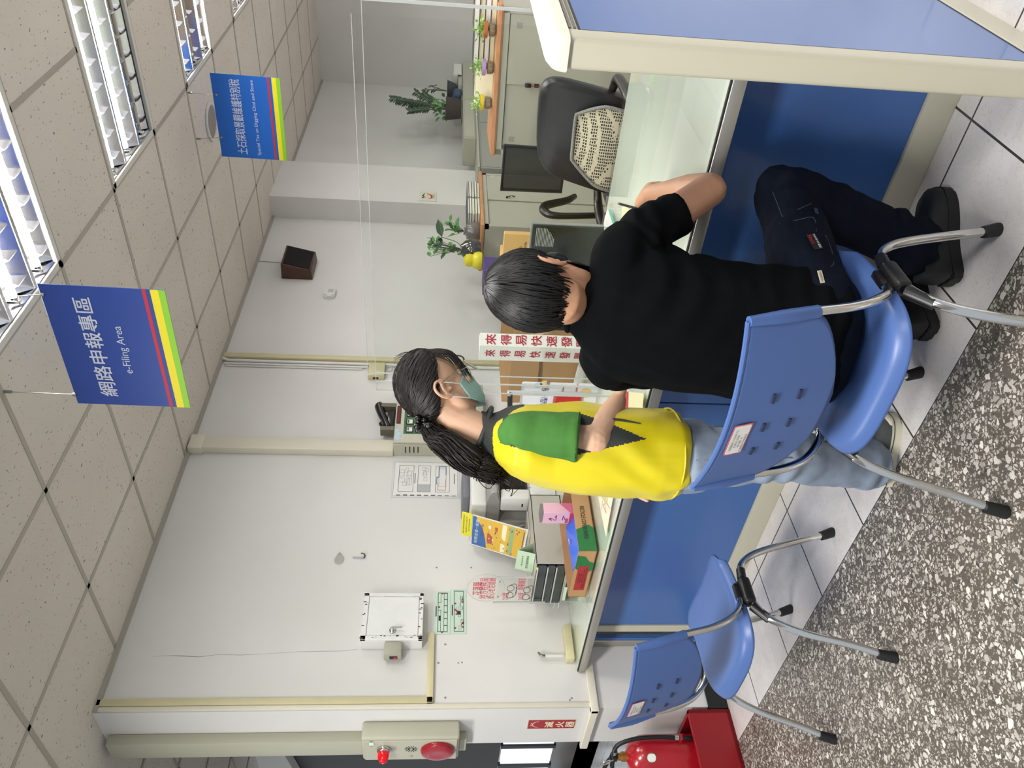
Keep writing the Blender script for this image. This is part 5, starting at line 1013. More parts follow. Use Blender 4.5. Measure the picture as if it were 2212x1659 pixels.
# low grey cabinets along the far wall, flat file on top
t = thing('low_cabinet', 'long low grey cabinet along the far left wall beyond the pilaster', 'cabinet', (-3.34, 8.3, 0))
bm = BM(); box(bm, (-3.495, 6.78, 0), (-3.20, 9.9, 1.17), 0.004, 1); obj('body', bm, M_CABD, t)
bm = BM(); box(bm, (-3.495, 6.77, 1.17), (-3.185, 9.91, 1.192), 0.003, 1); obj('top', bm, M_CAB, t)
for a, b in ((6.80, 7.8), (7.82, 8.82), (8.84, 9.88)): bm = BM(); box(bm, (-3.202, a, 0.05), (-3.194, b, 1.15), 0.002, 1); obj('door', bm, M_CABD, t)
t = thing('flat_file', 'grey flat file unit lying on the low cabinet under the tall plant', 'cabinet', (-3.34, 8.5, 1.1925))
bm = BM(); box(bm, (-3.49, 7.42, 1.1925), (-3.20, 9.6, 1.318), 0.004, 1); obj('body', bm, M_CAB, t)
bm = BM(); box(bm, (-3.2005, 7.44, 1.205), (-3.195, 8.4, 1.305), 0.002, 1); obj('drawer', bm, M_CAB, t); bm = BM(); box(bm, (-3.2005, 8.42, 1.205), (-3.195, 9.58, 1.305), 0.002, 1); obj('drawer', bm, M_CAB, t)
# tall zamia plant in a fibre pot
def pot(o, r0, r1, h, n=28):
    bm = BM(); lathe(bm, [(r0, 0), (r1, h), (r1*0.93, h), (r1*0.9, h*0.9), (0, h*0.9)], n, M=Matrix.Translation(o)); return bm
EF = 1.319; po = at(998, 236, x=-3.34); po = Vector((-3.34, po.y, EF+0.012))
t = thing('zamia_plant', 'tall dark-leaved plant in a brown fibre pot on the flat file', 'potted plant', po); rr = random.Random(21)
obj('pot', pot(po, 0.10, 0.125, 0.17), mat('fibre_brown', '#3b322d', 0.9, noise=0.35, scale=60), t)
bm = BM()
for k, (dy, dx, hh) in enumerate(((0.25, -0.05, 0.42), (0.17, 0.08, 0.36), (0.12, 0.0, 0.56), (-0.02, 0.06, 0.62), (-0.14, 0.0, 0.42), (0.06, -0.05, 0.40), (0.22, 0.05, 0.28), (0.03, 0.03, 0.45))):
    b = po+Vector((rr.uniform(-.03, .03), rr.uniform(-.03, .03), 0.15)); pts = [b, b+Vector((dx*.25, dy*.25, hh*.4)), b+Vector((dx*.6, dy*.6, hh*.75)), b+Vector((dx, dy, hh))]
    tube(bm, pts, [0.006, 0.005, 0.004, 0.002], 6, sub=4, mi=1); sp = spline(pts, 8)
    for j in range(9, len(sp)-1):
        d = (sp[j+1]-sp[j]).normalized()
        for s in (-1, 1): leaf(bm, sp[j], d*0.6+Vector((0.5*s*rr.uniform(.5, 1), s*0.9, 0.1)), Vector((1, 0, 0.3)), rr.uniform(0.05, 0.075), 0.030)
for k in range(40):
    b = po+Vector((rr.uniform(-.09, .09), rr.uniform(-.12, .12), 0.16+rr.random()*0.12)); leaf(bm, b, Vector((rr.uniform(-.3, .6), rr.uniform(-1, 1), rr.uniform(-.2, .8))), Vector((1, 0, .3)), rr.uniform(0.05, 0.09), 0.04, 2)
obj('foliage', bm, [M_LEAFD, M_STEM, M_LEAF], t, smooth=0, recalc=False)
bm = BM(); lathe(bm, [(0.13, 0), (0.15, 0.012), (0.14, 0.012)], 28, M=Matrix.Translation(po-EZ*0.012)); obj('saucer', bm, mat('saucer_cream', '#d2cfbf', 0.4), t)
po2 = at(965, 158, x=-3.30); po2 = Vector((-3.30, at(1000, 165, x=-3.30).y, EF))
t = thing('printer', 'grey and white printer on the flat file behind the jar plants', 'printer', (-3.34, 8.9, EF))
bm = BM(); box(bm, (-3.48, po.y+0.42, EF), (-3.22, 9.6, EF+0.05), 0.01, 2); obj('base', bm, M_CAB, t); bm = BM(); box(bm, (-3.46, 9.12, EF+0.05), (-3.2, 9.5, EF+0.12), 0.014, 2); obj('lid', bm, M_LGREY, t); bm = BM(); box(bm, (-3.2, 9.14, EF+0.01), (-3.19, 9.48, EF+0.10), 0.003, 1); obj('front', bm, M_CW, t)
po2 = Vector((-3.33, min(at(975, 160, x=-3.33).y, 8.97), EF+0.051)); print('zamia', po, po2)
t = thing('small_zamia_plant', 'small plant in a black bowl farther right than the tall plant', 'potted plant', po2)
bm = BM(); lathe(bm, [(0.06, 0), (0.085, 0.02), (0.12, 0.115), (0.128, 0.12), (0.11, 0.115), (0, 0.11)], 28, M=Matrix.Translation(po2)); obj('pot', bm, mat('black_pot', '#23262a', 0.5), t)
bm = BM(); rr = random.Random(31)
for dy, dx, hh in ((0.02, 0, 0.26), (0.08, 0.02, 0.20), (0.10, -0.02, 0.17)):
    b = po2+EZ*0.10; pts = [b, b+Vector((dx*.4, dy*.4, hh*.5)), b+Vector((dx, dy, hh))]; tube(bm, pts, 0.004, 6, sub=4, mi=1)
    for k in range(4): leaf(bm, pts[2]-EZ*0.02*k, Vector((rr.uniform(-.5, .5), rr.uniform(-1, 1), 0.5)), Vector((1, 0, .2)), 0.075, 0.04)
obj('foliage', bm, [M_LEAFD, M_STEM], t, smooth=0, recalc=False)
t = thing('blue_bag', 'crumpled dark blue bag between the tall plant and the printer', 'bag', (-3.27, po.y+0.22, EF))
bm = BM(); bmesh.ops.create_icosphere(bm, subdivisions=3, radius=0.07, matrix=Matrix.Translation((-3.27, po.y+0.24, EF+0.055)) @ Matrix.Diagonal((0.8, 1.3, 0.75, 1)))
for v in bm.verts: v.co += Vector((mnoise.noise(v.co*18), mnoise.noise(v.co*18+Vector((5, 5, 5))), mnoise.noise(v.co*18+Vector((9, 1, 4)))))*0.018
obj('body', bm, mat('bag_navy', '#2f4466', 0.5), t)
# middle cabinet with a wooden top, papers, vases
t = thing('key_cabinet', 'grey cabinet with a wooden top and keys in its sliding door', 'cabinet', (-3.28, 5.95, 0)); XC = -3.08
bm = BM(); box(bm, (-3.49, 5.50, 0), (XC-0.03, 6.42, 1.168), 0.003, 1)
for lo, hi in (((XC-0.03, 5.50, 0), (XC, 5.535, 1.168)), ((XC-0.03, 6.39, 0), (XC, 6.42, 1.168)), ((XC-0.03, 5.5, 1.135), (XC, 6.42, 1.168)), ((XC-0.03, 5.5, 0), (XC, 6.42, 0.06))): box(bm, lo, hi)
obj('body', bm, M_CAB, t)
bm = BM(); box(bm, (-3.495, 5.488, 1.169), (XC+0.015, 6.432, 1.199), 0.008, 2); obj('top', bm, M_WOOD, t)
bm = BM(); box(bm, (XC-0.024, 5.54, 0.06), (XC-0.014, 6.0, 1.132), 0.002, 1); obj('door', bm, M_CAB, t)
bm = BM(); box(bm, (XC-0.012, 5.95, 0.06), (XC-0.002, 6.388, 1.132), 0.002, 1); d = obj('door', bm, M_CAB, t)
p = at(1095, 427, x=XC); bm = BM(); lathe(bm, [(0.009, 0), (0.009, 0.008), (0, 0.008)], 12, M=axes(p, EY, EZ)); box(bm, p+Vector((0.008, -0.004, -0.03)), p+Vector((0.012, 0.010, 0.006)), 0.002, 1); box(bm, p+Vector((0.004, 0.012, -0.07)), p+Vector((0.01, 0.026, -0.045)), 0.003, 1); tube(bm, [p+Vector((0.01, 0, -0.01)), p+Vector((0.016, 0.01, -0.03)), p+Vector((0.01, 0.02, -0.05))], 0.0015, 6, sub=3); obj('keys', bm, M_BLK, d)
p = at(1063, 382, x=XC); bm = BM(); box(bm, (XC-0.0025, p.y-0.03, p.z-0.012), (XC, p.y+0.03, p.z+0.012)); obj('name_holder', bm, M_LGREY, d)
ZC = 1.2
yA, yB = at(1025, 478, x=-3.15).y, at(1025, 408, x=-3.15).y
for gi, (ya, yb, n, grp, lab) in enumerate(((yA, (yA+yB)/2-0.005, 5, 'left pile of folders', 'left'), ((yA+yB)/2+0.005, yB, 5, 'right pile of folders', 'right'))):
    stack('document_folder', lambda i, lab=lab: f'navy folder of papers, {ORD[i] if i < 4 else "topmost"} in the {lab}-hand pile beside the grey vase', Vector((-3.20, (ya+yb)/2, ZC)), EY, -EX, [0.022, 0.020, 0.024, 0.02, 0.014], (yb-ya)*0.96, 0.24, 'folder', grp, [M_NAVYP], seed=7+gi, jit=0.004)
def vase(name, label, px, prof, m, r_s=1.0):
    y = at(1020, px, x=-3.2).y; o = Vector((-3.2, y, ZC)); t = thing(name, label, 'vase', o); bm = BM(); lathe(bm, prof, 28, M=Matrix.Translation(o)); obj('vase', bm, m, t); return t, o
t, o = vase('grey_vase', 'round grey vase with leafy sprigs on the cabinet with keys', 500, [(0.06, 0), (0.072, 0.02), (0.074, 0.06), (0.06, 0.10), (0.03, 0.118), (0.028, 0.13)], mat('vase_grey', '#6d6967', 0.3, coat=0.3)); rr = random.Random(41); bm = BM()
for k in range(16):
    b = o+EZ*0.125; q = b+Vector((rr.uniform(-.03, .05), rr.uniform(-.07, .07), rr.uniform(0.02, 0.13))); tube(bm, [b, q], 0.002, 5, mi=1)
    for j in range(2): leaf(bm, q, Vector((rr.uniform(-.3, .8), rr.uniform(-1, 1), rr.uniform(-.2, .9))), Vector((1, 0, .3)), rr.uniform(0.05, 0.075), 0.03)
obj('sprigs', bm, [M_LEAF, M_STEM], t, smooth=0, recalc=False)
t, o = vase('dark_glass_vase', 'dark glass vase with tall pointed leaves left of the grey vase', 540, [(0.06, 0), (0.085, 0.03), (0.088, 0.07), (0.07, 0.12), (0.045, 0.145), (0.042, 0.155)], mat('smoked_glass', '#3a3836', 0.12, coat=0.5)); rr = random.Random(43); bm = BM()
for k in range(26):
    b = o+EZ*0.14; q = b+Vector((rr.uniform(-.05, .08), rr.uniform(-.09, .07), rr.uniform(0.03, 0.26))); tube(bm, [b, (b+q)/2+Vector((0, 0, 0.02)), q], 0.0022, 5, mi=1, sub=3); leaf(bm, q, Vector((rr.uniform(-.3, .9), rr.uniform(-1, 1), rr.uniform(-.5, .7))), Vector((1, 0, .3)), rr.uniform(0.045, 0.07), 0.04)
for q, d in ((Vector((0.06, 0.07, 0.30)), Vector((0.3, 0.55, 0.15))), (Vector((0.05, -0.02, 0.36)), Vector((0.3, -0.75, -0.28)))):
    tube(bm, [o+EZ*0.14, o+q*0.6, o+q], 0.003, 6, mi=1, sub=3); leaf(bm, o+q, d, Vector((1, 0, .4)), 0.17, 0.07, 2, 0.05); leaf(bm, o+q, d*-0.4+Vector((0, 0, .3)), Vector((1, 0, .4)), 0.07, 0.06, 2, 0.05)
obj('foliage', bm, [M_LEAF, M_STEM, M_LEAFD], t, smooth=0, recalc=False)
yy = at(1010, 571, x=-3.15).y; o = Vector((-3.15, yy, 1.19))
t = thing('purple_bin', 'purple box standing left of the cabinet with keys', 'box', (-3.16, 5.40, 0)); ya, yb = at(1045, 590, x=-3.14).y, at(1045, 559, x=-3.14).y
bm = BM(); box(bm, (-3.34, min(ya, 5.2), 0), (-3.12, min(yb, 5.484), 1.188), 0.01, 2); obj('body', bm, mat('purple_plastic', '#47307c', 0.45), t)
o = Vector((-3.2, (min(ya, 5.2)+5.48)/2-0.02, 1.189)); t = thing('yellow_ornament', 'round yellow ornament on the purple box', 'ornament', o)
bm = BM(); lathe(bm, [(0.0, 0), (0.062, 0.004), (0.07, 0.03), (0.06, 0.062), (0.045, 0.075), (0.05, 0.095), (0.045, 0.125), (0.02, 0.142), (0, 0.144)], 24, M=Matrix.Translation(o)); obj('body', bm, mat('toy_yellow', '#dccf22', 0.4), t)
# monitor seen from behind, on its stand
yM = 3.0; a, b, c = at(1128, 712, y=yM), at(1150, 487, y=yM), at(1325, 490, y=yM); mx0, mx1, mz1, mz0 = a.x, b.x, (a.z+b.z)/2, 0.80
t = thing('monitor', 'dark monitor seen from behind with curved vents, beyond the seated person', 'monitor', ((mx0+mx1)/2, yM, ZD))
bm = BM(); box(bm, (mx0, yM, mz0), (mx1, yM+0.035, mz1), 0.006, 2); sh = obj('shell', bm, mat('monitor_black', '#1c1d1d', 0.22, coat=0.4), t)
bm = BM(); box(bm, (mx0-0.003, yM+0.012, mz1-0.001), (mx1+0.003, yM+0.03, mz1+0.006)); box(bm, (mx1-0.001, yM+0.012, mz0), (mx1+0.004, yM+0.03, mz1)); obj('bezel', bm, mat('bezel_grey', '#8d8f8c', 0.35), t)
bm = BM()
for k in range(13):
    r = 0.03+0.0065*k
    for cx in (mx1-0.055, mx0+0.055):
        s = -1 if cx > (mx0+mx1)/2 else 1
        tube(bm, [Vector((cx-s*0.03+s*r*math.cos(a_)*1.1, yM-0.0008, mz1-0.02-(0.09*k/13)*0.9+0.004*math.sin(a_))) for a_ in (0.0, 0.5, 1.0)][:2] if False else [Vector((cx-0.045, yM-0.0006, mz1-0.018-0.0065*k)), Vector((cx+0.045-0.004*max(0, k-6)**1.4*(1), yM-0.0006, mz1-0.018-0.0065*k))], 0.0016, 5)
obj('vent_slits', bm, mat('vent_grey', '#9a9d9a', 0.5), sh)['kind'] = 'stuff'
bm = BM(); box(bm, ((mx0+mx1)/2-0.05, yM+0.035, ZD+0.01), ((mx0+mx1)/2+0.05, yM+0.06, mz0+0.15), 0.004, 1); box(bm, ((mx0+mx1)/2-0.13, yM-0.02, ZD+0.001), ((mx0+mx1)/2+0.13, yM+0.16, ZD+0.012), 0.004, 1); obj('stand', bm, M_BLK, t)
lb = at(1212, 693, y=yM); bm = BM(); quad(bm, *[Vector((lb.x+u*0.016, yM-0.0007, lb.z+v*0.02)) for u, v in ((-1, -1), (1, -1), (1, 1), (-1, 1))]); obj('label', bm, M_IVP, sh, smooth=0, recalc=False)
# cartons behind the monitor
t = thing('cardboard_carton', 'big open brown carton behind the white lettered column', 'carton', (-2.68, 3.5, 0.0)); x0, x1 = at(1100, 868, y=3.34).x, at(1087, 690, y=3.34).x; zt = at(1092, 780, y=3.34).z
bm = BM()
for lo, hi in (((x0, 3.34, 0.0), (x1, 3.348, zt-0.03)), ((x0, 3.34, 0.0), (x0+0.008, 3.78, zt)), ((x1-0.008, 3.34, 0.0), (x1, 3.78, zt)), ((x0, 3.772, 0.0), (x1, 3.78, zt)), ((x0, 3.34, 0.0), (x1, 3.78, 0.01))): box(bm, lo, hi)
obj('body', bm, M_CARD, t, smooth=0)
bm = BM(); q = [Vector((x0, 3.338, zt-0.03)), Vector((x1, 3.338, zt-0.03)), Vector((x1-0.01, 3.30, zt-0.17)), Vector((x0+0.04, 3.30, zt-0.19))]; v1 = [bm.verts.new(p) for p in q]; v2 = [bm.verts.new(p+Vector((0, -0.006, 0))) for p in q]; bm.faces.new(v1[::-1]); bm.faces.new(v2)
for i in range(4): bm.faces.new((v1[i], v1[(i+1) % 4], v2[(i+1) % 4], v2[i]))
obj('flap', bm, mat('cardboard_shade', '#9c7a52', 0.8), t, smooth=0)
t = thing('printed_carton', 'tan carton with a brush drawing and print behind the monitor', 'carton', (-1.96, 3.5, 0)); tz = at(1090, 500, y=3.33).z; tx1, tx0 = at(1090, 498, y=3.36).x, at(1092, 600, y=3.33).x
bm = BM(); box(bm, (tx0, 3.33, 0), (tx1, 3.36, tz), 0.002, 1); box(bm, (tx0, 3.36, 0), (tx1-0.16, 3.5, tz), 0.002, 1); obj('body', bm, mat('tan_carton', '#cfa668', 0.7), t)
bm = BM(); o = Vector((tx1-0.09, 3.3295, tz-0.07))
for k in range(5): b = o+Vector((-0.012*k+0.01, 0, -0.012*(k % 3))); tube(bm, [b+Vector((-0.02, 0, 0.022)), b, b+Vector((0.015, 0, -0.02))], 0.002, 5, sub=3, flat=0.3, up=(0, -1, 0))
obj('brush_drawing', bm, mat('ink_rust', '#b5532e', 0.6), t)
lettering([dict(s='Moda', o=Vector((tx1-0.065, 3.3295, tz-0.105)), x=EX, y=EZ, w=0.05, h=0.014)], t, mat('ink_brown', '#5b4526', 0.6)); lettering([dict(s='禮 盒', o=Vector((tx1-0.05, 3.3295, tz-0.135)), x=EX, y=EZ, w=0.05, h=0.016)], t, mat('ink_rust', '#b5532e', 0.6))
# white lettered column
yT = 2.90; e0, e1, e2 = at(1040, 719, y=yT+0.05), at(1037, 746, y=yT), at(1034, 777, y=yT+0.03); zT = e1.z
t = thing('lettered_column', 'white three-sided column with upright red characters beside the monitor', 'sign', (e1.x, yT+0.05, ZD))
tri = [Vector((e0.x, yT+0.05, 0)), Vector((e1.x, yT, 0)), Vector((e2.x, yT+0.03, 0)), Vector(((e0.x+e2.x)/2, yT+0.12, 0))]
bm = BM(); prism(bm, [(p.x, p.y) for p in tri], zT-ZD-0.001, z0=ZD+0.001); obj('column', bm, mat('column_white', '#e6e4df', 0.45), t, smooth=0)
M_RC = mat('column_red', '#ad2038', 0.5)
for a, b in ((tri[1], tri[0]), (tri[2], tri[1])):
    d = (b-a).normalized(); n = d.cross(EZ); c = (a+b)/2; pitch = 0.0715
    for k, ch in enumerate('來得易快速發單'):
        lettering([dict(s=ch, o=Vector((c.x, c.y, zT-0.05-pitch*k)), x=d, y=EZ, w=0.05, h=0.05, bold=0.015, depth=0.0012)], t, M_RC, name='character')
# white roller of paper, flyer board, desk lamp hinge near the standing person
p0, p1 = at(1228, 775, y=3.05), at(1248, 855, y=3.05); t = thing('paper_roll', 'white roll of paper lying behind the counter near the column', 'paper roll', (p0+p1)/2)
zr = ZD+0.027; bm = BM(); cyl(bm, Vector((p1.x, 3.06, zr)), Vector((p0.x, 3.0, zr)), 0.026, n=20); obj('roll', bm, M_PAPER, t)
yF = 2.74; f0, f1 = at(1150, 868, y=yF), at(1128, 826, y=yF); fx0, fx1, fz1 = f0.x-0.10, f1.x, f1.z
t = thing('flyer_board', 'white printed flyer standing in an acrylic holder beside the standing person', 'flyer', ((fx0+fx1)/2, yF, ZD))
bm = BM(); prism(bm, rrect(fx1-fx0, fz1-ZD, 0.012, 4, (fx0+fx1)/2, (fz1+ZD)/2), 0.006, M=Matrix(((1, 0, 0, 0), (0, 0, 1, yF), (0, 1, 0, 0), (0, 0, 0, 1)))); obj('board', bm, mat('flyer_white', '#dcdde0', 0.4), t)
def fl(px, py): return at(px, py, y=yF-0.001)
bm = BM()
def disc(bm, c, r, mi): prism(bm, [(r*math.cos(2*math.pi*i/22), r*math.sin(2*math.pi*i/22)) for i in range(22)], 0.0004, M=axes(c, EX, EZ), mi=mi)
disc(bm, fl(1177, 830), 0.022, 0); disc(bm, fl(1163, 832), 0.018, 1); disc(bm, fl(1265, 850), 0.03, 0); obj('print_discs', bm, [mat('print_sand', '#dcc27c', 0.5), mat('print_pale_blue', '#b7c3d6', 0.5)], t)
for s, px, py, w_, h_, m in (('1月1日起', 1172, 856, 0.10, 0.018, mat('ink_violet', '#4f4c8f', 0.5)), ('年齡下修至18歲', 1181, 848, 0.14, 0.018, mat('ink_violet', '#4f4c8f', 0.5)), ('申報享優惠', 1197, 862, 0.06, 0.01, M_REDL), ('詳情請洽服務台', 1215, 850, 0.08, 0.008, mat('ink_grey', '#6d6d6c', 0.6)), ('地方稅務局關心您', 1245, 845, 0.10, 0.009, M_REDL)): lettering([dict(s=s, o=fl(px, py), x=EX, y=EZ, w=w_, h=h_, bold=0.008)], t, m)
a_, b_ = at(1201, 858, y=yF-0.02), at(1256, 858, y=yF-0.02); bm = BM(); box(bm, (a_.x-0.10, yF-0.025, b_.z), (a_.x+0.012, yF-0.0012, a_.z), 0.003, 1); obj('leaflet_pocket', bm, mat('case_red', '#b3201c', 0.4), t)
y_ = 2.66; t = thing('lamp_arm', 'jointed grey arm with a black rod between the screens', 'lamp', at(1100, 850, y=y_)); p = at(1100, 850, y=y_); q = at(1148, 853, y=y_)
bm = BM(); box(bm, (p.x-0.012, y_, ZD+0.001), (p.x+0.012, y_+0.012, p.z+0.01), 0.005, 2); obj('arm', bm, M_LGREY, t); bm = BM(); lathe(bm, [(0.011, 0), (0.011, 0.006), (0.006, 0.008), (0, 0.008)], 16, M=axes(p+Vector((0, -0.001, 0)), EX, EZ)); obj('joint', bm, M_CHROME, t); r_ = at(1097, 868, y=y_); bm = BM(); cyl(bm, p+Vector((0, 0.006, -0.005)), Vector((r_.x-0.06, y_+0.006, p.z-0.012)), 0.012, n=14); obj('rod', bm, M_BLK, t)
# staff chairs
t = thing('leather_chair', 'black leather office chair with a pale net lumbar cover behind the counter', 'office chair', (-1.55, 3.95, 0)); yC = 3.80
def cb(px, py, dy=0.0): return at(px, py, y=yC+dy)
TL, TR, BLp, BRp = cb(1160, 380), cb(1172, 168), cb(1310, 420), cb(1345, 205)
def chb(u, v, k=0.0):
    p = lerp(lerp(BLp, BRp, u), lerp(TL, TR, u), v); s = 2*u-1
    return p+Vector((0, 0.07*(1-s*s)+0.06*v-0.02+k, 0.0))
bm = BM(); N_ = 20
def sup(a, e): return math.copysign(abs(math.cos(a))**e, math.cos(a)), math.copysign(abs(math.sin(a))**e, math.sin(a))
rings = []
for kk, (ins, dep) in enumerate(((0.90, -0.012), (0.97, 0.0), (1.0, 0.02), (1.0, 0.06), (0.96, 0.085), (0.86, 0.095))):
    rg = []
    for i in range(48):
        c, s = sup(2*math.pi*i/48, 0.42); rg.append(bm.verts.new(chb(0.5+0.5*ins*c, 0.38+0.62*ins*s, dep)))
    rings.append(rg)
skin_rings(bm, rings)
obj('backrest', bm, M_LEATH, t)
bm = BM(); sheet(bm, lambda u, v: chb(0.499+0.002*u, 0.45+0.5*v, -0.0135), 1, 12); obj('seam', bm, M_BLK, t, recalc=False)
bz = 0.50; bm = BM(); box(bm, (TL.x-0.0, yC-0.42, bz-0.06), (TR.x, yC+0.08, bz+0.03), 0.035, 4); obj('seat', bm, M_LEATH, t)
nm, nt, nb = nodes_mat('net_cover', 0.8)
tc = N(nt, 'ShaderNodeTexCoord'); mpn = N(nt, 'ShaderNodeMapping'); mpn.inputs['Scale'].default_value = (62, 62, 95); nt.links.new(tc.outputs['Object'], mpn.inputs['Vector'])
vo = N(nt, 'ShaderNodeTexVoronoi', feature='DISTANCE_TO_EDGE'); vo.inputs['Scale'].default_value = 1.0; vo.inputs['Randomness'].default_value = 0.25; nt.links.new(mpn.outputs[0], vo.inputs['Vector'])
nt.links.new(mixc(nt, mathn(nt, 'LESS_THAN', vo.outputs['Distance'], 0.17), lin('#33322e'), lin('#d6cdb4')), nb.inputs['Base Color'])
bm = BM(); sheet(bm, lambda u, v: chb(0.5+(u-0.5)*(0.80)*(1-0.55*max(0, v-0.55)**1.3*2.2), -0.25+0.80*v, -0.07-0.03*math.sin(math.pi*u)*math.sin(math.pi*min(1, v*1.05))), 24, 16); o = obj('net_lumbar', bm, nm, t, recalc=False); o.modifiers.new('thickness', 'SOLIDIFY').thickness = 0.012
bm = BM(); tube(bm, [chb(0.5+(u-0.5)*0.80*(1-0.55*max(0, v-0.55)**1.3*2.2), -0.25+0.80*v, -0.075-0.03*math.sin(math.pi*u)*math.sin(math.pi*min(1, v*1.05))) for u, v in [(0, k/10) for k in range(0, 11)]+[(k/14, 1) for k in range(1, 14)]+[(1, 1-k/10) for k in range(0, 11)]], 0.009, 8); obj('net_binding', bm, mat('binding_grey', '#8d8b88', 0.7, noise=0.3, scale=120), o)
for s, (ua, px0, px1) in ((-1, (0.0, (1300, 425), (1302, 452))), (1, (1.0, (1322, 172), (1345, 165)))):
    a_ = chb(ua, 0.12, 0.05); f_ = Vector((a_.x+s*0.06, yC-0.30, 0.66)); bm = BM(); tube(bm, [a_, a_+Vector((s*0.07, -0.04, -0.01)), Vector((a_.x+s*0.085, yC-0.16, 0.675)), Vector((a_.x+s*0.075, yC-0.32, 0.66)), Vector((a_.x+s*0.02, yC-0.33, 0.52))], [0.02, 0.024, 0.026, 0.024, 0.018], 12, sub=5); obj('armrest', bm, M_BLK, t)
bm = BM(); cyl(bm, (TL.x/2+TR.x/2, yC-0.16, 0.10), (TL.x/2+TR.x/2, yC-0.16, bz-0.05), 0.03, n=16); obj('gas_column', bm, M_CHROME, t)
cx = (TL.x+TR.x)/2
for k in range(5):
    a_ = 2*math.pi*k/5+0.3; e = Vector((cx+0.29*math.cos(a_), yC-0.16+0.29*math.sin(a_), 0.065)); bm = BM(); tube(bm, [Vector((cx, yC-0.16, 0.10)), e], [0.026, 0.016], 10); l = obj('base_arm', bm, M_BLK, t); bm = BM(); cyl(bm, e+Vector((-0.02, 0, -0.036)), e+Vector((0.02, 0, -0.036)), 0.028, n=16); obj('castor', bm, M_BLK, l)
t = thing('mesh_chair', 'black mesh-backed office chair between the two cabinets', 'office chair', (-2.15, 4.55, 0)); yC = 4.42
a, b, c, d = at(1083, 408, y=yC), at(1087, 337, y=yC), at(1200, 335, y=yC), at(1195, 412, y=yC); bx0_, bx1_, bz1, bz0 = a.x, b.x+0.06, a.z, 0.78
mm_, nt, nb = nodes_mat('mesh_fabric', 0.6); nb.inputs['Base Color'].default_value = lin('#2a2b2b'); nb.inputs['Alpha'].default_value = 0.80
bm = BM(); box(bm, (bx0_, yC, bz0), (bx1_, yC+0.006, bz1)); bk = obj('back_mesh', bm, mm_, t, smooth=0)
bm = BM(); tube(bm, [Vector((x, yC+0.003, z)) for x, z in ((bx0_, bz0), (bx0_-0.004, bz1), (bx1_+0.004, bz1), (bx1_, bz0))], 0.012, 10, closed=True); obj('back_frame', bm, M_BLK, t)
bm = BM(); box(bm, (bx0_, yC-0.42, 0.46), (bx1_+0.15, yC+0.02, 0.53), 0.03, 3); obj('seat', bm, M_LEATH, t); bm = BM(); box(bm, (bx0_+0.1, yC+0.01, 0.5), (bx1_-0.05, yC+0.05, bz0+0.02), 0.01, 2); obj('back_support', bm, M_BLK, t)
for s, x in ((-1, bx0_-0.035), (1, bx1_+0.05)):
    z = at(1165, 420, y=yC).z; z2 = at(1243, 420, y=yC).z; bm = BM(); tube(bm, [Vector((x, yC+0.02, z2)), Vector((x-0.01*s, yC-0.06, z2+0.06)), Vector((x, yC-0.12, z-0.03)), Vector((x, yC-0.20, z-0.02)), Vector((x, yC-0.24, z-0.10)), Vector((x, yC-0.20, 0.5))], [0.018, 0.022, 0.026, 0.026, 0.02, 0.018], 10, sub=5); obj('armrest', bm, M_BLK, t)
cx = (bx0_+bx1_)/2+0.05; bm = BM(); cyl(bm, (cx, yC-0.2, 0.08), (cx, yC-0.2, 0.47), 0.03, n=14); obj('gas_column', bm, M_BLK, t)
for k in range(5):
    a_ = 2*math.pi*k/5+0.3; e = Vector((cx+0.28*math.cos(a_), yC-0.2+0.28*math.sin(a_), 0.06)); bm = BM(); tube(bm, [Vector((cx, yC-0.2, 0.09)), e], [0.024, 0.015], 10); l = obj('base_arm', bm, M_BLK, t); bm = BM(); cyl(bm, e+Vector((-0.02, 0, -0.034)), e+Vector((0.02, 0, -0.034)), 0.026, n=14); obj('castor', bm, M_BLK, l)
# ================================================================ the two people
M_SKIN = mat('skin', '#b98a6c', 0.48, sss=0.12, noise=0.03, scale=14); M_SKINW = mat('skin_fair', '#cfa68a', 0.48, sss=0.12, noise=0.03, scale=14)
M_HAIR = mat('black_hair', '#0d0c0d', 0.5, spec=0.35); M_HAIRB = mat('dark_brown_hair', '#19120f', 0.48, spec=0.35)
M_TEE = mat('black_cotton', '#08090b', 0.95, noise=0.10, scale=25, bump=0.05, bscale=600, spec=0.08); M_NAVY = mat('navy_denim', '#0c121e', 0.9, spec=0.12, noise=0.25, scale=14, bump=0.08, bscale=500)
M_JEAN = mat('pale_denim', '#8390a3', 0.8, noise=0.14, scale=22, bump=0.1, bscale=450); M_VEST = mat('vest_yellow', '#cdbd06', 0.42, sheen=0.1); M_VDK = mat('vest_charcoal', '#2b2e2c', 0.7); M_POLO = mat('polo_green', '#3b7029', 0.85, noise=0.06, scale=40, bump=0.06, bscale=700)
def union(name, bm, mats, parent, voxel, smooth=5, post=None, label=None):
    """melt the overlapping closed shapes in bm into one continuous skin"""
    bmesh.ops.recalc_face_normals(bm, faces=bm.faces[:]); me = bpy.data.meshes.new('raw'); bm.to_mesh(me); bm.free()
    o = bpy.data.objects.new('raw', me); COL.objects.link(o); r = o.modifiers.new('r', 'REMESH'); r.mode = 'VOXEL'; r.voxel_size = voxel
    s = o.modifiers.new('s', 'SMOOTH'); s.factor = 0.5; s.iterations = smooth
    m2 = bpy.data.meshes.new_from_object(o.evaluated_get(bpy.context.evaluated_depsgraph_get())); bpy.data.objects.remove(o); bpy.data.meshes.remove(me)
    if post: post(m2)
    b2 = bmesh.new(); b2.from_mesh(m2); bpy.data.meshes.remove(m2); return obj(name, b2, mats, parent, smooth=70, recalc=False, label=label)
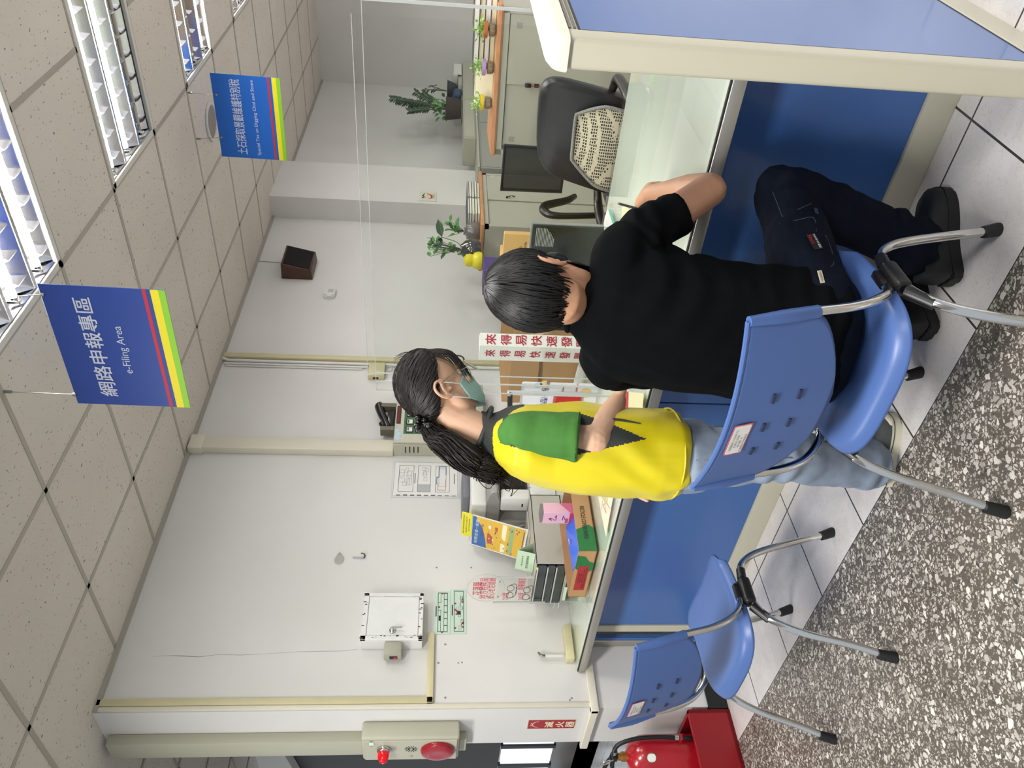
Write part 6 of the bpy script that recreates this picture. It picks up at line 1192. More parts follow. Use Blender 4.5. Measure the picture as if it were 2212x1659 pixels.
def wrinkle(me, f):
    ns = [v.normal.copy() for v in me.vertices]
    for v, n in zip(me.vertices, ns): v.co += n*f(v.co, n)
def ball(bm, c, r, M=None, sub=3):
    r = r if isinstance(r, (tuple, list)) else (r, r, r)
    T = Matrix.Translation(c) @ Matrix.Diagonal((*r, 1)); bmesh.ops.create_icosphere(bm, subdivisions=sub, radius=1.0, matrix=(M @ T) if M is not None else T)
def limb(bm, pts, rs, sub=6, n=18):
    tube(bm, pts, rs, n, sub=sub); ball(bm, Vector(pts[0]), rs[0]*0.99, sub=2); ball(bm, Vector(pts[-1]), rs[-1]*0.99, sub=2)
def loft(bm, secs, n=36, e=0.85):
    """secs: (centre, right half-vector, forward half-vector)"""
    rings = []
    for c, rx, fy in secs:
        rg = []
        for i in range(n):
            a = 2*math.pi*i/n; cs, sn = math.cos(a), math.sin(a); rg.append(bm.verts.new(Vector(c)+rx*math.copysign(abs(cs)**e, cs)+fy*math.copysign(abs(sn)**e, sn)))
        rings.append(rg)
    skin_rings(bm, rings)
def basis(o, F, roll=0.0, up=(0, 0, 1)):
    F = Vector(F).normalized(); U = Vector(up); U = (U-F*U.dot(F)).normalized(); R = F.cross(U)
    R, U = R*math.cos(roll)+U*math.sin(roll), U*math.cos(roll)-R*math.sin(roll)
    return Matrix(((R.x, F.x, U.x, o[0]), (R.y, F.y, U.y, o[1]), (R.z, F.z, U.z, o[2]), (0, 0, 0, 1)))
def head_shape(bm, M, k=1.0):
    """local frame: x to the person's right, y forward, z up, origin between the ears a little above them"""
    ball(bm, (0, -0.012*k, 0.022*k), (0.077*k, 0.097*k, 0.103*k), M, 4); ball(bm, (0, 0.034*k, -0.035*k), (0.064*k, 0.062*k, 0.078*k), M, 4); ball(bm, (0, 0.052*k, -0.094*k), (0.038*k, 0.034*k, 0.026*k), M)
    for s in (-1, 1):
        tube(bm, [M @ Vector((s*0.056*k, 0.0, -0.025*k)), M @ Vector((s*0.050*k, 0.02*k, -0.078*k)), M @ Vector((s*0.02*k, 0.055*k, -0.104*k))], [0.017*k, 0.017*k, 0.017*k], 12, sub=4)
        ball(bm, (s*0.036*k, 0.078*k, -0.028*k), (0.024*k, 0.016*k, 0.018*k), M, 2); ball(bm, (s*0.028*k, 0.086*k, 0.022*k), (0.022*k, 0.008*k, 0.007*k), M, 2)
        c = [Vector((s*(0.079+0.010*a)*k, (-0.012-0.012*a+b)*k, z*k)) for a, b, z in ((0.2, 0.012, -0.040), (0.6, -0.004, -0.036), (1.1, -0.016, -0.016), (1.3, -0.016, 0.008), (1.0, -0.004, 0.022), (0.5, 0.010, 0.018), (0.2, 0.014, 0.004))]
        tube(bm, [M @ p for p in c], [0.006*k, 0.0062*k, 0.0058*k, 0.0058*k, 0.0055*k, 0.005*k, 0.004*k], 10, sub=4)
        tube(bm, [M @ (Vector((s*0.079*k, -0.012*k, -0.030*k))), M @ Vector((s*0.084*k, -0.018*k, -0.008*k)), M @ Vector((s*0.083*k, -0.014*k, 0.012*k))], [0.009*k, 0.010*k, 0.008*k], 10, sub=3, flat=0.6)
        ball(bm, (s*0.078*k, 0.004*k, -0.018*k), (0.006*k, 0.006*k, 0.008*k), M, 2)
    tube(bm, [M @ Vector((0, 0.088*k, 0.008*k)), M @ Vector((0, 0.102*k, -0.018*k)), M @ Vector((0, 0.108*k, -0.036*k)), M @ Vector((0, 0.092*k, -0.044*k))], [0.008*k, 0.010*k, 0.014*k, 0.012*k], 10, sub=4)
    for z, r_ in ((-0.064, 0.007), (-0.074, 0.008)): tube(bm, [M @ Vector((x*k, (0.092-0.6*abs(x))*k, z*k)) for x in (-0.022, 0, 0.022)], [0.003*k, r_*k, 0.003*k], 8, sub=3)
def eyes(M, parent, k=1.0):
    for s in (-1, 1):
        bm = BM(); ball(bm, (s*0.032*k, 0.079*k, 0.002*k), 0.0125*k, M); obj('eye', bm, mat('eye_white', '#e0ddd6', 0.2), parent)
        bm = BM(); ball(bm, (s*0.032*k, 0.0865*k, 0.001*k), 0.0062*k, M, 2); obj('iris', bm, mat('iris_brown', '#2a1a12', 0.1), parent)
def face_mask(M, parent, m, k=1.0, loops=True, loop_mat=None):
    def P(u, v, d=0.0):
        a = (u-0.5)*2*1.28; z = lerp(0.004-0.030*abs(2*u-1)**1.5, -0.130+0.052*abs(2*u-1)**1.7, v); q = math.sin(math.pi*min(1, v*0.95+0.05))-0.5*max(0, (v-0.8)/0.2)**2
        rr_ = 0.066+0.030*math.cos(a)**2*(0.45+0.55*q)+0.0015*math.sin(v*26)*math.cos(a)+d
        return M @ Vector(((0.072+d)*math.sin(a)*k, (0.020+rr_*math.cos(a))*k, z*k))
    bm = BM(); sheet(bm, lambda u, v: P(u, v), 28, 22); o = obj('face_mask', bm, m, parent); sm = o.modifiers.new('thickness', 'SOLIDIFY'); sm.thickness = 0.002; sm.offset = 1
    if loops:
        for s, u in ((1, 0.985), (-1, 0.015)):
            for v, dst in ((0.03, (s*0.086*k, -0.016*k, 0.016*k)), (0.97, (s*0.086*k, -0.022*k, -0.034*k))):
                a = P(u, v, 0.001); b = M @ Vector(dst); bm = BM(); tube(bm, [a, (a+b)/2+(M.to_3x3() @ Vector((s*0.005, 0, 0))), b], 0.0016, 6, sub=4); obj('ear_loop', bm, loop_mat or m, o)
    return o
def hair_cap(M, parent, m, pole, tmax, cen, rad, n_str, seed, name='hair', rs=0.0026, t0=0.0, wav=0.004, k=1.0, lift=0.0015):
    """a cap of hair and the locks combed over it, running outwards from the pole; tmax(phi) gives the hairline"""
    p = Vector(pole).normalized(); e1 = (Vector((0, 1, 0))-p*p.y).normalized() if abs(p.y) < .85 else (Vector((0, 0, 1))-p*p.z).normalized(); e2 = p.cross(e1)
    def S(phi, th, d=0.0):
        q = p*math.cos(th)+(e1*math.cos(phi)+e2*math.sin(phi))*math.sin(th); return M @ Vector(((cen[0]+q.x*(rad[0]+d))*k, (cen[1]+q.y*(rad[1]+d))*k, (cen[2]+q.z*(rad[2]+d))*k))
    bm = BM(); nv = 22; NU = 56
    g = [[bm.verts.new(S(2*math.pi*i/NU, max(0.02, t0+(tmax(2*math.pi*i/NU)-t0)*j/nv), -0.016*max(0, (j/nv-0.8)/0.2)**2)) for i in range(NU)] for j in range(nv+1)]
    for a, b in zip(g[:-1], g[1:]):
        for i in range(NU): bm.faces.new((a[i], a[(i+1) % NU], b[(i+1) % NU], b[i]))
    bm.faces.new(g[0]); rr = random.Random(seed)
    for _ in range(n_str):
        ph = rr.uniform(0, 2*math.pi); T = tmax(ph); a = t0+(T-t0)*rr.uniform(0, 0.55); b = min(T*rr.uniform(0.97, 1.06), a+(T-t0)*rr.uniform(0.35, 0.7)); dr = rr.uniform(-0.25, 0.25); pts = []
        for j in range(7):
            f = j/6; pts.append(S(ph+dr*f*f+wav*8*math.sin(f*7+ph*9)*f, lerp(a, b, f), lift+rr.uniform(0, 0.0022)+0.003*math.sin(math.pi*f)-0.004*f**3))
        tube(bm, pts, [rs*0.5, rs*0.9, rs, rs, rs*0.9, rs*0.7, rs*0.25], 5)
    return obj(name, bm, m, parent, smooth=60), S
def hand(bm, wrist, F, Npalm, side, k=1.0, curl=(0.5, 0.6, 0.5), spread=0.06, thumb=(0.6, 0.3), fingers_curl=None):
    """palm and five fingers; F points to the fingers, Npalm out of the palm, side +1 puts the thumb along F x Npalm"""
    F = Vector(F).normalized(); Np = Vector(Npalm); Np = (Np-F*Np.dot(F)).normalized(); T = F.cross(Np)*side; W0 = Vector(wrist)
    loft(bm, [(W0-F*0.02*k, T*0.026*k, Np*0.019*k), (W0+F*0.01*k, T*0.028*k, Np*0.018*k), (W0+F*0.04*k, T*0.037*k, Np*0.017*k), (W0+F*0.075*k, T*0.041*k, Np*0.015*k), (W0+F*0.098*k, T*0.040*k, Np*0.011*k)], 20, 0.8)
    for i, (o, L, r) in enumerate(((0.029, 0.073, 0.0088), (0.010, 0.081, 0.0092), (-0.010, 0.075, 0.0088), (-0.029, 0.060, 0.0078))):
        d = (F+T*spread*(1.5-i)).normalized(); p = W0+F*0.088*k+T*o*k; pts = [p-F*0.02*k, p]; an = 0.0; cv = fingers_curl[i] if fingers_curl else curl
        for seg, c in zip((0.45, 0.32, 0.23), cv):
            an += c; p = p+(d*math.cos(an)+Np*math.sin(an))*(L*seg*k); pts.append(p)
        limb(bm, pts, [r*1.05*k, r*1.08*k, r*k, r*0.92*k, r*0.78*k], 3, 12)
    p = W0+F*0.022*k+T*0.026*k; d = (F*math.cos(thumb[0])+T*math.sin(thumb[0])+Np*thumb[1]).normalized(); q = p+d*0.042*k; d2 = (d+F*0.35+Np*0.15-T*0.2).normalized(); q2 = q+d2*0.034*k
    limb(bm, [p-d*0.012*k, p, q, q2, q2+(d2+Np*0.1).normalized()*0.022*k], [0.015*k, 0.0135*k, 0.0108*k, 0.0100*k, 0.0080*k], 3, 12)
def shoe(parent, heel, toe, upper, sole, name='shoe', wid=0.047, ht=0.085, sole_h=0.028, open_r=0.042, label=None, toecap=None):
    heel, toe = Vector(heel), Vector(toe); d = (toe-heel); L = d.length; A = axes(heel, d, Vector((0, 0, 1)).cross(d))
    out = [(0.0, 0.0), (0.02, 0.62), (0.12, 0.72), (0.35, 0.70), (0.62, 0.98), (0.80, 1.0), (0.93, 0.72), (1.0, 0.0)]
    def outline(s_, ext): return [(x*L, y*wid+ext*(1 if y > 0 else 0)) for x, y in spline2(out)]
    pl = spline2(out); ring_ = [(x*L, y*wid) for x, y in pl]+[(x*L, -y*wid) for x, y in pl[::-1][1:-1]]
    bm = BM(); prism(bm, ring_, sole_h, M=A); bmesh.ops.bevel(bm, geom=[e for e in bm.edges if abs(e.verts[0].co.z-e.verts[1].co.z) < 1e-4], offset=0.004, segments=2, affect='EDGES'); so = obj('sole', bm, sole, parent)
    bm = BM(); rings = []
    for z, sx0, sx1, sy in ((sole_h-0.004, 0.015, 0.985, 0.97), (sole_h+0.012, 0.01, 0.985, 0.98), (sole_h+0.028, 0.012, 0.94, 0.90), (sole_h+0.042, 0.015, 0.80, 0.80), (ht-0.006, 0.02, 0.56, 0.74), (ht, 0.03, 0.50, 0.70)):
        rings.append([bm.verts.new(A @ Vector(((sx0+(sx1-sx0)*(x/L))*L, y*sy, z+0.012*max(0, 0.3-x/L)*2))) for x, y in ring_])
    skin_rings(bm, rings); up = obj('upper', bm, upper, so, label=label)
    return so, up, A, L
def spline2(pts): return [(p.x, p.y) for p in spline([Vector((a, b, 0)) for a, b in pts], 4)]
V = Vector
def fold(c, sx, sy, sz, seed=0.0): return mnoise.noise(V((c.x*sx+seed, c.y*sy, c.z*sz)))
# ---------------------------------------------------------------- seated person in black
px = thing('person', 'seated person in black T-shirt and navy trousers writing at the counter, back to camera', 'person', (-1.19, 1.60, 0.0))
KM = 1.06
HC = at(1177, 628, d=1.985); HM = basis(HC, (-0.20, 0.93, -0.40), roll=-0.06)
RS, LS = V((-0.992, 1.672, 1.065)), V((-1.335, 1.650, 1.05)); RE, RW = at(1533, 410, z=0.795), at(1404, 420, z=0.86); LE, LW = V((-1.455, 1.79, 0.85)), V((-1.372, 2.145, 0.815))
RHp, LHp = V((-1.08, 1.60, 0.555)), V((-1.30, 1.60, 0.555)); RK, LK = V((-0.962, 1.985, 0.548)), V((-1.375, 2.00, 0.535)); RA, LA = V((-1.105, 1.955, 0.085)), V((-1.325, 1.93, 0.085))
NB = V((-1.148, 1.662, 1.135))
bm = BM(); head_shape(bm, HM, KM)
limb(bm, [NB-V((0.004, 0.01, 0.06)), NB+V((0.004, 0.0, 0.03)), HM @ V((0, -0.035, -0.055)), HM @ V((0, -0.02, 0.0))], [0.062, 0.056, 0.058, 0.062], 5)
limb(bm, [V((-1.19, 1.60, 0.56)), V((-1.178, 1.61, 0.75)), V((-1.165, 1.64, 0.93)), NB-V((0, 0, 0.05))], [0.10, 0.085, 0.10, 0.06], 5); limb(bm, [LS-V((-.03, 0, 0.02)), (LS+RS)/2, RS-V((.03, 0, 0.02))], [0.045, 0.07, 0.045], 4)
limb(bm, [RS, lerp(RS, RE, .5), RE+(RS-RE)*0.05, RE], [0.047, 0.047, 0.045, 0.046]); limb(bm, [RE, lerp(RE, RW, .28), lerp(RE, RW, .7), RW], [0.046, 0.048, 0.036, 0.0285])
limb(bm, [LS, lerp(LS, LE, .5), LE], [0.045, 0.044, 0.041]); limb(bm, [LE, lerp(LE, LW, .28), lerp(LE, LW, .7), LW], [0.041, 0.044, 0.034, 0.0275])
for a, b, c in ((RHp, RK, RA), (LHp, LK, LA)): limb(bm, [a, lerp(a, b, .5), b], [0.07, 0.06, 0.045]); limb(bm, [b, lerp(b, c, .35), c], [0.045, 0.042, 0.034]); limb(bm, [c, c+V((0.02, 0.09, -0.04))], [0.034, 0.028])
hand(bm, RW, at(1350, 424, z=0.845)-RW, V((-0.45, -0.1, -0.8)), -1, KM*1.05, fingers_curl=((0.75, 0.9, 0.5), (0.85, 1.0, 0.6), (0.95, 1.15, 0.7), (1.0, 1.25, 0.8)), spread=0.03, thumb=(0.5, 0.5))
hand(bm, LW, V((0.12, 0.9, -0.08)), V((0, 0, -1)), 1, KM*0.95, curl=(0.16, 0.14, 0.1), spread=0.10, thumb=(0.8, 0.05))
union('body', bm, M_SKIN, px, 0.0042, 4)
eyes(HM, px, KM)
def tm(phi):    # hairline of the short cut
    c = math.cos(phi); a = abs(((phi+math.pi) % (2*math.pi))-math.pi)/math.pi       # 0 front .. 1 nape
    if a < 0.30: return 1.50-0.25*(a/0.30)*0
    if a < 0.52: return lerp(1.50, 1.70, (a-0.30)/0.22)
    return lerp(1.70, 2.22, min(1, (a-0.52)/0.22))
hair_cap(HM, px, M_HAIR, (0.05, -0.42, 0.90), tm, (0, -0.012, 0.022), (0.090, 0.111, 0.117), 950, 5, rs=0.0024, k=KM)
face_mask(HM, px, mat('mask_black', '#141416', 0.7), KM)
g = thing('eyeglasses', 'black-rimmed spectacles on the seated person', 'glasses', HM @ V((0, 0.11, 0))) if False else None
bm = BM()
for s in (-1, 1):
    tube(bm, [HM @ V(((s*0.036+0.029*math.cos(a))*KM, (0.106-0.02*abs(s*0.036+0.029*math.cos(a))*8)*KM, (-0.004+0.020*math.sin(a))*KM)) for a in [2*math.pi*i/18 for i in range(18)]], 0.0022, 6, closed=True); tube(bm, [HM @ V((s*0.065*KM, 0.092*KM, 0.006*KM)), HM @ V((s*0.082*KM, 0.03*KM, 0.012*KM)), HM @ V((s*0.088*KM, -0.02*KM, 0.004*KM))], 0.0018, 6, sub=4)
tube(bm, [HM @ V((-0.007*KM, 0.106*KM, 0)), HM @ V((0, 0.110*KM, 0.003)), HM @ V((0.007*KM, 0.106*KM, 0))], 0.002, 6); obj('spectacles', bm, mat('black_frame', '#151517', 0.3), px)
# T-shirt
X1 = V((1, 0.04, 0)).normalized(); Y1 = V((-0.04, 1, 0)).normalized()
bm = BM()
def sc_(z, cx, cy, a, b, tilt=0.0): return (V((cx, cy, z)), X1*a, (Y1+V((0, 0, -tilt))).normalized()*b)
loft(bm, [sc_(0.495, -1.185, 1.605, 0.185, 0.145), sc_(0.56, -1.185, 1.605, 0.195, 0.152), sc_(0.66, -1.182, 1.608, 0.188, 0.145), sc_(0.78, -1.175, 1.615, 0.183, 0.132), sc_(0.90, -1.168, 1.630, 0.190, 0.130, 0.1), sc_(0.99, -1.162, 1.645, 0.196, 0.125, 0.15), sc_(1.06, -1.158, 1.652, 0.180, 0.108, 0.2), sc_(1.105, -1.153, 1.658, 0.125, 0.088, 0.25), sc_(1.14, -1.149, 1.662, 0.082, 0.075, 0.3), sc_(1.160, -1.146, 1.662, 0.070, 0.068, 0.35)], 44, 0.88)
for Sh, El, cut in ((RS, RE, 0.60), (LS, LE, 0.86)):
    d = (El-Sh); C = Sh+d*cut; ins = (V((-1.16, 1.65, 1.03))-Sh)
    tube(bm, [Sh+ins*0.45+V((0, 0, -0.02)), Sh+ins*0.12, Sh+d*0.22, Sh+d*0.5, C], [0.085, 0.074, 0.067, 0.060, 0.060], 24, sub=5)
def tee(me):
    def f(c, n):
        a = 0.006*fold(c, 9, 9, 5, 3.0)+0.004*fold(c, 26, 26, 10, 8.0)
        low = max(0.0, 0.80-c.z)/0.3; a += low*0.011*math.sin(c.z*95+7*fold(c, 5, 5, 5))*max(0.0, 0.6+fold(c, 7, 7, 3, 1.0))
        for Sh, El in ((RS, RE), (LS, LE)):
            t_ = (c-Sh).dot(El-Sh)/(El-Sh).length_squared
            if 0.1 < t_ < 1.0 and (c-lerp(Sh, El, t_)).length < 0.12: a += 0.004*math.sin(t_*34+8*fold(c, 8, 8, 8, 5.0))
        dl = (c-V((-1.0, 1.62, 0.93))).length; a += 0.007*math.exp(-(dl/0.14)**2)*math.sin((c.x*0.7-c.y*0.5+c.z)*70)
        return a
    wrinkle(me, f)
tb = union('t_shirt', bm, M_TEE, px, 0.0062, 5, tee)
bm = BM(); cn, cu = V((-1.146, 1.662, 1.158)), (Y1+V((0, 0, -0.35))).normalized(); tube(bm, [cn+X1*0.069*math.cos(a)+cu*0.067*math.sin(a) for a in [2*math.pi*i/32 for i in range(32)]], 0.008, 8, closed=True); obj('collar', bm, M_TEE, tb)
# trousers
bm = BM(); loft(bm, [sc_(0.462, -1.19, 1.605, 0.165, 0.135), sc_(0.50, -1.19, 1.605, 0.182, 0.148), sc_(0.58, -1.19, 1.605, 0.182, 0.145), sc_(0.64, -1.188, 1.605, 0.172, 0.135)], 36)
limb(bm, [RHp, lerp(RHp, RK, .35), lerp(RHp, RK, .75), RK], [0.096, 0.092, 0.083, 0.080]); limb(bm, [LHp, lerp(LHp, LK, .5), LK], [0.096, 0.090, 0.078])
for b, c in ((RK, RA), (LK, LA)): tube(bm, [b+V((0, 0, 0.0)), lerp(b, c, .3), lerp(b, c, .7), c+V((0, 0.0, 0.0))], [0.078, 0.080, 0.078, 0.083], 24, sub=6)
def trs(me):
    def f(c, n):
        a = 0.006*fold(c, 10, 10, 7, 2.0)+0.003*fold(c, 30, 30, 16, 6.0)
        for K in (RK, LK): a += 0.007*math.exp(-((c-K).length/0.16)**2)*math.sin(c.z*70+c.y*40+5*fold(c, 6, 6, 6))
        if c.z < 0.22: a += 0.007*math.sin(c.z*80+6*fold(c, 9, 9, 4))
        return a
    wrinkle(me, f)
tr = union('trousers', bm, M_NAVY, px, 0.0062, 5, trs)
M_STI = mat('navy_stitch', '#2c3a52', 0.8)
def on_leg(u, ang, H_, K_, r):
    d = (K_-H_).normalized(); x = V((1, 0, 0)); x = (x-d*x.dot(d)).normalized(); y = x.cross(d); y = y if y.z > 0 else -y
    return lerp(H_, K_, u)+(x*math.cos(ang)+y*math.sin(ang))*r
def on_surface(o, pxy):
    """where the sight line of a photo pixel meets the finished cloth"""
    dg = bpy.context.evaluated_depsgraph_get(); q = at(*pxy, d=1.0); M = mtx(o).inverted(); a, b = M @ EYE, M @ q; ok, loc, nrm, _ = o.ray_cast(a, (b-a).normalized()); return (mtx(o) @ loc, (mtx(o).to_3x3() @ nrm)) if ok else (at(*pxy, d=2.0), (EYE-q).normalized())
bpy.context.view_layer.update()
def patch(parent, name, pxy, dirpx, w_, h_, m, lift=0.003, items=(), label=None):
    p, n = on_surface(parent, pxy); q, _ = on_surface(parent, (pxy[0]+dirpx[0], pxy[1]+dirpx[1])); xd = (q-p).normalized(); A = axes(p+n*lift, xd, n.cross(xd)); bm = BM(); box(bm, (-w_/2, -h_/2, 0), (w_/2, h_/2, 0.0014), 0.0004, 1, M=A); o = obj(name, bm, m, parent, label=label)
    for s, cx, cy, ww, hh, mm2 in items: bm = BM(); text_bm(bm, s, A @ V((cx*w_, cy*h_, 0.0016)), xd, n.cross(xd), w=ww*w_, h=hh*h_); obj('lettering', bm, mm2, o, smooth=0, recalc=False)
    return o
bm = BM()
for seg in ([(1669, 414), (1680, 442), (1690, 468)], [(1683, 484), (1720, 476), (1757, 470), (1763, 500)], [(1783, 508), (1796, 540), (1800, 572), (1768, 586)], [(1690, 468), (1725, 452), (1752, 440)]):
    tube(bm, [on_surface(tr, q)[0] for q in seg], 0.0013, 5, sub=3)
obj('stitching', bm, M_STI, tr)
patch(tr, 'pocket_label', (1773, 600), (6, 22), 0.034, 0.011, mat('label_cream', '#b3ab95', 0.6), items=[('FASHION', 0, 0, 0.8, 0.5, M_INK)])
patch(tr, 'woven_tag', (1762, 458), (6, 22), 0.026, 0.010, mat('tag_navy', '#24314a', 0.7))
patch(tr, 'pocket_strap', (1758, 524), (-12, -22), 0.052, 0.026, M_BLK, lift=0.004, items=[('YMS', 0.12, 0.24, 0.6, 0.36, mat('strap_letter_red', '#c01a26', 0.5)), ('鉅鑫 03-8354961', 0, -0.24, 0.9, 0.26, M_PAPER)])
M_SHOE = mat('black_clog', '#0c0d0f', 0.55)
shoe(px, (-1.165, 1.865, 0), (-0.985, 2.118, 0), M_SHOE, M_SHOE, wid=0.060, ht=0.105, sole_h=0.034); shoe(px, (-1.335, 1.84, 0), (-1.245, 2.13, 0), M_SHOE, M_SHOE, wid=0.058, ht=0.105, sole_h=0.034)
t = thing('pen', 'dark pen in the writing hand of the seated person', 'pen', RW+V((-0.09, 0.12, -0.02)))
bm = BM(); cyl(bm, RW+V((-0.125, 0.125, -0.044)), RW+V((-0.075, 0.075, 0.075)), 0.0042, n=10); obj('barrel', bm, M_DKGREY, t); bm = BM(); cyl(bm, RW+V((-0.1275, 0.1275, -0.049)), RW+V((-0.125, 0.125, -0.044)), 0.001, 0.0042, n=8); obj('tip', bm, M_CHROME, t)
# ---------------------------------------------------------------- standing person in the yellow vest
wm = thing('person', 'standing person in yellow vest, green polo and pale jeans, leaning over beside the seated one', 'person', (-1.78, 1.76, 0.0))
KW = 1.02
WF = V((0.20, 0.64, -0.74)).normalized(); WU = (0.62, 0.53, 0.57)
E_ = at(966, 838, d=2.43); Mt = basis((0, 0, 0), WF, 0, WU); WH = basis(E_-(Mt.to_3x3() @ V((0.082, -0.006, -0.012)))*KW, WF, 0, WU)
hF = V((0.74, 0.67, 0)).normalized(); hR = V((hF.y, -hF.x, 0))       # her front and her right
def wp(x, y, dd=0.0): return at(x, y, d=2.5+dd)
PB = wp(1450, 985); NBW = wp(1062, 935)
WRS, WRE = wp(1130, 936, -0.125), wp(1288, 950, -0.17); WRW = wp(1334, 866, -0.02)
WLS, WLE, WLW = wp(1090, 940, 0.17), wp(1240, 1022, 0.20), wp(1345, 1030, 0.15)
RHw, LHw = PB+hR*0.085-V((0, 0, 0.02)), PB-hR*0.085-V((0, 0, 0.02)); RAw = V((-1.79, 1.735, 0.085)); LAw = V((-1.955, 1.895, 0.085)); RKw = wp(1680, 985, -0.06); LKw = V((-1.86, 1.85, 0.44))
bm = BM(); head_shape(bm, WH, KW)
limb(bm, [NBW-V((0, 0, 0.06)), NBW+V((0, 0, 0.01)), WH @ V((0, -0.03, -0.06)), WH @ V((0, -0.02, 0.0))], [0.056, 0.050, 0.052, 0.056], 5)
limb(bm, [PB, lerp(PB, NBW, .45), lerp(PB, NBW, .8), NBW-V((0, 0, 0.04))], [0.09, 0.075, 0.085, 0.055], 5); limb(bm, [WLS+hR*0.04, (WLS+WRS)/2, WRS-hR*0.04], [0.04, 0.055, 0.04], 4)
limb(bm, [WRS, lerp(WRS, WRE, .5), WRE], [0.042, 0.042, 0.043]); limb(bm, [WRE, lerp(WRE, WRW, .3), lerp(WRE, WRW, .75), WRW], [0.043, 0.048, 0.036, 0.029])
limb(bm, [WLS, lerp(WLS, WLE, .5), WLE], [0.042, 0.041, 0.036]); limb(bm, [WLE, lerp(WLE, WLW, .3), WLW], [0.036, 0.036, 0.025])
for a, b, c in ((RHw, RKw, RAw), (LHw, LKw, LAw)): limb(bm, [a, lerp(a, b, .5), b], [0.07, 0.062, 0.045]); limb(bm, [b, lerp(b, c, .35), c], [0.045, 0.044, 0.032]); limb(bm, [c, c+hF*0.10-V((0, 0, 0.045))], [0.032, 0.024])
hd_ = (V((-1.40, 2.12, 0.80))-WRW).normalized(); hand(bm, WRW, hd_, V((0, 0, -1)), 1, KW*0.9, fingers_curl=((0.1, 0.1, 0.1), (0.6, 0.8, 0.5), (0.8, 1.0, 0.6), (0.9, 1.1, 0.7)), spread=0.05, thumb=(0.7, 0.2))
hand(bm, WLW, wp(1430, 1048, 0.12)-WLW, hR, 1, KW*0.9, curl=(0.18, 0.2, 0.15), spread=0.05)
union('body', bm, M_SKINW, wm, 0.0042, 4)
eyes(WH, wm, KW)
# hair: combed back into a low tail
TD = V((0.0, -0.86, -0.42)).normalized()
def wt(phi):
    a = abs(((phi+math.pi) % (2*math.pi))-math.pi)/math.pi     # measured round the tie; 0 is up over the crown
    K_ = ((0, 2.55), (0.14, 2.53), (0.24, 2.45), (0.32, 2.40), (0.40, 2.18), (0.47, 1.78), (0.54, 1.40), (0.62, 1.12), (0.75, 0.75), (1.0, 0.5))
    for (a0, t0), (a1, t1) in zip(K_[:-1], K_[1:]):
        if a <= a1: return lerp(t0, t1, (a-a0)/(a1-a0))
    return 0.5
def hair_back(M, parent, m, k, n_str, seed):
    p = TD; e1 = (V((0, 0, 1))-p*p.z).normalized(); e2 = p.cross(e1); cen, rad = V((0, -0.012, 0.024)), V((0.089, 0.112, 0.119))
    def S(phi, th, d=0.0):
        q = p*math.cos(th)+(e1*math.cos(phi)+e2*math.sin(phi))*math.sin(th); return M @ V(((cen.x+q.x*(rad.x+d))*k, (cen.y+q.y*(rad.y+d))*k, (cen.z+q.z*(rad.z+d))*k))
    bm = BM(); nv, NU = 24, 60
    g = [[bm.verts.new(S(2*math.pi*i/NU, max(0.03, wt(2*math.pi*i/NU)*j/nv), -0.014*max(0, (j/nv-0.85)/0.15)**2)) for i in range(NU)] for j in range(nv+1)]
    for a, b in zip(g[:-1], g[1:]):
        for i in range(NU): bm.faces.new((a[i], a[(i+1) % NU], b[(i+1) % NU], b[i]))
    bm.faces.new(g[0]); rr = random.Random(seed)
    for _ in range(n_str):
        ph = rr.uniform(0, 2*math.pi); T = wt(ph); b = T*rr.uniform(0.55, 1.0); a = b*rr.uniform(0.05, 0.5); dr = rr.uniform(-0.16, 0.16); l = rr.uniform(0.0, 0.003)
        tube(bm, [S(ph+dr*math.sin(f*3), lerp(b, a, f), l+0.0015*math.sin(f*9+ph*5)-0.004*(1-f)**4) for f in [j/6 for j in range(7)]], [0.0006, 0.0017, 0.002, 0.0021, 0.0021, 0.0018, 0.001], 5)
    # loose locks at the temple and brow
    for q in range(64):
        x_ = rr.choice((1, 1, 1, -1))*rr.uniform(0.012, 0.072); f_ = 1-abs(x_)/0.105; l = rr.uniform(0.05, 0.105); yb = 0.112*math.sqrt(max(0.05, 1-(x_/0.088)**2))
        tube(bm, [M @ (V(p_)*k) for p_ in ((x_*0.8, yb*0.35, 0.125*f_**0.25), (x_*0.95, yb*0.75, 0.098*f_**0.25), (x_+rr.uniform(-.004, .006), yb*0.92+0.004, 0.055), (x_+rr.uniform(-.01, .012), yb*0.96+rr.uniform(-.004, .006), 0.06-l))], [0.0012, 0.0018, 0.0016, 0.0004], 5, sub=3)
    for q in range(16):
        ph = rr.uniform(-0.5, 0.5); tube(bm, [S(ph, wt(ph)*0.8, 0.0), S(ph+.1, wt(ph)*0.75, 0.012), S(ph+rr.uniform(-.2, .3), wt(ph)*0.66, 0.016+rr.uniform(0, .01))], [0.0008, 0.0006, 0.0003], 4, sub=3)
    return obj('hair', bm, m, parent, smooth=60), S(0, 0.02, 0.006)
hr, tie = hair_back(WH, wm, M_HAIRB, KW, 900, 9)
tie = wp(917, 913, -0.05); bm = BM(); rr = random.Random(12)
for k in range(26):
    a = rr.uniform(0, 6.28); ball(bm, tie+V((rr.uniform(-.022, .022), rr.uniform(-.022, .022), rr.uniform(-.022, .022))), rr.uniform(0.009, 0.013), sub=2)
obj('hair_tie', bm, mat('tie_black', '#0b0b0c', 0.25), hr)
bm = BM(); P_ = [tie, wp(945, 945, -0.04), wp(985, 975, -0.06), wp(1035, 1005, -0.06), wp(1075, 1020, -0.05), wp(1092, 1030, -0.03)]; sp = spline(P_, 5)
tube(bm, P_, [0.018, 0.024, 0.026, 0.024, 0.016, 0.006], 14, sub=5)
